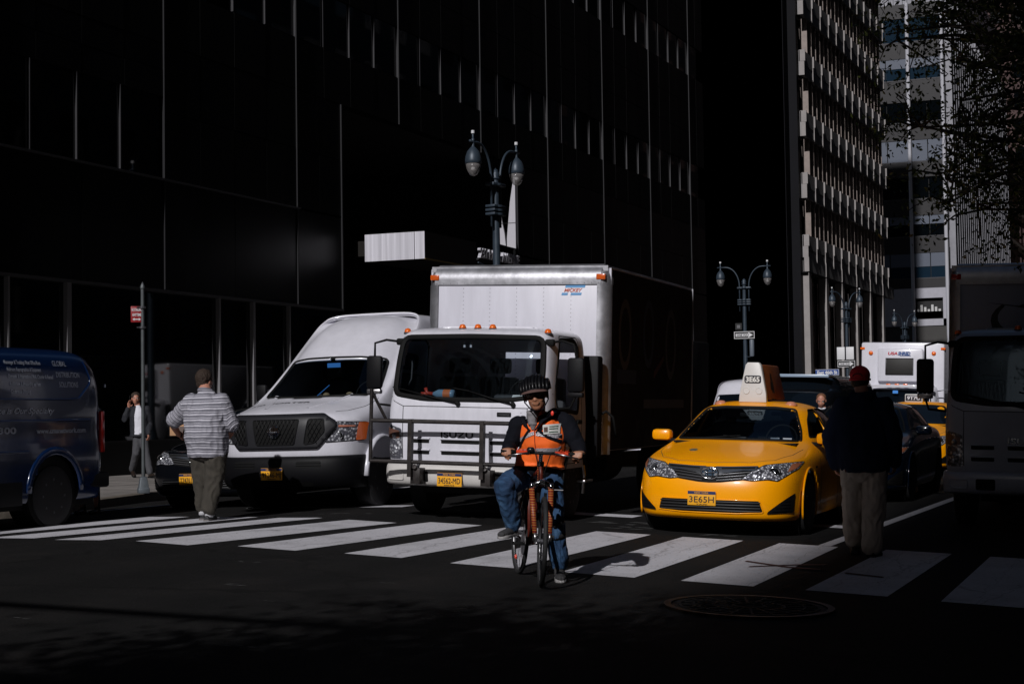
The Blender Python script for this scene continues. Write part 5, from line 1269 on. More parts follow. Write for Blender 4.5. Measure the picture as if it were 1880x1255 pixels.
# ---------------------------------------------------------------- street furniture
LP = mat('lamp_post_blue_grey', (.032, .046, .064), .45, .2, var=.15, vscale=6)
def bowl_mat():
    m = mat('lamp_bowl_glass', (.35, .33, .33), .15, trans=.35, coat=.5, alpha=.55)
    return m
BOWL = bowl_mat()
def street_lamp(label, X, Y, ang, sc=1.0, sh=0):
    t = thing('street_lamp', label, 'street lamp', (X, Y, .1), R(ang), group='twin arm street lamps along the left pavement')
    def q(x, z): return (x*sc, 0, z*sc+sh)
    MB().lathe([(.2*sc, 0), (.2*sc, .5), (.13*sc, .7), (.085*sc, 1.0), (.075*sc, 4.5*sc+sh), (.06*sc, 5.9*sc+sh), (.0, 5.95*sc+sh)], seg=16).build('pole', LP, t, angle=35)
    mb = MB(); mb.lathe([(.08*sc, 0), (.1*sc, .02), (.07*sc, .06), (.09*sc, .12), (.05*sc, .2), (0, .24*sc)], (0, 0, 5.72*sc+sh), seg=14); mb.build('finial', LP, t, smooth=True)
    for z in (4.98, 5.06, 5.14): MB().box(-.24*sc, .24*sc, -.11*sc, .11*sc, z*sc+sh, (z+.05)*sc+sh).lathe([(.15*sc, 0), (.15*sc, .05*sc)], (0, 0, z*sc+sh), seg=20).build('collar', LP, t, bevel=.01)
    MB().box(-.25*sc, .25*sc, -.10*sc, .10*sc, 5.58*sc+sh, 5.64*sc+sh).lathe([(.13*sc, 0), (.13*sc, .05*sc)], (0, 0, 5.585*sc+sh), seg=20).build('collar', LP, t, bevel=.01)
    for s in (-1, 1):
        pts = [q(s*.17, 4.75), q(s*.17, 5.64)] + [q(s*(.17+.50*(1-math.cos(a))), 5.66+.72*math.sin(a)) for a in [R(10*k) for k in range(1, 10)]] + [q(s*.98, 6.38)]
        MB().tube(pts, .026*sc, 8).build('arm', LP, t, smooth=True)
        x = s*.86
        ln = MB().lathe([(.012, .52*sc), (.02*sc, .50*sc), (.02*sc, .42*sc), (.035*sc, .41*sc), (.025*sc, .36*sc), (.03*sc, .26*sc), (.07*sc, .22*sc), (.12*sc, .16*sc), (.155*sc, .06*sc), (.165*sc, -.02*sc), (.165*sc, -.08*sc), (.15*sc, -.09*sc)], q(x, 6.02), seg=24).build('lantern', LP, t, smooth=True)
        MB().lathe([(.15*sc, -.09*sc), (.145*sc, -.15*sc), (.12*sc, -.23*sc), (.07*sc, -.31*sc), (.0, -.34*sc)], q(x, 6.02), seg=24).build('glass_bowl', BOWL, ln, smooth=True)
        MB().lathe([(.02*sc, -.1*sc), (.045*sc, -.14*sc), (.045*sc, -.2*sc), (0, -.24*sc)], q(x, 6.02), seg=12).build('bulb', mat('frosted_bulb', (.7, .7, .7), .3), ln, smooth=True)
        MB().cyl(q(x, 6.54), q(x, 6.60), .035*sc, seg=10).build('photocell', mat('pale_cap', (.6, .6, .62), .5), ln)
    return t
l1 = street_lamp('nearest twin arm street lamp, rising above the white box truck', -15.6, 35.7, 83, 1.18, .0)
street_lamp('twin arm street lamp with the one way arrow sign, behind the taxi roof sign', -15.57, 58.2, 6)
street_lamp('twin arm street lamp beside the East 46th St sign', -15.4, 75.6, 55, 1.0, .15)
street_lamp('farthest twin arm street lamp, in front of the white panelled building', -15.6, 92.5, 60)
MB().tube([(-.1, 0, 4.55), (-.5, 0, 4.62), (-.85, 0, 4.7)], .02, 6).lathe([(.11, 0), (.11, .25)], (0, 0, 4.45), seg=14).build('bracket', LP, l1)
SW = mat('sign_white', (.62, .62, .64), .5); SK = mat('sign_black', (.01, .01, .011), .5); SB = mat('sign_blue', (.02, .06, .24), .5)
def oneway(x, y, z, label, w=.76, h=.26):
    t = thing('traffic_sign', label, 'sign', (x, y, z))
    f = MB().box(-w/2, w/2, -.012, 0, -h/2, h/2).build('sign_face', SK, t)
    for a, b, c, d in ((-w/2, w/2, h/2-.02, h/2), (-w/2, w/2, -h/2, -h/2+.02), (-w/2, -w/2+.02, -h/2+.02, h/2-.02), (w/2-.02, w/2, -h/2+.02, h/2-.02)): MB().box(a, b, -.016, -.0125, c, d).build('border', SW, f)
    MB().prism([(-w*.42, -h*.2), (w*.2, -h*.2), (w*.2, -h*.36), (w*.42, 0), (w*.2, h*.36), (w*.2, h*.2), (-w*.42, h*.2)], lambda u, v, d: (u, d, v), -.018, -.013).build('arrow', SW, f)
    text('lettering', 'ONE WAY', SK, f, h*.26, (-w*.06, -.02, 0), w=w*.62, bold=.03)
oneway(-15.57, 58.1, 3.98, 'black and white one way sign on the street lamp above the taxi roof sign')
oneway(-15.42, 75.45, 3.31, 'one way sign under the pale square signs beyond the crossing', .80, .3)
t = thing('traffic_sign', 'small dark sign above the nearer one way sign', 'sign', (-15.78, 58.1, 4.3)); f = MB().box(-.12, .12, -.01, 0, -.12, .12).build('sign_face', SK, t); MB().box(-.06, .06, -.014, -.0105, -.06, .05).build('symbol', mat('dim_grey', (.12, .12, .13), .5), f)
t = thing('signal_box', 'grey blue cylindrical box mounted on the street lamp right of its pole', 'signal box', (-15.31, 58.15, 3.2)); MB().lathe([(.075, 0), (.085, .03), (.085, .58), (.07, .61)], seg=16).build('case', mat('pale_blue_grey', (.12, .14, .17), .5), t, angle=30); MB().box(-.3, 0, -.01, .01, -.02, .0).build('bracket', LP, t)
for x in (-15.66, -15.24):
    t = thing('square_sign', 'x', 'sign', (x, 75.43, 3.8)); MB().box(-.18, .18, -.01, .01, -.29, .29).build('sign_face', SW, t, bevel=.008); MB().box(-.17, .17, .0101, .02, -.02, .02).build('bracket', LP, t)
    tag(t, 'pale square sign panel, %s of the pair on the farther street lamp' % ('left' if x < -15.5 else 'right'), 'sign', 'pale sign panels')
t = thing('street_sign', 'blue East 46th St street name sign', 'sign', (-16.3, 75.4, 2.94), R(-4)); f = MB().box(-.56, .56, -.015, 0, -.14, .14).build('sign_face', SB, t); text('lettering', 'East 46th St', SW, f, .15, (0.0, -.018, -.005), w=.95, bold=.04)
for a, b, c, d in ((-.55, .55, .12, .135), (-.55, .55, -.135, -.12), (.535, .55, -.12, .12)): MB().box(a, b, -.019, -.0155, c, d).build('border', SW, f)
t = thing('traffic_sign', 'tall narrow pale sign on the farther street lamp', 'sign', (-15.2, 75.45, 2.9)); MB().box(-.12, .12, -.01, 0, -.4, .35).build('sign_face', SW, t); MB().box(-.12, .05, -.02, -.011, -.15, .3).build('sign_back', SK, t)
tag(MB().box(-14.72, -14.55, 75.5, 75.52, 3.2, 3.55).build('blue_sign', mat('sign_bright_blue', (.03, .12, .3), .5), bevel=.01), 'small blue sign right of the farther one way sign', 'sign')
# sign pole at the left kerb
t = thing('sign_pole', 'grey pole on a cast base at the kerb beside the black sedan', 'pole', (-15.21, 21.05, .10))
MB().lathe([(.029, 0), (.029, 3.16), (.038, 3.17), (.038, 3.2), (.02, 3.24), (.0, 3.28)], seg=14).build('pole', mat('galvanised_pole', (.085, .095, .10), .5, .4, var=.2, vscale=5), t, angle=35)
b_ = MB(); b_.lathe([(.12, 0), (.12, .08), (.105, .09), (.07, .25), (.035, .26)], seg=4); o = b_.build('base', mat('painted_iron_base', (.10, .115, .13), .5, .3, var=.2, vscale=6), t, bevel=.01)
for z in (2.55, 2.86): MB().lathe([(.055, 0), (.055, .03)], (0, 0, z), seg=12).bar((0, 0, z+.015), (-.05, -.08, z+.015), .02, .02).build('clamp', RIM, t)
t = thing('parking_sign', 'red no standing sign on the kerbside pole', 'sign', (-15.27, 20.99, 2.86), R(38)); t.scale = (.8, .8, .78); f = MB().box(-.12, .10, -.008, 0, -.15, .17).build('sign_face', mat('sign_red', (.26, .012, .015), .5), t, bevel=.004)
text('lettering', 'NO STANDING', SW, f, .055, (-.01, -.010, .10), w=.19, bold=.03); text('lettering', 'ANYTIME', SW, f, .055, (-.01, -.010, .0), w=.17, bold=.03)
MB().prism([(-.09, -.09), (-.05, -.06), (-.05, -.08), (.03, -.08), (.03, -.06), (.07, -.09), (.03, -.12), (.03, -.10), (-.05, -.10), (-.05, -.12)], lambda u, v, d: (u, d, v), -.011, -.0085).build('arrow', SW, f)

t = thing('shadow_arm', 'unseen overhead arm added behind the viewpoint to draw a shadow line on the near asphalt', 'shadow caster', (-14.5, -2.6, .0))  # added only for the shadow its arm casts on the road
MB().lathe([(.2, 0), (.2, .4), (.12, .5), (.09, 7.0)], seg=16).build('pole', LP, t, angle=30)
MB().tube([(0, 0, 6.2), (2, 0, 6.9), (5, -.15, 7.2), (9, -.05, 7.25), (12.5, .1, 7.2)], [.09, .08, .075, .065, .05], 10).build('arm', LP, t, smooth=True)
# ---------------------------------------------------------------- trees
def leaf_mat():
    m = mat('leaf_green', (.035, .055, .012), .5); nt, b = nodes(m)
    oi = nt.nodes.new('ShaderNodeNewGeometry'); tc = nt.nodes.new('ShaderNodeTexCoord'); n = nt.nodes.new('ShaderNodeTexNoise'); n.inputs['Scale'].default_value = 1.7; n.inputs['Detail'].default_value = 3
    nt.links.new(tc.outputs['Object'], n.inputs['Vector'])
    ad = nt.nodes.new('ShaderNodeMath'); ad.operation = 'ADD'; nt.links.new(oi.outputs['Random Per Island'], ad.inputs[0]); nt.links.new(n.outputs['Fac'], ad.inputs[1])
    r = ramp(nt, ad.outputs[0], [(.35, (.008, .014, .005)), (.8, (.028, .048, .010)), (1.0, (.09, .11, .02))]); nt.links.new(r.outputs[0], b.inputs['Base Color'])
    return m
LEAF = leaf_mat(); BARK = mat('tree_bark', (.05, .042, .035), .9, var=.3, vscale=8, bump=.6, bscale=14)
def tree(label, x, y, z, H, tips, nleaf, lsz=.05, spread=.55, seed=1, tw=.16, level=2):
    r = random.Random(seed)
    t = thing('street_tree', label, 'tree', (x, y, z), group='street trees')
    mb = MB(); lv = MB()
    fork = Vector((0, 0, H*.42))
    mb.tube([(0, 0, 0), (.03, .02, H*.2), tuple(fork), (.05, .05, H*.7)], [tw, tw*.8, tw*.65, tw*.4], 10)
    ends = []
    for tp in tips:
        tp = Vector(tp); P = [fork + Vector((0, 0, r.uniform(-.1, .25)*H))]; n = 7
        for i in range(1, n+1):
            f = i/n; p = P[0].lerp(tp, f) + Vector((r.uniform(-.12, .12), r.uniform(-.12, .12), math.sin(f*math.pi)*.35 + r.uniform(-.1, .1)))
            P.append(p)
        mb.tube(P, [tw*.45*(1-.85*i/n) for i in range(n+1)], 6)
        for i in range(2, n+1):
            for k in range(3):
                d = Vector((r.uniform(-1, 1), r.uniform(-1, 1), r.uniform(-.7, .6))).normalized()*r.uniform(.4, 1.1)*spread*2
                e = P[i] + d; m_ = P[i].lerp(e, .5) + Vector((0, 0, r.uniform(0, .12)))
                mb.tube([P[i], m_, e], [tw*.09, tw*.06, tw*.025], 4)
                ends += [(m_, .6), (e, 1.0)]
                e2 = e + Vector((r.uniform(-1, 1), r.uniform(-1, 1), r.uniform(-.9, .3)))*spread*.6
                mb.tube([e, e2], [tw*.03, tw*.015], 4); ends.append((e2, 1.0))
    for i in range(nleaf):
        c, w = ends[r.randrange(len(ends))]
        p = c + Vector((r.gauss(0, 1), r.gauss(0, 1), r.gauss(0, .8)))*spread*.33*w
        s = lsz*r.uniform(.6, 1.3)
        n = Vector((r.uniform(-1, 1), r.uniform(-1, 1), r.uniform(-.2, 1))).normalized(); a = n.orthogonal().normalized(); a.rotate(Matrix.Rotation(r.uniform(0, 6.3), 3, n)); b = n.cross(a)
        lv.add([p-a*s, p-a*s*.2+b*s*.42, p+a*s*.9+n*s*.15, p-a*s*.2-b*s*.42], [(0, 1, 2, 3)])
    mb.build('trunk', BARK, t, smooth=True); lv.build('crown', LEAF, t, weld=False)
    return t
r_ = random.Random(5)
tips = []
for (px_, pz_, py_) in ((-5.3, 5.6, -2.2), (-5.0, 4.6, -1.4), (-5.6, 6.6, -2.8), (-4.6, 5.4, -.6), (-4.4, 4.2, -2.0), (-4.7, 3.9, -2.9), (-4.2, 6.4, -1.2), (-4.3, 3.6, -1.0), (-3.9, 4.9, -2.8), (-3.6, 5.8, -2.2), (-3.4, 3.5, -2.6), (-3.9, 7.0, -2.0), (-3.2, 4.3, -1.0), (-3.0, 5.2, -3.0), (-3.3, 6.6, -3.2), (-4.9, 7.2, -1.4), (-2.7, 3.6, -1.8), (-2.5, 4.4, -3.0), (-2.8, 6.0, -.5), (-2.4, 5.4, -2.0), (-2.2, 6.6, -2.6), (1.5, 6, 1), (0, 7.5, 2), (-2.0, 3.9, -2.4)):
    tips.append((px_, py_, pz_))
tips = [(1.5, 1, 6), (0, 2, 7.5)]
for k in range(46):
    q = r_.random(); X_ = -1.65 - (.7*q if k % 3 else 1.05*q); Y_ = r_.uniform(15.6, 18.6); X_ += (17-Y_)*.42
    z_ = r_.uniform(3.35, 6.6) + (1.0*q if k % 3 == 0 else 0)
    tips.append((X_-1.9, Y_-20.2, z_+.12))
tree('leafy street tree overhanging the shaded truck at the upper right', 1.9, 20.2, -.12, 8, tips, 46000, .036, .36, 3)
r_ = random.Random(9)
tips = []
while len(tips) < 58:
    gx, gy, z_ = r_.uniform(-9.2, -1.4), r_.uniform(3.6, 10.2), r_.uniform(5.2, 8.6)
    if gy > (7.6 if gx < -5.2 else 10.2) or (gx < -5.2 and r_.random() < .25): continue
    tips.append((gx+.035*z_*1.6+4.6, gy-1.6*z_+4.4, z_))  # crown tips traced back along the rays from where shade should land
tree('unseen street tree behind the viewpoint, its crown set to dapple the near asphalt', -4.6, -4.4, -.1, 9, tips, 42000, .085, .60, 11, .2)
# ---------------------------------------------------------------- people
def cloth(name, mb, m, parent, vox=.012, smooth=5, fold=.0, fs=.12, seed=0, keep_z=None):
    o = mb.build(name, m, parent)
    a = o.modifiers.new('r', 'REMESH'); a.mode = 'VOXEL'; a.voxel_size = vox
    b = o.modifiers.new('s', 'SMOOTH'); b.iterations = smooth; b.factor = .6
    bake(o)
    if fold:
        me = o.data; me.calc_loop_triangles() if False else None
        nr = [v.normal.copy() for v in me.vertices]
        for v, n in zip(me.vertices, nr):
            p = v.co; q = Vector((p.x/fs, p.y/fs, p.z/fs*.62)) + Vector((seed*7.3, seed, 0))
            f = noise.noise(q + Vector((noise.noise(q*.5), noise.noise(q*.5+Vector((5, 0, 0))), 0))*1.6)
            f2 = 1-abs(noise.noise(q*1.7+Vector((9, 2, 1))))*2
            v.co = p + n*(f*fold*.6 + f2*fold*.45)
    o.data.shade_smooth(); return o
def hand(mb, w, d, n, s=1.0, curl=.5, thumb=1, spread=.018):
    """palm from wrist w along d, palm facing n, fingers curling towards n"""
    d = Vector(d).normalized(); n = Vector(n); n = (n - d*n.dot(d)).normalized(); sd = d.cross(n)*thumb; w = Vector(w)
    mb.tube([w-d*.03*s, w+d*.01*s, w+d*.05*s, w+d*.088*s], [(.026*s, .020*s), (.030*s, .017*s), (.040*s, .015*s), (.039*s, .012*s)], 10, side=sd)
    for k, (off, L) in enumerate(((1.5, .068), (.5, .078), (-.5, .074), (-1.5, .058))):
        p = w + d*.085*s + sd*off*spread*s; dr = d.copy(); P = [p-d*.02*s, p]; a = curl*(1+.12*k)
        for j, f in enumerate((.45, .32, .23)):
            dr = (dr*math.cos(a) + n*math.sin(a)).normalized() if j == 0 else (Matrix.Rotation(a*1.1, 3, dr.cross(n) if dr.cross(n).length > .01 else sd) @ dr)
            p = p + dr*L*f*s*1.15; P.append(p)
        mb.tube(P, [.0095*s, .0098*s, .0092*s, .0085*s, .0062*s][:len(P)], 8)
    p = w + d*.02*s + sd*.028*s; q = p + (sd*.8 + d*.6 + n*.4).normalized()*.038*s; q2 = q + (d*.8 + n*(.3+curl*.5) + sd*.15).normalized()*.036*s
    mb.tube([p, q, q2], [.014*s, .0115*s, .008*s], 8)
def head(mb, c, f, up=(0, 0, 1), s=1.0):
    """c: centre of the head; f: where it looks"""
    f = Vector(f).normalized(); up = Vector(up); up = (up - f*up.dot(f)).normalized(); sd = f.cross(up); c = Vector(c)
    M3 = Matrix((sd, f, up)).transposed()
    E_ = lambda x, y, z, a, b, g, n=14: mb.ell(c + M3 @ (Vector((x, y, z))*s), (a*s, b*s, g*s), n, 10, M3)
    E_(0, -.012, .025, .076, .094, .090); E_(0, .022, -.035, .060, .066, .078); E_(0, .052, -.082, .034, .034, .026)
    E_(0, .066, .022, .056, .022, .014); E_(.033, .058, -.028, .024, .024, .024); E_(-.033, .058, -.028, .024, .024, .024)
    E_(0, .088, -.050, .028, .012, .008); E_(0, .087, -.062, .024, .012, .008)
    mb.tube([c + M3 @ (Vector((0, .076, .015))*s), c + M3 @ (Vector((0, .098, -.018))*s), c + M3 @ (Vector((0, .104, -.028))*s), c + M3 @ (Vector((0, .086, -.036))*s)], [.008*s, .012*s, .014*s, .010*s], 8)
    for k in (-1, 1):
        E_(k*.014, .09, -.031, .009, .010, .008, 8); E_(k*.078, -.004, -.012, .009, .018, .032, 10)
    return M3
def face_parts(b, M3, c, s, smile=False, dark=False):
    c = Vector(c)
    for k in (-1, 1):
        p = c + M3 @ (Vector((k*.031, .076, .004))*s)
        e = MB().ell(p, (.0135*s, .010*s, .0095*s), 12, 8, M3).build('eye', mat('eye_white', (.55, .5, .48), .2), b, smooth=True)
        MB().ell(p + M3 @ (Vector((0, .006, 0))*s), (.0062*s, .005*s, .0062*s), 10, 6, M3).build('iris', mat('eye_dark', (.02, .012, .008), .15), e, smooth=True)
        MB().tube([p + M3 @ (Vector((q*.019, .007-abs(q)*.004, .020-abs(q)*.005))*s) for q in (-1, -.5, 0, .5, 1)], [.003*s, .0045*s, .005*s, .0045*s, .003*s], 6).build('eyebrow', mat('brow_hair', (.015, .010, .008), .8), b, smooth=True)
    if smile:
        MB().tube([c + M3 @ (Vector((q*.026, .092-abs(q)*.010, -.057+abs(q)*.006))*s) for q in (-1, -.5, 0, .5, 1)], [(.003*s, .003*s), (.005*s, .006*s), (.006*s, .0075*s), (.005*s, .006*s), (.003*s, .003*s)], 8).build('teeth', mat('teeth', (.7, .66, .58), .3), b, smooth=True)
def V3(p): return Vector(p)
def limb(mb, pts, rs, n=12, side=None):
    P = [Vector(p) for p in pts]; Q = [P[0]]; W = [rs[0]]
    for i in range(len(P)-1):
        for k in (1/3, 2/3, 1):
            Q.append(P[i].lerp(P[i+1], k)); a, b = rs[i], rs[i+1]
            W.append(tuple(x+(y-x)*k for x, y in zip(a, b)) if isinstance(a, tuple) else a+(b-a)*k)
    mb.tube(Q, W, n, side=side)
    for p, r in ((P[0], rs[0]), (P[-1], rs[-1])):
        rr = r if isinstance(r, tuple) else (r, r); mb.ell(p, (min(rr)*.98,)*3, 10, 6)
def torso(mb, J, sd, rad, up=.0):
    pts = [J['pelvis'], J['belly'], J['chest'], J['neck']]
    P = [Vector(p) for p in pts]
    Q = [P[0]-Vector((0, 0, .06)), P[0], P[1], P[1].lerp(P[2], .55), P[2], P[2].lerp(P[3], .45), P[2].lerp(P[3], .78), P[3]]
    mb.tube(Q, rad, 20, side=sd)
def shoe(parent, h, t_, m, sole, s=1.0, name='shoe', high=False, ank=None):
    h, t_ = Vector(h), Vector(t_); d = (t_-h); d.z = 0; d.normalize(); sd = Vector((d.y, -d.x, 0)); z = Vector((0, 0, 1))
    mb = MB(); L = .27*s; up = (t_.z-h.z)/max((t_-h).length, .05); dd = (d + z*max(-.6, min(.6, up))).normalized()
    base = h - dd*.03
    mb.tube([base, base+dd*L*.2, base+dd*L*.5, base+dd*L*.8, base+dd*L], [(.030*s, .03*s), (.038*s, .043*s), (.040*s, .038*s), (.046*s, .028*s), (.030*s, .018*s)], 12, side=sd)
    for v in mb.v: v += z*.028*s
    if ank is not None: mb.tube([base+dd*L*.22+z*.02, Vector(ank)+z*.02], [.043*s, .046*s], 10)
    o = cloth(name, mb, m, parent, .008, 3)
    sb = MB(); n = [(-.0, .030), (.04, .040), (.14, .038), (.2, .046), (.25, .040), (.275, .018)]
    pts = [(a*s, w*s) for a, w in n] + [(a*s, -w*s) for a, w in reversed(n)]
    for p_ in (0,): sb.prism(pts, lambda u, v, q: tuple(base - dd*.01 + dd*u + sd*v + z*(q*.028*s - .008)), 0, 1)
    sb.build('sole', sole, o, bevel=.006)
    return o
def person(label, root, rz=0, group=None): return thing('person', label, 'person', root, rz, 0, group)
SKA = mat('skin_tan', (.34, .15, .085), .5, var=.08, vscale=20); SKB = mat('skin_pink', (.42, .19, .13), .5, var=.1, vscale=20)
def denim():
    m = mat('blue_denim', (.02, .055, .13), .85, bump=.3, bscale=120); nt, b = nodes(m); tc = [n for n in nt.nodes if n.type == 'TEX_COORD'][0]
    n = nt.nodes.new('ShaderNodeTexNoise'); n.inputs['Scale'].default_value = 6; n.inputs['Detail'].default_value = 5; nt.links.new(tc.outputs['Object'], n.inputs['Vector'])
    r = ramp(nt, n.outputs['Fac'], [(.3, (.008, .022, .060)), (.52, (.018, .055, .125)), (.72, (.055, .12, .22))]); nt.links.new(r.outputs[0], b.inputs['Base Color']); return m
DENIM = denim()

# ---- cyclist
root = (-4.95, 12.15, -.079)
BIKE = Matrix.Translation((-5.03, 12.065, -.076)) @ Matrix.Rotation(R(32.7), 4, 'Z') @ Matrix.Rotation(R(3.5), 4, 'Y')
GRIP = {s: BIKE @ (Vector((0, -.32, 1.015)) + Matrix.Rotation(R(-7), 3, 'Z') @ Vector((s*.27, .033, 0))) - Vector(root) for s in (-1, 1)}
J = dict(head=(0.04,-0.17,1.472), neck=(-0.018,0.0,1.325), chest=(0.01,0.04,1.13), belly=(-0.05,0.12,.95), pelvis=(-0.10,0.18,0.83),
 shL=(-0.175,-0.04,1.235), elL=(-0.238,-0.06,1.06), wrL=(-0.155,-0.33,0.995), shR=(0.185,0.10,1.25), elR=(0.285,0.10,1.06), wrR=(0.325,-0.10,0.995),
 hipL=(-0.19,0.14,0.83), knL=(-0.215,-0.25,0.755), anL=(-0.215,-0.07,0.43), hipR=(-0.0,0.20,0.82), knR=(0.115,-0.02,0.50), anR=(0.125,0.06,0.105))
J['wrL'] = tuple(GRIP[-1]+Vector((-.03, .085, .012))); J['wrR'] = tuple(GRIP[1]+Vector((.01, .085, .012)))
p = person('cyclist in an orange safety vest and black helmet astride a bicycle', root)
sd = (Vector(J['shR'])-Vector(J['shL'])).normalized()
mb = MB(); hd = head(mb, J['head'], (.26, -.96, -.06), (-.14, 0, 1), 1.13)
mb.tube([V3(J['head'])+Vector((0, .05, -.05)), V3(J['neck'])], [.055, .062], 12)
torso(mb, J, sd, [(.13, .09), (.13, .09), (.12, .09), (.13, .09), (.14, .09), (.12, .08), (.07, .06), (.05, .05)])
for a, b_, c in (('shL', 'elL', 'wrL'), ('shR', 'elR', 'wrR')): limb(mb, [J[a], J[b_], J[c]], [.045, .038, .026])
hand(mb, J['wrL'], (.25, -.95, .02), (.05, .0, -1), 1.15, 1.05, 1)
hand(mb, J['wrR'], (.05, -.97, .02), (-.05, .0, -1), 1.15, 1.05, -1)
for s in 'LR': limb(mb, [J['hip'+s], J['kn'+s], J['an'+s]], [.075, .055, .04]); 
bd = cloth('body', mb, SKA, p, .0075, 2)
face_parts(bd, hd, J['head'], 1.13, smile=True)
JK = mat('black_jacket', (.006, .0065, .010), .9, bump=.2, bscale=60, spec=.12)
mb = MB(); torso(mb, J, sd, [(.185, .135), (.18, .135), (.175, .13), (.18, .13), (.19, .13), (.165, .115), (.11, .09), (.07, .07)])
for a, b_, c in (('shL', 'elL', 'wrL'), ('shR', 'elR', 'wrR')):
    limb(mb, [V3(J[a]), J[b_], V3(J[b_]).lerp(V3(J[c]), .92)], [.076, .062, .044])
mb.ell(V3(J['shR'])+Vector((-.06, -.0, .03)), (.09, .08, .06)); 
jk = cloth('jacket', mb, JK, p, .011, 4, .014, .10, 1)
HG = mat('grey_hoodie', (.20, .19, .20), .9, bump=.3, bscale=90)
mb = MB(); N0 = V3(J['neck'])
mb.tube([N0+Vector((.105*math.cos(a), -.03+.085*math.sin(a)-.02*(math.sin(a) < 0), -.01+.03*math.sin(a))) for a in [i*math.pi/9 for i in range(19)]], .050, 10, caps=False)
mb.tube([N0+Vector((0, -.10, .02)), N0+Vector((.0, -.12, -.06)), N0+Vector((.01, -.125, -.13))], [.05, .035, .015], 10)
hdy = cloth('hood', mb, HG, p, .009, 3, .008, .05, 2)
mb = MB(); mb.tube([N0+Vector((.14, .02, .02)), N0+Vector((.13, -.06, .0)), N0+Vector((.085, -.12, -.06)), N0+Vector((.03, -.15, -.14))], [(.04, .03), (.036, .02), (.022, .012), (.008, .008)], 8)
mb.tube([N0+Vector((-.13, -.0, -.03)), N0+Vector((-.09, -.10, -.05)), N0+Vector((-.03, -.14, -.12))], [(.03, .02), (.025, .015), (.01, .01)], 8)
cloth('collar', mb, JK, p, .009, 2)
# vest
VEST = mat('hi_vis_orange', (1.0, .16, .02), .65, bump=.15, bscale=160)
mb = MB(); P0 = {k: V3(J[k]) for k in ('pelvis', 'belly', 'chest', 'neck')}
mb.tube([P0['belly']+Vector((-.0, -.02, -.065)), P0['belly']+Vector((0, -.01, .0)), P0['belly'].lerp(P0['chest'], .5)+Vector((.01, 0, 0)), P0['chest'], P0['chest'].lerp(P0['neck'], .35), P0['chest'].lerp(P0['neck'], .70)], [(.205, .158), (.198, .155), (.19, .152), (.186, .152), (.178, .146), (.15, .13)], 28, side=sd)
vs = cloth('safety_vest', mb, VEST, p, .010, 3, .010, .12, 4); vb = bvh_of(vs)
SIL = mat('reflective_silver', (.52, .50, .54), .35, .3, bump=.5, bscale=90)
def vz(name, poly, m, off=.005): return patch(name, vb, 'y', poly, m, vs, off, .03)
vz('silver_band', [(-.19, 1.035), (.0, 1.05), (.24, 1.05), (.24, 1.022), (.0, 1.02), (-.19, 1.005)], SIL)
vz('silver_band', [(-.18, 1.115), (-.02, 1.18), (.0, 1.185), (.0, 1.157), (-.02, 1.152), (-.18, 1.087)], SIL)
vz('silver_band', [(.01, 1.185), (.12, 1.165), (.24, 1.155), (.24, 1.12), (.12, 1.13), (.01, 1.15)], SIL)
vz('black_strap', [(-.17, 1.27), (-.05, 1.20), (-.17, 1.06), (-.155, 1.05), (-.025, 1.195), (-.15, 1.285)], JK, .008)
vz('black_strap', [(.06, 1.22), (.02, 1.19), (.09, 1.13), (.24, 1.06), (.24, 1.085), (.10, 1.15), (.055, 1.19), (.08, 1.22)], JK, .008)
vz('zip', [(-.002, 1.2), (.004, 1.2), (.0, .92), (-.006, .92)], mat('dark_orange_seam', (.3, .04, .01), .7), .006)  # zip line in a darker orange than the vest
bdg = vz('id_badge', rounded([(.065, 1.235), (.165, 1.24), (.17, 1.165), (.07, 1.16)], .006), mat('badge_white', (.62, .62, .60), .35), .012)
vz('badge_photo', [(.075, 1.215), (.10, 1.217), (.102, 1.18), (.076, 1.178)], mat('badge_photo', (.10, .06, .05), .4), .015).parent = bdg
for z in (1.222, 1.205, 1.18): vz('badge_line', [(.11, z), (.158, z+.002), (.158, z-.005), (.11, z-.007)], mat('badge_ink', (.05, .12, .08), .4), .015).parent = bdg
MB().ell(V3(J['neck'])+Vector((.155, -.075, .0)), (.014, .01, .02)).build('red_clip_light', mat('red_plastic_light', (.8, .06, .04), .3), p, smooth=True)
# trousers and shoes
mb = MB(); mb.ell(J['pelvis'], (.17, .13, .12))
limb(mb, [V3(J['hipL']), J['knL'], V3(J['anL'])+Vector((0, 0, .03))], [.10, .082, .068]); limb(mb, [V3(J['hipR']), J['knR'], V3(J['anR'])+Vector((0, 0, .02))], [.10, .078, .066])
tr_ = cloth('jeans', mb, DENIM, p, .010, 2, .022, .08, 3)
GS = mat('grey_suede', (.035, .034, .036), .85, bump=.3, bscale=60); SO = mat('pale_sole', (.30, .29, .29), .7)
shoe(p, (-.235, -.02, .355), (-.245, -.25, .345), GS, SO, 1.02, ank=(-.225, -.045, .44)); shoe(p, (.12, .07, .005), (.215, -.14, .002), GS, SO, 1.02, ank=(.125, .055, .11))
KB = mat('black_knee_wrap', (.008, .008, .009), .7)
MB().tube([V3(J['knR'])+Vector((0, -.005, -.02)), V3(J['knR']).lerp(V3(J['anR']), .14)], [.088, .084], 12).build('knee_wrap', KB, p, smooth=True)
MB().tube([V3(J['knR']).lerp(V3(J['anR']), .32), V3(J['knR']).lerp(V3(J['anR']), .42)], [.083, .08], 12).build('knee_wrap', KB, p, smooth=True)
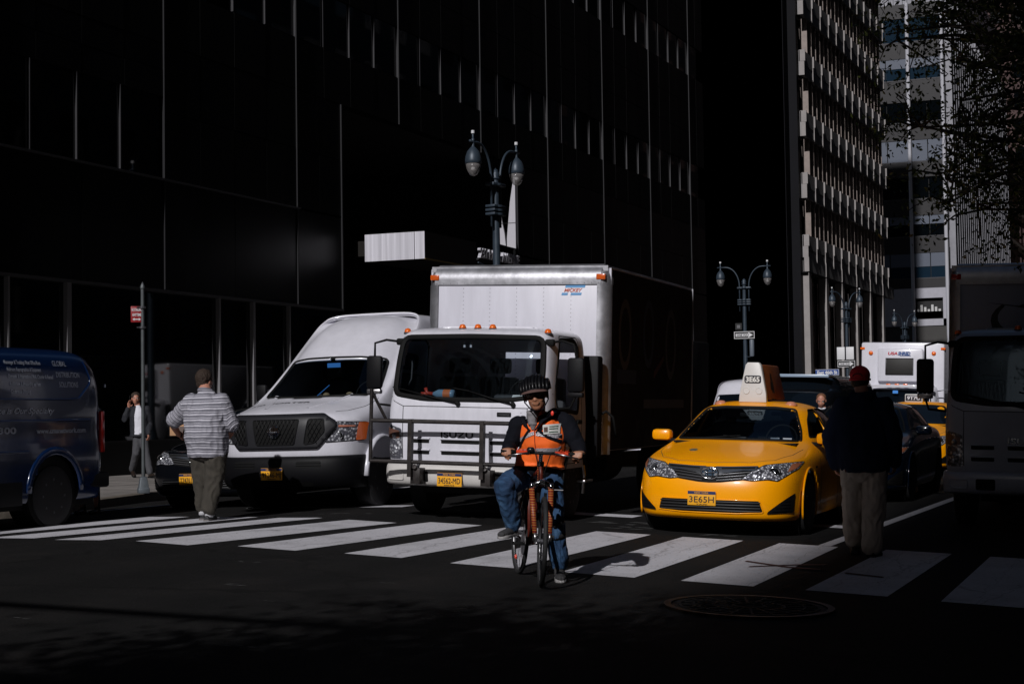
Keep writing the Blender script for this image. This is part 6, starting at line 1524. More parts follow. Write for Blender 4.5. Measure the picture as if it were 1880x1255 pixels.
# helmet and cap
hc = V3(J['head']); hs = 1.02
mb = MB(); HM = mat('glossy_helmet_black', (.004, .004, .005), .42, coat=.12, spec=.25)
w_ = lambda x, y, z: hc + hd @ (Vector((x, y, z))*1.12)
hl = MB()
for i in range(9):
    a0 = -.088+.022*i; n = 11; pts = []
    for k in range(n):
        q = R(-15+210*k/(n-1)); rr = math.sqrt(max(.02, 1-(a0/.108)**2))
        pts.append(w_(a0*1.05, -.012+.125*rr*math.cos(q), .040+.098*rr*math.sin(q)))
    hl.tube(pts, [(.011 if i % 2 else .0145)]*n, 8)
hl.tube([w_(.102*math.cos(a), -.012+.125*math.sin(a), .040) for a in [k*math.pi/12 for k in range(25)]], .013, 8, caps=False)
hl.tube([w_(.09*math.cos(a), -.012+.11*math.sin(a), .085) for a in [k*math.pi/12 for k in range(25)]], .009, 8, caps=False)
ho = hl.build('helmet', HM, p, smooth=True)
MB().ell(w_(0, -.012, .043), (.090, .108, .082), 20, 12, hd).build('helmet_liner', mat('helmet_inner', (.01, .01, .01), .6), ho, smooth=True)
for s in (-1, 1): MB().tube([w_(s*.09, .02, .03), w_(s*.085, .03, -.04), w_(s*.04, .045, -.105), w_(0, .05, -.115)], .0055, 6).build('chin_strap', JK, ho, smooth=True)
rows = []
for k in range(9):
    q = R(-58+116*k/8); rows.append([tuple(w_((.088+d*.55)*math.sin(q)*1.0, -.0+(.098+d)*math.cos(q), (.046-d*.4)+.008*math.cos(q*2))) for d in (0, .022, .044, .062)])
vo = MB().grid(rows).build('cap_visor', mat('brown_cap_cloth', (.10, .055, .048), .8), p, smooth=True); s_ = vo.modifiers.new('t', 'SOLIDIFY'); s_.thickness = .006; bake(vo)

# ---- bicycle
BK = mat('bicycle_black', (.012, .012, .013), .35, coat=.3); BR_ = mat('rusty_red_fork', (.09, .014, .008), .45, var=.3, vscale=20)
phi = 32.7
b = thing('bicycle', 'old bicycle with an orange and yellow taped fork under the cyclist', 'bicycle', (-5.03, 12.065, gz(-5.03)), R(phi), .0)
b.matrix_world = BIKE
def bwheel(y, rz_=0, name='front'):
    c = Vector((0, y, .345)); Mz = Matrix.Rotation(R(rz_), 3, 'Z')
    ring = lambda r_: [c + Mz @ Vector((0, r_*math.cos(a), r_*math.sin(a))) for a in [k*math.pi/24 for k in range(49)]]
    w = MB().tube(ring(.325), .019, 10, caps=False).build('wheel', TYRE, b, smooth=True)
    MB().tube(ring(.302), (.009, .009), 8, caps=False).build('rim', mat('alloy_rim', (.3, .3, .31), .35, .9), w, smooth=True)
    ax_ = Mz @ Vector((1, 0, 0)); MB().cyl(c-ax_*.045, c+ax_*.045, .02).build('hub', RIM, w, angle=30)
    sp = MB()
    for k in range(28):
        a = 2*math.pi*k/28; s = 1 if k % 2 else -1
        sp.tube([c + ax_*.03*s + Mz @ Vector((0, .02*math.cos(a+.9*s), .02*math.sin(a+.9*s))), c + Mz @ Vector((0, .30*math.cos(a), .30*math.sin(a)))], .0012, 4)
    sp.build('spokes', CHROME, w); return w
st = -7
fwh = bwheel(-.50, st); rwh = bwheel(.50)
MB().ell((.006, .50+.2, .345-.22), (.012, .02, .025)).build('reflector', mat('red_reflector', (.8, .08, .05), .3), rwh)
bb_ = Vector((0, .06, .29)); ht = Vector((0, -.27, .93)); hb = Vector((0, -.315, .80)); stt = Vector((0, .20, .78)); ra = Vector((0, .50, .345))
fr = MB(); fr.tube([ht.lerp(hb, -.1), hb], .021, 10); fr.tube([hb, bb_], .018, 8); fr.tube([ht.lerp(hb, .3), stt], .016, 8); fr.tube([bb_, stt+Vector((0, .03, .12))], .015, 8)
for s in (-1, 1): fr.tube([bb_+Vector((s*.03, 0, 0)), ra+Vector((s*.055, 0, 0))], .010, 6); fr.tube([stt+Vector((s*.02, 0, 0)), ra+Vector((s*.055, 0, 0))], .009, 6)
fr.build('frame', BR_, b, smooth=True)
def banded():
    m = mat('taped_fork', (.35, .03, .01), .5); nt, bs = nodes(m); tc = nt.nodes.new('ShaderNodeTexCoord'); sp = nt.nodes.new('ShaderNodeSeparateXYZ'); nt.links.new(tc.outputs['Object'], sp.inputs[0])
    mu = nt.nodes.new('ShaderNodeMath'); mu.operation = 'MULTIPLY'; mu.inputs[1].default_value = 26; nt.links.new(sp.outputs['Z'], mu.inputs[0])
    fr_ = nt.nodes.new('ShaderNodeMath'); fr_.operation = 'FRACT'; nt.links.new(mu.outputs[0], fr_.inputs[0])
    r = ramp(nt, fr_.outputs[0], [(0, (.40, .17, .03)), (.16, (.17, .016, .010)), (.5, (.42, .21, .03)), (.60, (.16, .013, .008))], 'CONSTANT'); nt.links.new(r.outputs[0], bs.inputs['Base Color']); return m
TAPE = banded(); Mz = Matrix.Rotation(R(st), 3, 'Z'); fa = Vector((0, -.50, .345))
cr = Vector((0, -.345, .735))
for s in (-1, 1):
    top = cr + Mz @ Vector((s*.075, -.01, .0)); bot = fa + Mz @ Vector((s*.055, 0, 0))
    MB().tube([top+Vector((0, 0, .05)), top], .018, 10).build('fork_cap', CHROME, b, smooth=True)
    MB().tube([top, top.lerp(bot, .85)], [.022, .019], 12).build('fork_leg', TAPE, b, smooth=True)
    MB().tube([top.lerp(bot, .83), bot], [.016, .012], 8).build('fork_tip', STEEL, b, smooth=True)
MB().tube([cr + Mz @ Vector((-.085, 0, -.0)), cr + Mz @ Vector((-.04, -.01, .045)), cr + Mz @ Vector((0, -.012, .058)), cr + Mz @ Vector((.04, -.01, .045)), cr + Mz @ Vector((.085, 0, 0))], [.018, .024, .026, .024, .018], 10).build('fork_crown', CHROME, b, smooth=True)
MB().tube([hb+Vector((0, .0, -.04)), ht+Vector((0, .01, .0))], .024, 12).build('head_tube', TAPE, b, smooth=True)
MB().lathe([(.028, 0), (.03, .02), (.028, .04)], ht+Vector((0, 0, -.02)), (0, 0, 1), 16).build('headset', CHROME, b, angle=30)
stem = ht + Vector((0, -.05, .085)); MB().tube([ht, ht+Vector((0, .0, .07)), stem], .017, 10).build('stem', CHROME, b, smooth=True)
hbp = [stem + Mz @ Vector(v) for v in ((-.32, .04, .0), (-.18, .01, .002), (0, 0, 0), (.18, .01, .002), (.32, .04, .0))]
MB().tube(hbp, .0125, 8).build('handlebar', BK, b, smooth=True)
RED = mat('frayed_red_tape', (.75, .06, .015), .6, bump=.8, bscale=150)
for s in (-1, 1):
    e = stem + Mz @ Vector((s*.32, .04, 0)); i_ = stem + Mz @ Vector((s*.20, .013, .0)); j_ = stem + Mz @ Vector((s*.10, .0, .0))
    MB().tube([e, i_], .018, 10).build('grip', BLACK, b, smooth=True)
    mb = MB(); rr = random.Random(s+4); mb.tube([i_, j_], .019, 10)
    for k in range(26):
        q = i_.lerp(j_, rr.random()); mb.tube([q, q+Vector((rr.uniform(-.03, .03), rr.uniform(-.03, .01), rr.uniform(-.03, .035)))], .0022, 4)
    mb.build('red_tape', RED, b)
    MB().tube([j_+Vector((0, -.01, 0)), j_.lerp(e, .35)+Vector((0, -.05, -.012)), j_.lerp(e, .8)+Vector((0, -.055, -.03))], [.010, .007, .006], 8).build('brake_lever', STEEL, b, smooth=True)
    MB().tube([stem+Mz @ Vector((s*.09, -.02, .005)), stem+Mz @ Vector((s*.06, -.10, .0)), stem+Mz @ Vector((s*.02, -.10, -.14)), cr+Vector((s*.03, -.03, .0))], .004, 6).build('cable', BLACK, b, smooth=True)
MB().lathe([(.0, .035), (.022, .033), (.032, .02), (.034, 0)], stem + Mz @ Vector((-.09, 0, .01)), (0, 0, 1), 16).build('bell', BK, b, smooth=True)
MB().box(-.02, .02, -.03, .03, 0, .03).build('saddle_clamp', RIM, b).location = (0, .22, .86)
MB().tube([(0, .12, .92), (0, .2, .93), (0, .30, .93), (0, .36, .94)], [(.02, .015), (.03, .02), (.06, .025), (.065, .02)], 10, side=(1, 0, 0)).build('saddle', BLACK, b, smooth=True)
MB().cyl(stt+Vector((0, .03, .1)), (0, .24, .93), .013).build('seat_post', STEEL, b)
MB().lathe([(.095, -.004), (.095, .004), (.06, .004), (.06, -.004)], bb_+Vector((-.05, 0, 0)), (1, 0, 0), 28).build('chainring', STEEL, b)
for s, an in ((-1, 75), (1, -105)):
    pz = bb_ + Vector((s*.07, -.02*s-.06, .04 if s < 0 else -.16)) if False else bb_ + Vector((s*.075, .165*math.cos(R(an+100)), .165*math.sin(R(an+100))*.35))
    c_ = MB().tube([bb_+Vector((s*.06, 0, 0)), pz], [.014, .010], 8).build('crank', STEEL, b, smooth=True)
    MB().box(pz.x+min(0, s*.09), pz.x+max(0, s*.09), pz.y-.04, pz.y+.04, pz.z-.012, pz.z+.012).build('pedal', BLACK, c_, bevel=.004)
for s in (-1, 1):
    MB().box(fa.x+s*.03-.008, fa.x+s*.03+.008, -.40, -.36, .64, .71).build('brake_pad', BLACK, b)
MB().tube([cr+Mz @ Vector((.10, -.02, .0)), cr+Mz @ Vector((.17, -.03, .0))], .006, 6).build('fork_knob', STEEL, b)

# ---- man in the striped shirt (back view)
def striped():
    m = mat('striped_polo', (.4, .4, .45), .85, bump=.15, bscale=120); nt, b_ = nodes(m); tc = [n for n in nt.nodes if n.type == 'TEX_COORD'][0]
    sp = nt.nodes.new('ShaderNodeSeparateXYZ'); nt.links.new(tc.outputs['Object'], sp.inputs[0])
    nz = nt.nodes.new('ShaderNodeTexNoise'); nz.inputs['Scale'].default_value = 3; nt.links.new(tc.outputs['Object'], nz.inputs['Vector'])
    ab = nt.nodes.new('ShaderNodeMath'); ab.operation = 'ABSOLUTE'; sb_ = nt.nodes.new('ShaderNodeMath'); sb_.operation = 'ADD'; sb_.inputs[1].default_value = .05; nt.links.new(sp.outputs['X'], sb_.inputs[0]); nt.links.new(sb_.outputs[0], ab.inputs[0])
    mx = nt.nodes.new('ShaderNodeMath'); mx.operation = 'SUBTRACT'; mx.inputs[1].default_value = .30; nt.links.new(ab.outputs[0], mx.inputs[0])
    mm = nt.nodes.new('ShaderNodeMath'); mm.operation = 'MAXIMUM'; mm.inputs[1].default_value = 0; nt.links.new(mx.outputs[0], mm.inputs[0])
    ma = nt.nodes.new('ShaderNodeMath'); ma.operation = 'MULTIPLY_ADD'; ma.inputs[1].default_value = -1.1; nt.links.new(mm.outputs[0], ma.inputs[0]); nt.links.new(sp.outputs['Z'], ma.inputs[2])
    ad = nt.nodes.new('ShaderNodeMath'); ad.operation = 'MULTIPLY_ADD'; ad.inputs[1].default_value = .05; nt.links.new(nz.outputs['Fac'], ad.inputs[0]); nt.links.new(ma.outputs[0], ad.inputs[2])
    mu = nt.nodes.new('ShaderNodeMath'); mu.operation = 'MULTIPLY'; mu.inputs[1].default_value = 15.5; nt.links.new(ad.outputs[0], mu.inputs[0])
    fr_ = nt.nodes.new('ShaderNodeMath'); fr_.operation = 'FRACT'; nt.links.new(mu.outputs[0], fr_.inputs[0])
    D, L, W = (.085, .085, .105), (.26, .255, .30), (.52, .51, .56)
    r = ramp(nt, fr_.outputs[0], [(0, D), (.14, L), (.22, D), (.34, L), (.44, W), (.60, L), (.72, D), (.82, L), (.92, W)], 'CONSTANT'); nt.links.new(r.outputs[0], b_.inputs['Base Color']); return m
root = (-10.75, 16.2, .055)
J = dict(head=(-0.125,0.06,1.635), neck=(-0.075,0.0,1.50), chest=(-0.06,-0.02,1.26), belly=(-0.045,-0.03,1.0), pelvis=(-0.04,0.0,0.83),
 shL=(-0.30,0.0,1.37), elL=(-0.60,0.08,1.14), wrL=(-0.68,0.33,1.0), shR=(0.175,0.0,1.37), elR=(0.235,0.06,1.12), wrR=(0.03,0.38,1.0),
 hipL=(-0.15,0.0,0.79), knL=(-0.135,0.02,0.44), anL=(-0.155,0.05,0.09), hipR=(0.07,0.0,0.79), knR=(0.055,-0.03,0.43), anR=(0.03,-0.10,0.075))
p = person('heavy man in a grey striped polo shirt carrying a cardboard box', root)
sd = Vector((1, 0, 0)); mb = MB(); hd = head(mb, J['head'], (.15, .96, -.05), (0, 0, 1), 1.1)
mb.tube([V3(J['head'])+Vector((0, -.02, -.03)), V3(J['neck'])], [.065, .075], 12)
torso(mb, J, sd, [(.18, .14), (.18, .14), (.19, .15), (.19, .15), (.2, .15), (.17, .12), (.1, .08), (.06, .06)])
for a, b_, c in (('shL', 'elL', 'wrL'), ('shR', 'elR', 'wrR')): limb(mb, [J[a], J[b_], J[c]], [.055, .05, .032])
hand(mb, J['wrL'], (.35, .75, -.15), (.8, -.2, .1), 1.0, .35, 1); hand(mb, J['wrR'], (-.5, .7, -.1), (-.8, -.2, .1), 1.0, .35, -1)
for s in 'LR': limb(mb, [J['hip'+s], J['kn'+s], J['an'+s]], [.085, .06, .045])
bd = cloth('body', mb, SKB, p, .010, 3)
mb = MB(); M3 = hd; c = V3(J['head'])
mb.ell(c+Vector((0, -.018, .035)), (.094, .108, .10), 18, 12); mb.ell(c+Vector((0, -.035, -.04)), (.078, .075, .07), 16, 10)
hr = cloth('hair', mb, mat('dark_brown_hair', (.028, .016, .010), .75, bump=.8, bscale=70), p, .009, 2, .014, .035, 5)
SHT = striped(); mb = MB()
torso(mb, J, sd, [(.245, .20), (.25, .205), (.262, .225), (.268, .22), (.268, .205), (.225, .165), (.14, .115), (.085, .085)])
mb.tube([(-.04, 0, .80), (-.04, 0, .74)], [(.25, .205), (.245, .20)], 20, side=sd)
limb(mb, [V3(J['shL'])+Vector((.04, 0, 0)), V3(J['shL']).lerp(V3(J['elL']), .88)], [.115, .092]); limb(mb, [V3(J['shR'])+Vector((-.04, 0, 0)), V3(J['shR']).lerp(V3(J['elR']), 1.0)], [.115, .092])
sh = cloth('polo_shirt', mb, SHT, p, .011, 2, .026, .14, 6)
MB().tube([V3(J['neck'])+Vector((.085*math.cos(a), .075*math.sin(a)+.0, .012-.02*math.sin(a))) for a in [i*math.pi/9 for i in range(19)]], (.012, .022), 8, caps=False).build('shirt_collar', SHT, p, smooth=True)
OLV = mat('dark_olive_trousers', (.038, .033, .026), .9, var=.15, vscale=10, bump=.2, bscale=80); mb = MB()
mb.ell((-.04, 0, .80), (.225, .19, .13), 18, 10)
limb(mb, [V3(J['hipL']), J['knL'], V3(J['anL'])+Vector((0, 0, .075))], [.135, .105, .078]); limb(mb, [V3(J['hipR']), J['knR'], V3(J['anR'])+Vector((0, 0, .075))], [.135, .105, .08])
cloth('trousers', mb, OLV, p, .011, 2, .026, .11, 7)
BS = mat('black_trainer', (.012, .012, .013), .6); GSO = mat('grey_sole', (.12, .11, .11), .7); SOCK = mat('white_sock', (.5, .5, .52), .8)
for h, t_, a in (((-.155, .05, .0), (-.175, .30, .0), J['anL']), ((.03, -.14, .0), (-.03, .11, .0), J['anR'])):
    s_ = shoe(p, h, t_, BS, GSO, 1.08); MB().tube([V3(a)+Vector((0, 0, -.03)), V3(a)+Vector((0, 0, .05))], .048, 12).build('sock', SOCK, p, smooth=True)
MB().tube([V3(J['wrL'])+Vector((.035*math.cos(a), .01, .035*math.sin(a))) for a in [i*math.pi/6 for i in range(13)]], .009, 6, caps=False).build('watch_strap', BLACK, p, smooth=True)
t = thing('cardboard_box', 'brown cardboard box carried by the man in the striped shirt', 'box', (-11.39, 16.60, 1.04), R(8))
o = MB().box(-.19, .30, -.02, .26, 0, .14).build('carton', mat('cardboard', (.42, .24, .13), .8, var=.12, vscale=6), t, bevel=.004); MB().quad((-.19, -.02, .14), (.0, -.02, .14), (.02, -.10, .19), (-.15, -.10, .17)).build('flap', mat('cardboard', (.42, .24, .13), .8), o)
MB().box(-.1, .05, -.024, -.021, .03, .11).build('printed_mark', mat('brown_ink', (.12, .09, .08), .7), o)

# ---- man in the red cap (back view)
root = (-3.15, 15.65, -.142)
J = dict(head=(0.065,0.08,1.665), neck=(0.09,0.03,1.53), chest=(0.10,0.0,1.26), belly=(0.10,-0.02,1.02), pelvis=(0.10,0.0,0.85),
 shL=(-0.12,0.0,1.41), elL=(-0.205,-0.03,1.12), wrL=(-0.195,0.06,0.865), shR=(0.325,0.0,1.41), elR=(0.385,-0.03,1.12), wrR=(0.37,0.10,0.88),
 hipL=(0.0,0.0,0.82), knL=(-0.01,-0.01,0.44), anL=(-0.02,0.06,0.10), hipR=(0.20,0.0,0.82), knR=(0.19,-0.05,0.43), anR=(0.175,-0.12,0.075))
p = person('man in a dark navy jacket, red cap and khaki trousers', root)
mb = MB(); hd = head(mb, J['head'], (.05, .99, -.05), (0, 0, 1), 1.05); mb.tube([V3(J['head'])+Vector((0, -.02, -.03)), V3(J['neck'])], [.06, .07], 12)
torso(mb, J, sd, [(.16, .12), (.16, .12), (.17, .13), (.17, .13), (.18, .13), (.15, .1), (.1, .08), (.06, .06)])
for a, b_, c in (('shL', 'elL', 'wrL'), ('shR', 'elR', 'wrR')): limb(mb, [J[a], J[b_], J[c]], [.05, .042, .03])
hand(mb, J['wrL'], (.10, .25, -1), (.9, .1, .2), 1.05, .55, -1); hand(mb, J['wrR'], (-.1, .25, -1), (-.9, .1, .2), 1.05, .55, 1)
for s in 'LR': limb(mb, [J['hip'+s], J['kn'+s], J['an'+s]], [.08, .055, .04])
bd = cloth('body', mb, SKB, p, .010, 3)
mb = MB(); c = V3(J['head']); mb.ell(c+Vector((0, -.02, -.01)), (.085, .098, .085), 16, 10); cloth('hair', mb, mat('short_dark_hair', (.03, .018, .012), .8), p, .009, 2)
CAPM = mat('red_cap_cloth', (.62, .018, .028), .8, bump=.2, bscale=90); mb = MB(); mb.ell(c+Vector((0, -.012, .045)), (.098, .115, .094), 20, 12)
cp = mb.build('baseball_cap', CAPM, p, smooth=True)
cut(cp, [(-9, -9), (9, -9), (9, c.z+.0), (-9, c.z+.0)], 'y'); cut(cp, [(-9, -9), (9, -9), (9, c.z+.0), (-9, c.z+.0)], 'Y')
MB().tube([c+Vector((.099*math.cos(a), -.012+.115*math.sin(a), .003)) for a in [i*math.pi/12 for i in range(25)]], (.004, .012), 6, caps=False).build('cap_band', CAPM, cp)
MB().tube([c+Vector((.045*math.cos(a), -.128, .03+.028*math.sin(a))) for a in [R(15*i) for i in range(13)]], .005, 6).build('cap_strap', mat('dark_strap', (.02, .012, .012), .7), cp)
MB().ell(c+Vector((0, .14, .01)), (.075, .075, .012)).build('cap_peak', CAPM, cp, smooth=True); MB().ell(c+Vector((0, -.012, .14)), (.01, .01, .006)).build('cap_button', CAPM, cp)
NV = mat('navy_jacket', (.009, .013, .030), .9, bump=.2, bscale=70, spec=.12); mb = MB()
torso(mb, J, sd, [(.235, .18), (.24, .19), (.25, .20), (.25, .195), (.255, .18), (.215, .15), (.13, .11), (.08, .085)])
mb.tube([(.10, 0, .84), (.10, 0, .80)], [(.235, .18), (.225, .175)], 20, side=sd)
limb(mb, [V3(J['shL'])+Vector((.04, 0, 0)), J['elL'], J['wrL']], [.10, .082, .06]); limb(mb, [V3(J['shR'])+Vector((-.04, 0, 0)), J['elR'], J['wrR']], [.10, .082, .06])
mb.tube([V3(J['neck'])+Vector((.10*math.cos(a), -.02+.10*math.sin(a), -.01+.02*math.sin(a))) for a in [i*math.pi/8 for i in range(17)]], .04, 10, caps=False)
cloth('jacket', mb, NV, p, .012, 3, .022, .14, 8)
MB().tube([(.10, 0, .815), (.10, 0, .79)], [(.228, .178), (.222, .174)], 24, side=sd).build('red_shirt_hem', mat('dark_red_shirt', (.06, .008, .008), .85), p, smooth=True)
KH = mat('khaki_trousers', (.40, .335, .285), .9, var=.08, vscale=8, bump=.2, bscale=80); mb = MB(); mb.ell((.10, 0, .80), (.20, .16, .13), 18, 10)
limb(mb, [V3(J['hipL']), J['knL'], V3(J['anL'])+Vector((0, 0, .03))], [.125, .10, .085]); limb(mb, [V3(J['hipR']), J['knR'], V3(J['anR'])+Vector((0, 0, .02))], [.125, .10, .085])
cloth('trousers', mb, KH, p, .011, 2, .028, .10, 9)
shoe(p, (-.02, .03, .0), (-.06, .30, 0), BS, BLACK, 1.08, ank=(-.02, .05, .1)); shoe(p, (.175, -.15, .0), (.20, .12, 0), BS, BLACK, 1.08, ank=(.175, -.12, .08))

# ---- man on the phone
root = (-19.3, 26.5, .104)
J = dict(head=(-0.02,0.0,1.545), neck=(0.0,0.03,1.41), chest=(0.03,0.04,1.20), belly=(0.03,0.05,0.99), pelvis=(0.04,0.05,0.86),
 shL=(-0.12,-0.02,1.33), elL=(-0.18,-0.16,1.14), wrL=(-0.115,-0.10,1.37), shR=(0.17,0.10,1.33), elR=(0.20,0.16,1.05), wrR=(0.28,0.0,0.86),
 hipL=(0.0,0.03,0.83), knL=(0.0,-0.02,0.47), anL=(-0.20,0.12,0.13), hipR=(0.09,0.08,0.83), knR=(0.22,0.0,0.46), anR=(0.34,-0.05,0.08))
p = person('man in a dark suit and white shirt talking on a phone', root)
mb = MB(); hd = head(mb, J['head'], (.55, -.80, -.05), (0, 0, 1), 1.0); mb.tube([V3(J['head'])+Vector((0, .02, -.04)), V3(J['neck'])], [.05, .06], 12)
sdp = Vector((.9, .4, 0)).normalized()
torso(mb, J, sdp, [(.14, .1), (.14, .1), (.14, .1), (.15, .1), (.15, .1), (.13, .09), (.08, .07), (.05, .05)])
for a, b_, c in (('shL', 'elL', 'wrL'), ('shR', 'elR', 'wrR')): limb(mb, [J[a], J[b_], J[c]], [.045, .038, .028])
hand(mb, J['wrL'], (.12, .05, 1), (.8, -.3, 0), 1.0, .3, 1); hand(mb, J['wrR'], (.2, -.2, -1), (-.8, 0, 0), 1.0, .5, 1)
for s in 'LR': limb(mb, [J['hip'+s], J['kn'+s], J['an'+s]], [.07, .05, .035])
bd = cloth('body', mb, SKB, p, .010, 2); face_parts(bd, hd, J['head'], 1.0)
mb = MB(); c = V3(J['head']); mb.ell(c+Vector((-.01, .015, .05)), (.085, .095, .078), 16, 10); cloth('hair', mb, mat('short_dark_hair', (.03, .018, .012), .8), p, .009, 2, .008, .03, 2)
SU = mat('charcoal_suit_jacket', (.012, .013, .018), .8); WS = mat('white_shirt', (.62, .62, .68), .8)
mb = MB(); torso(mb, J, sdp, [(.165, .125), (.16, .125), (.155, .12), (.165, .12), (.17, .12), (.145, .105), (.09, .08), (.05, .055)])
cloth('white_shirt', mb, WS, p, .011, 3, .008, .1, 3)
mb = MB(); torso(mb, J, sdp, [(.20, .15), (.19, .145), (.18, .14), (.185, .14), (.19, .14), (.165, .12), (.1, .085), (.05, .05)])
limb(mb, [J['shL'], J['elL'], V3(J['elL']).lerp(V3(J['wrL']), .85)], [.075, .062, .046]); limb(mb, [J['shR'], J['elR'], J['wrR']], [.075, .06, .045])
jo = cloth('jacket', mb, SU, p, .011, 3, .010, .1, 4)
# the jacket hangs open over the shirt front
vd = Vector((.42, -.9, 0)).normalized(); cx_ = Vector((.03, .04, 0)); bm = bmesh.new(); bm.from_mesh(jo.data)
kill = [f for f in bm.faces if (f.calc_center_median()-cx_).to_2d().normalized().dot(vd.to_2d()) > .84 and .84 < f.calc_center_median().z < 1.42 and (f.calc_center_median()-cx_).to_2d().length < .22]
bmesh.ops.delete(bm, geom=kill, context='FACES'); bm.to_mesh(jo.data); bm.free()
mb = MB(); mb.ell(J['pelvis'], (.15, .12, .10), 16, 8); limb(mb, [J['hipL'], J['knL'], V3(J['anL'])+Vector((0, 0, .03))], [.092, .072, .062]); limb(mb, [J['hipR'], J['knR'], V3(J['anR'])+Vector((0, 0, .03))], [.092, .072, .062])
cloth('trousers', mb, mat('grey_suit_trousers', (.055, .055, .062), .85), p, .011, 3, .010, .1, 5)
DS = mat('dark_leather_shoe', (.02, .013, .010), .3)
shoe(p, (-.24, .16, .12), (-.10, .05, -.0), DS, BLACK, 1.0, ank=J['anL']); shoe(p, (.33, -.03, .01), (.52, -.12, .03), DS, BLACK, 1.0, ank=J['anR'])
t = thing('mobile_phone', 'black phone held to the ear of the suited man', 'phone', (-19.3-.10, 26.5-.07, .104+1.53), R(20)); MB().box(-.006, .006, -.035, .035, -.07, .07).build('case', BLACK, t, bevel=.004)

# ---- woman in black behind the blue van, man reading between the cars
root = (-13.80, 17.85, 0)
p = person('person in a black coat and boots walking behind the blue van', root)
J = dict(head=(0.0,0.0,1.55), neck=(0,0,1.42), chest=(0,0,1.22), belly=(0,0,1.02), pelvis=(0,0,.90), shL=(-.17,0,1.34), elL=(-.22,0,1.08), wrL=(-.2,-.08,.86), shR=(.17,0,1.34), elR=(.22,0,1.08), wrR=(.2,-.08,.86), hipL=(-.08,0,.88), knL=(-.09,-.02,.48), anL=(-.09,.02,.09), hipR=(.09,0,.88), knR=(.11,.02,.48), anR=(.12,.05,.09))
mb = MB(); hd = head(mb, J['head'], (.9, .3, 0), (0, 0, 1), .98); mb.tube([V3(J['head'])+Vector((0, 0, -.04)), V3(J['neck'])], [.05, .055], 12)
torso(mb, J, (1, 0, 0), [(.13, .1)]*5 + [(.12, .08), (.07, .06), (.05, .05)])
for a, b_, c in (('shL', 'elL', 'wrL'), ('shR', 'elR', 'wrR')): limb(mb, [J[a], J[b_], J[c]], [.042, .035, .026])
hand(mb, J['wrL'], (0, -.1, -1), (.9, 0, 0), .95, .5, 1); hand(mb, J['wrR'], (0, -.1, -1), (-.9, 0, 0), .95, .5, -1)
for s in 'LR': limb(mb, [J['hip'+s], J['kn'+s], J['an'+s]], [.07, .05, .038])
bd = cloth('body', mb, SKB, p, .011, 2); face_parts(bd, hd, J['head'], .98)
mb = MB(); mb.ell((0, .01, 1.60), (.09, .10, .09), 16, 10); mb.ell((-.02, .03, 1.48), (.075, .07, .13), 14, 10); cloth('hair', mb, mat('short_dark_hair', (.03, .018, .012), .8), p, .01, 2)
mb = MB(); torso(mb, J, (1, 0, 0), [(.19, .15), (.18, .14), (.155, .12), (.16, .12), (.175, .125), (.15, .11), (.09, .08), (.06, .06)]); mb.tube([(0, 0, .9), (0, 0, .46)], [(.19, .15), (.20, .16)], 20, side=(1, 0, 0))
limb(mb, [J['shL'], J['elL'], J['wrL']], [.07, .058, .045]); limb(mb, [J['shR'], J['elR'], J['wrR']], [.07, .058, .045]); cloth('coat', mb, JK, p, .012, 3, .01, .12, 5)
BT = mat('black_leather_boot', (.006, .006, .006), .25)
for k, x in (('L', -.09), ('R', .12)):
    shoe(p, (J['an'+k][0], J['an'+k][1]+.03, .0), (J['an'+k][0]+.03, -.2, 0), BT, BLACK, .92, name='boot', ank=(J['an'+k][0], J['an'+k][1], .36))
root = (-5.95, 27.0, -.044)
p = person('man with short reddish hair looking down at a paper behind the taxi roof', root)
J = dict(head=(0.0,0.0,1.435), neck=(0,.06,1.30), chest=(0,.08,1.12), belly=(0,.08,.95), pelvis=(0,.08,.82), shL=(-.17,.06,1.24), elL=(-.22,.02,1.0), wrL=(-.05,-.2,1.05), shR=(.17,.06,1.24), elR=(.24,.02,1.02), wrR=(.16,-.2,1.15), hipL=(-.08,.08,.80), knL=(-.09,.05,.43), anL=(-.09,.08,.08), hipR=(.09,.08,.8), knR=(.1,.05,.43), anR=(.1,.08,.08))
mb = MB(); hd = head(mb, J['head'], (.15, -.93, -.35), (0, 0, 1), 1.0); mb.tube([V3(J['head'])+Vector((0, .03, -.04)), V3(J['neck'])], [.055, .065], 12)
torso(mb, J, (1, 0, 0), [(.14, .1)]*5 + [(.12, .09), (.07, .06), (.05, .05)])
for a, b_, c in (('shL', 'elL', 'wrL'), ('shR', 'elR', 'wrR')): limb(mb, [J[a], J[b_], J[c]], [.045, .038, .028])
hand(mb, J['wrL'], (.6, -.6, .2), (.2, -.2, 1), 1, .3, 1); hand(mb, J['wrR'], (-.3, -.8, .2), (0, 0, 1), 1, .3, -1)
for s in 'LR': limb(mb, [J['hip'+s], J['kn'+s], J['an'+s]], [.075, .055, .04])
bd = cloth('body', mb, SKB, p, .009, 2); face_parts(bd, hd, J['head'], 1.0)
mb = MB(); mb.ell(V3(J['head'])+Vector((0, .012, .045)), (.083, .094, .078), 16, 10); cloth('hair', mb, mat('reddish_hair', (.14, .06, .03), .8), p, .009, 2)
mb = MB(); torso(mb, J, (1, 0, 0), [(.19, .14), (.18, .14), (.175, .135), (.18, .13), (.19, .13), (.16, .115), (.1, .085), (.06, .06)])
limb(mb, [J['shL'], J['elL'], J['wrL']], [.078, .06, .048]); limb(mb, [J['shR'], J['elR'], J['wrR']], [.078, .06, .048]); cloth('jacket', mb, JK, p, .012, 3, .01, .1, 4)
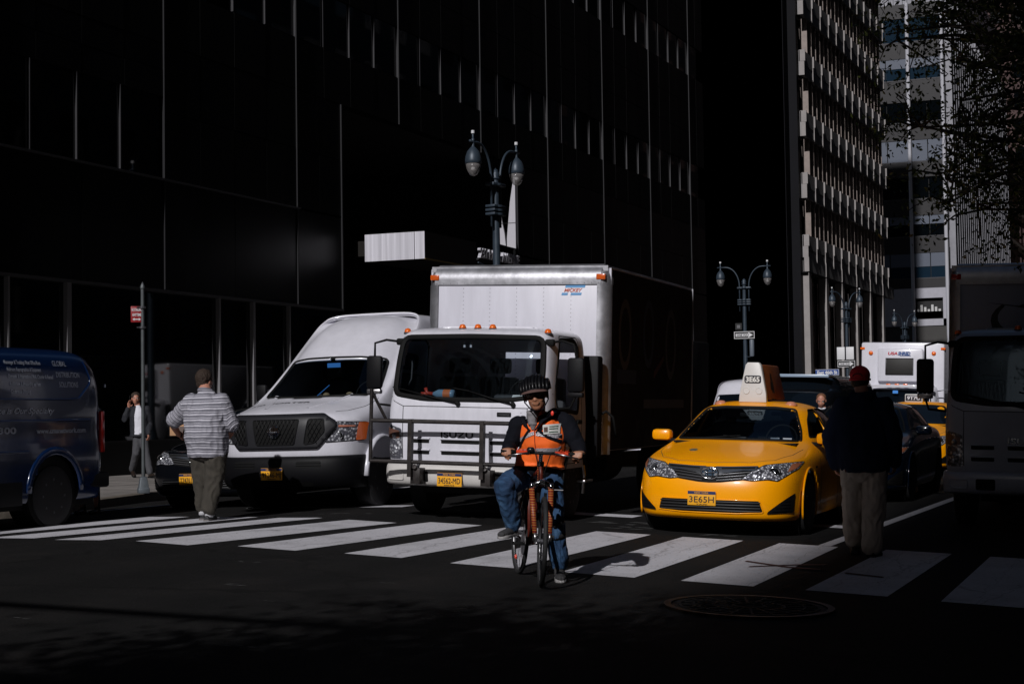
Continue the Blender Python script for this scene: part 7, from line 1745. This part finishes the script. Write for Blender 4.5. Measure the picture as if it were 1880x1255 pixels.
MB().tube([V3(J['neck'])+Vector((.065*math.cos(a), -.01+.06*math.sin(a), .0)) for a in [i*math.pi/8 for i in range(17)]], (.008, .018), 6, caps=False).build('shirt_collar', WS, p, smooth=True)
mb = MB(); mb.ell(J['pelvis'], (.16, .13, .1), 14, 8); limb(mb, [J['hipL'], J['knL'], J['anL']], [.1, .08, .065]); limb(mb, [J['hipR'], J['knR'], J['anR']], [.1, .08, .065]); cloth('trousers', mb, JK, p, .012, 3)
for k in 'LR': shoe(p, (J['an'+k][0], .11, 0), (J['an'+k][0], -.14, 0), DS, BLACK, 1.0, ank=J['an'+k])
t = thing('paper', 'white folded paper in the hand of the man behind the taxi', 'paper', (-5.78, 26.72, 1.20), R(10)); MB().add([], []); mb = MB(); mb.add([(-.05, 0, .06), (.05, .0, .09), (.12, -.02, 0), (-.02, -.05, 0)], [(0, 1, 2, 3)]); o = mb.build('sheet', mat('paper', (.8, .8, .78), .7), t)
s_ = o.modifiers.new('t', 'SOLIDIFY'); s_.thickness = .002; bake(o)
# ============================================================ CAMERA AND LIGHT
th, pit, rol = math.atan(1280/3000), math.atan(131/3000), .0144
fw = Vector((-math.sin(th)*math.cos(pit), math.cos(th)*math.cos(pit), math.sin(pit)))
r0 = Vector((math.cos(th), math.sin(th), 0)); u0 = r0.cross(fw)
rr_ = r0*math.cos(rol) - u0*math.sin(rol); uu = u0*math.cos(rol) + r0*math.sin(rol)
cd = bpy.data.cameras.new('camera'); cam = bpy.data.objects.new('camera', cd); C.objects.link(cam)
cam.matrix_world = Matrix(((rr_.x, uu.x, -fw.x, 0), (rr_.y, uu.y, -fw.y, 0), (rr_.z, uu.z, -fw.z, 1.25), (0, 0, 0, 1)))
cd.sensor_width = 36; cd.lens = 3000/1880*36; cd.clip_start = .1; cd.clip_end = 3000
S.camera = cam
AZ, EL = R(-2.0), R(32)          # light travels along +y, very slightly towards -x
ray_ = Vector((math.sin(AZ)*math.cos(EL), math.cos(AZ)*math.cos(EL), -math.sin(EL)))
ld = bpy.data.lights.new('sun', 'SUN'); ld.energy = 5; ld.angle = R(.53); ld.color = (1.0, .98, .985)
lo = bpy.data.objects.new('sun', ld); C.objects.link(lo)
lo.rotation_euler = (-ray_).to_track_quat('Z', 'Y').to_euler()
w = bpy.data.worlds.new('World'); S.world = w; w.use_nodes = True
nt = w.node_tree; bg = nt.nodes['Background']; sk = nt.nodes.new('ShaderNodeTexSky'); sk.sky_type = 'NISHITA'
sk.sun_disc = False; sk.sun_elevation = EL
d_ = -ray_; sk.sun_rotation = math.atan2(d_.x, d_.y)
nt.links.new(sk.outputs[0], bg.inputs[0]); bg.inputs[1].default_value = .05
S.view_settings.view_transform = 'Standard'; S.view_settings.look = 'None'; S.view_settings.gamma = 1
S.view_settings.exposure = -.72
S.cycles.max_bounces = 7; S.cycles.transparent_max_bounces = 12; S.cycles.use_denoising = True
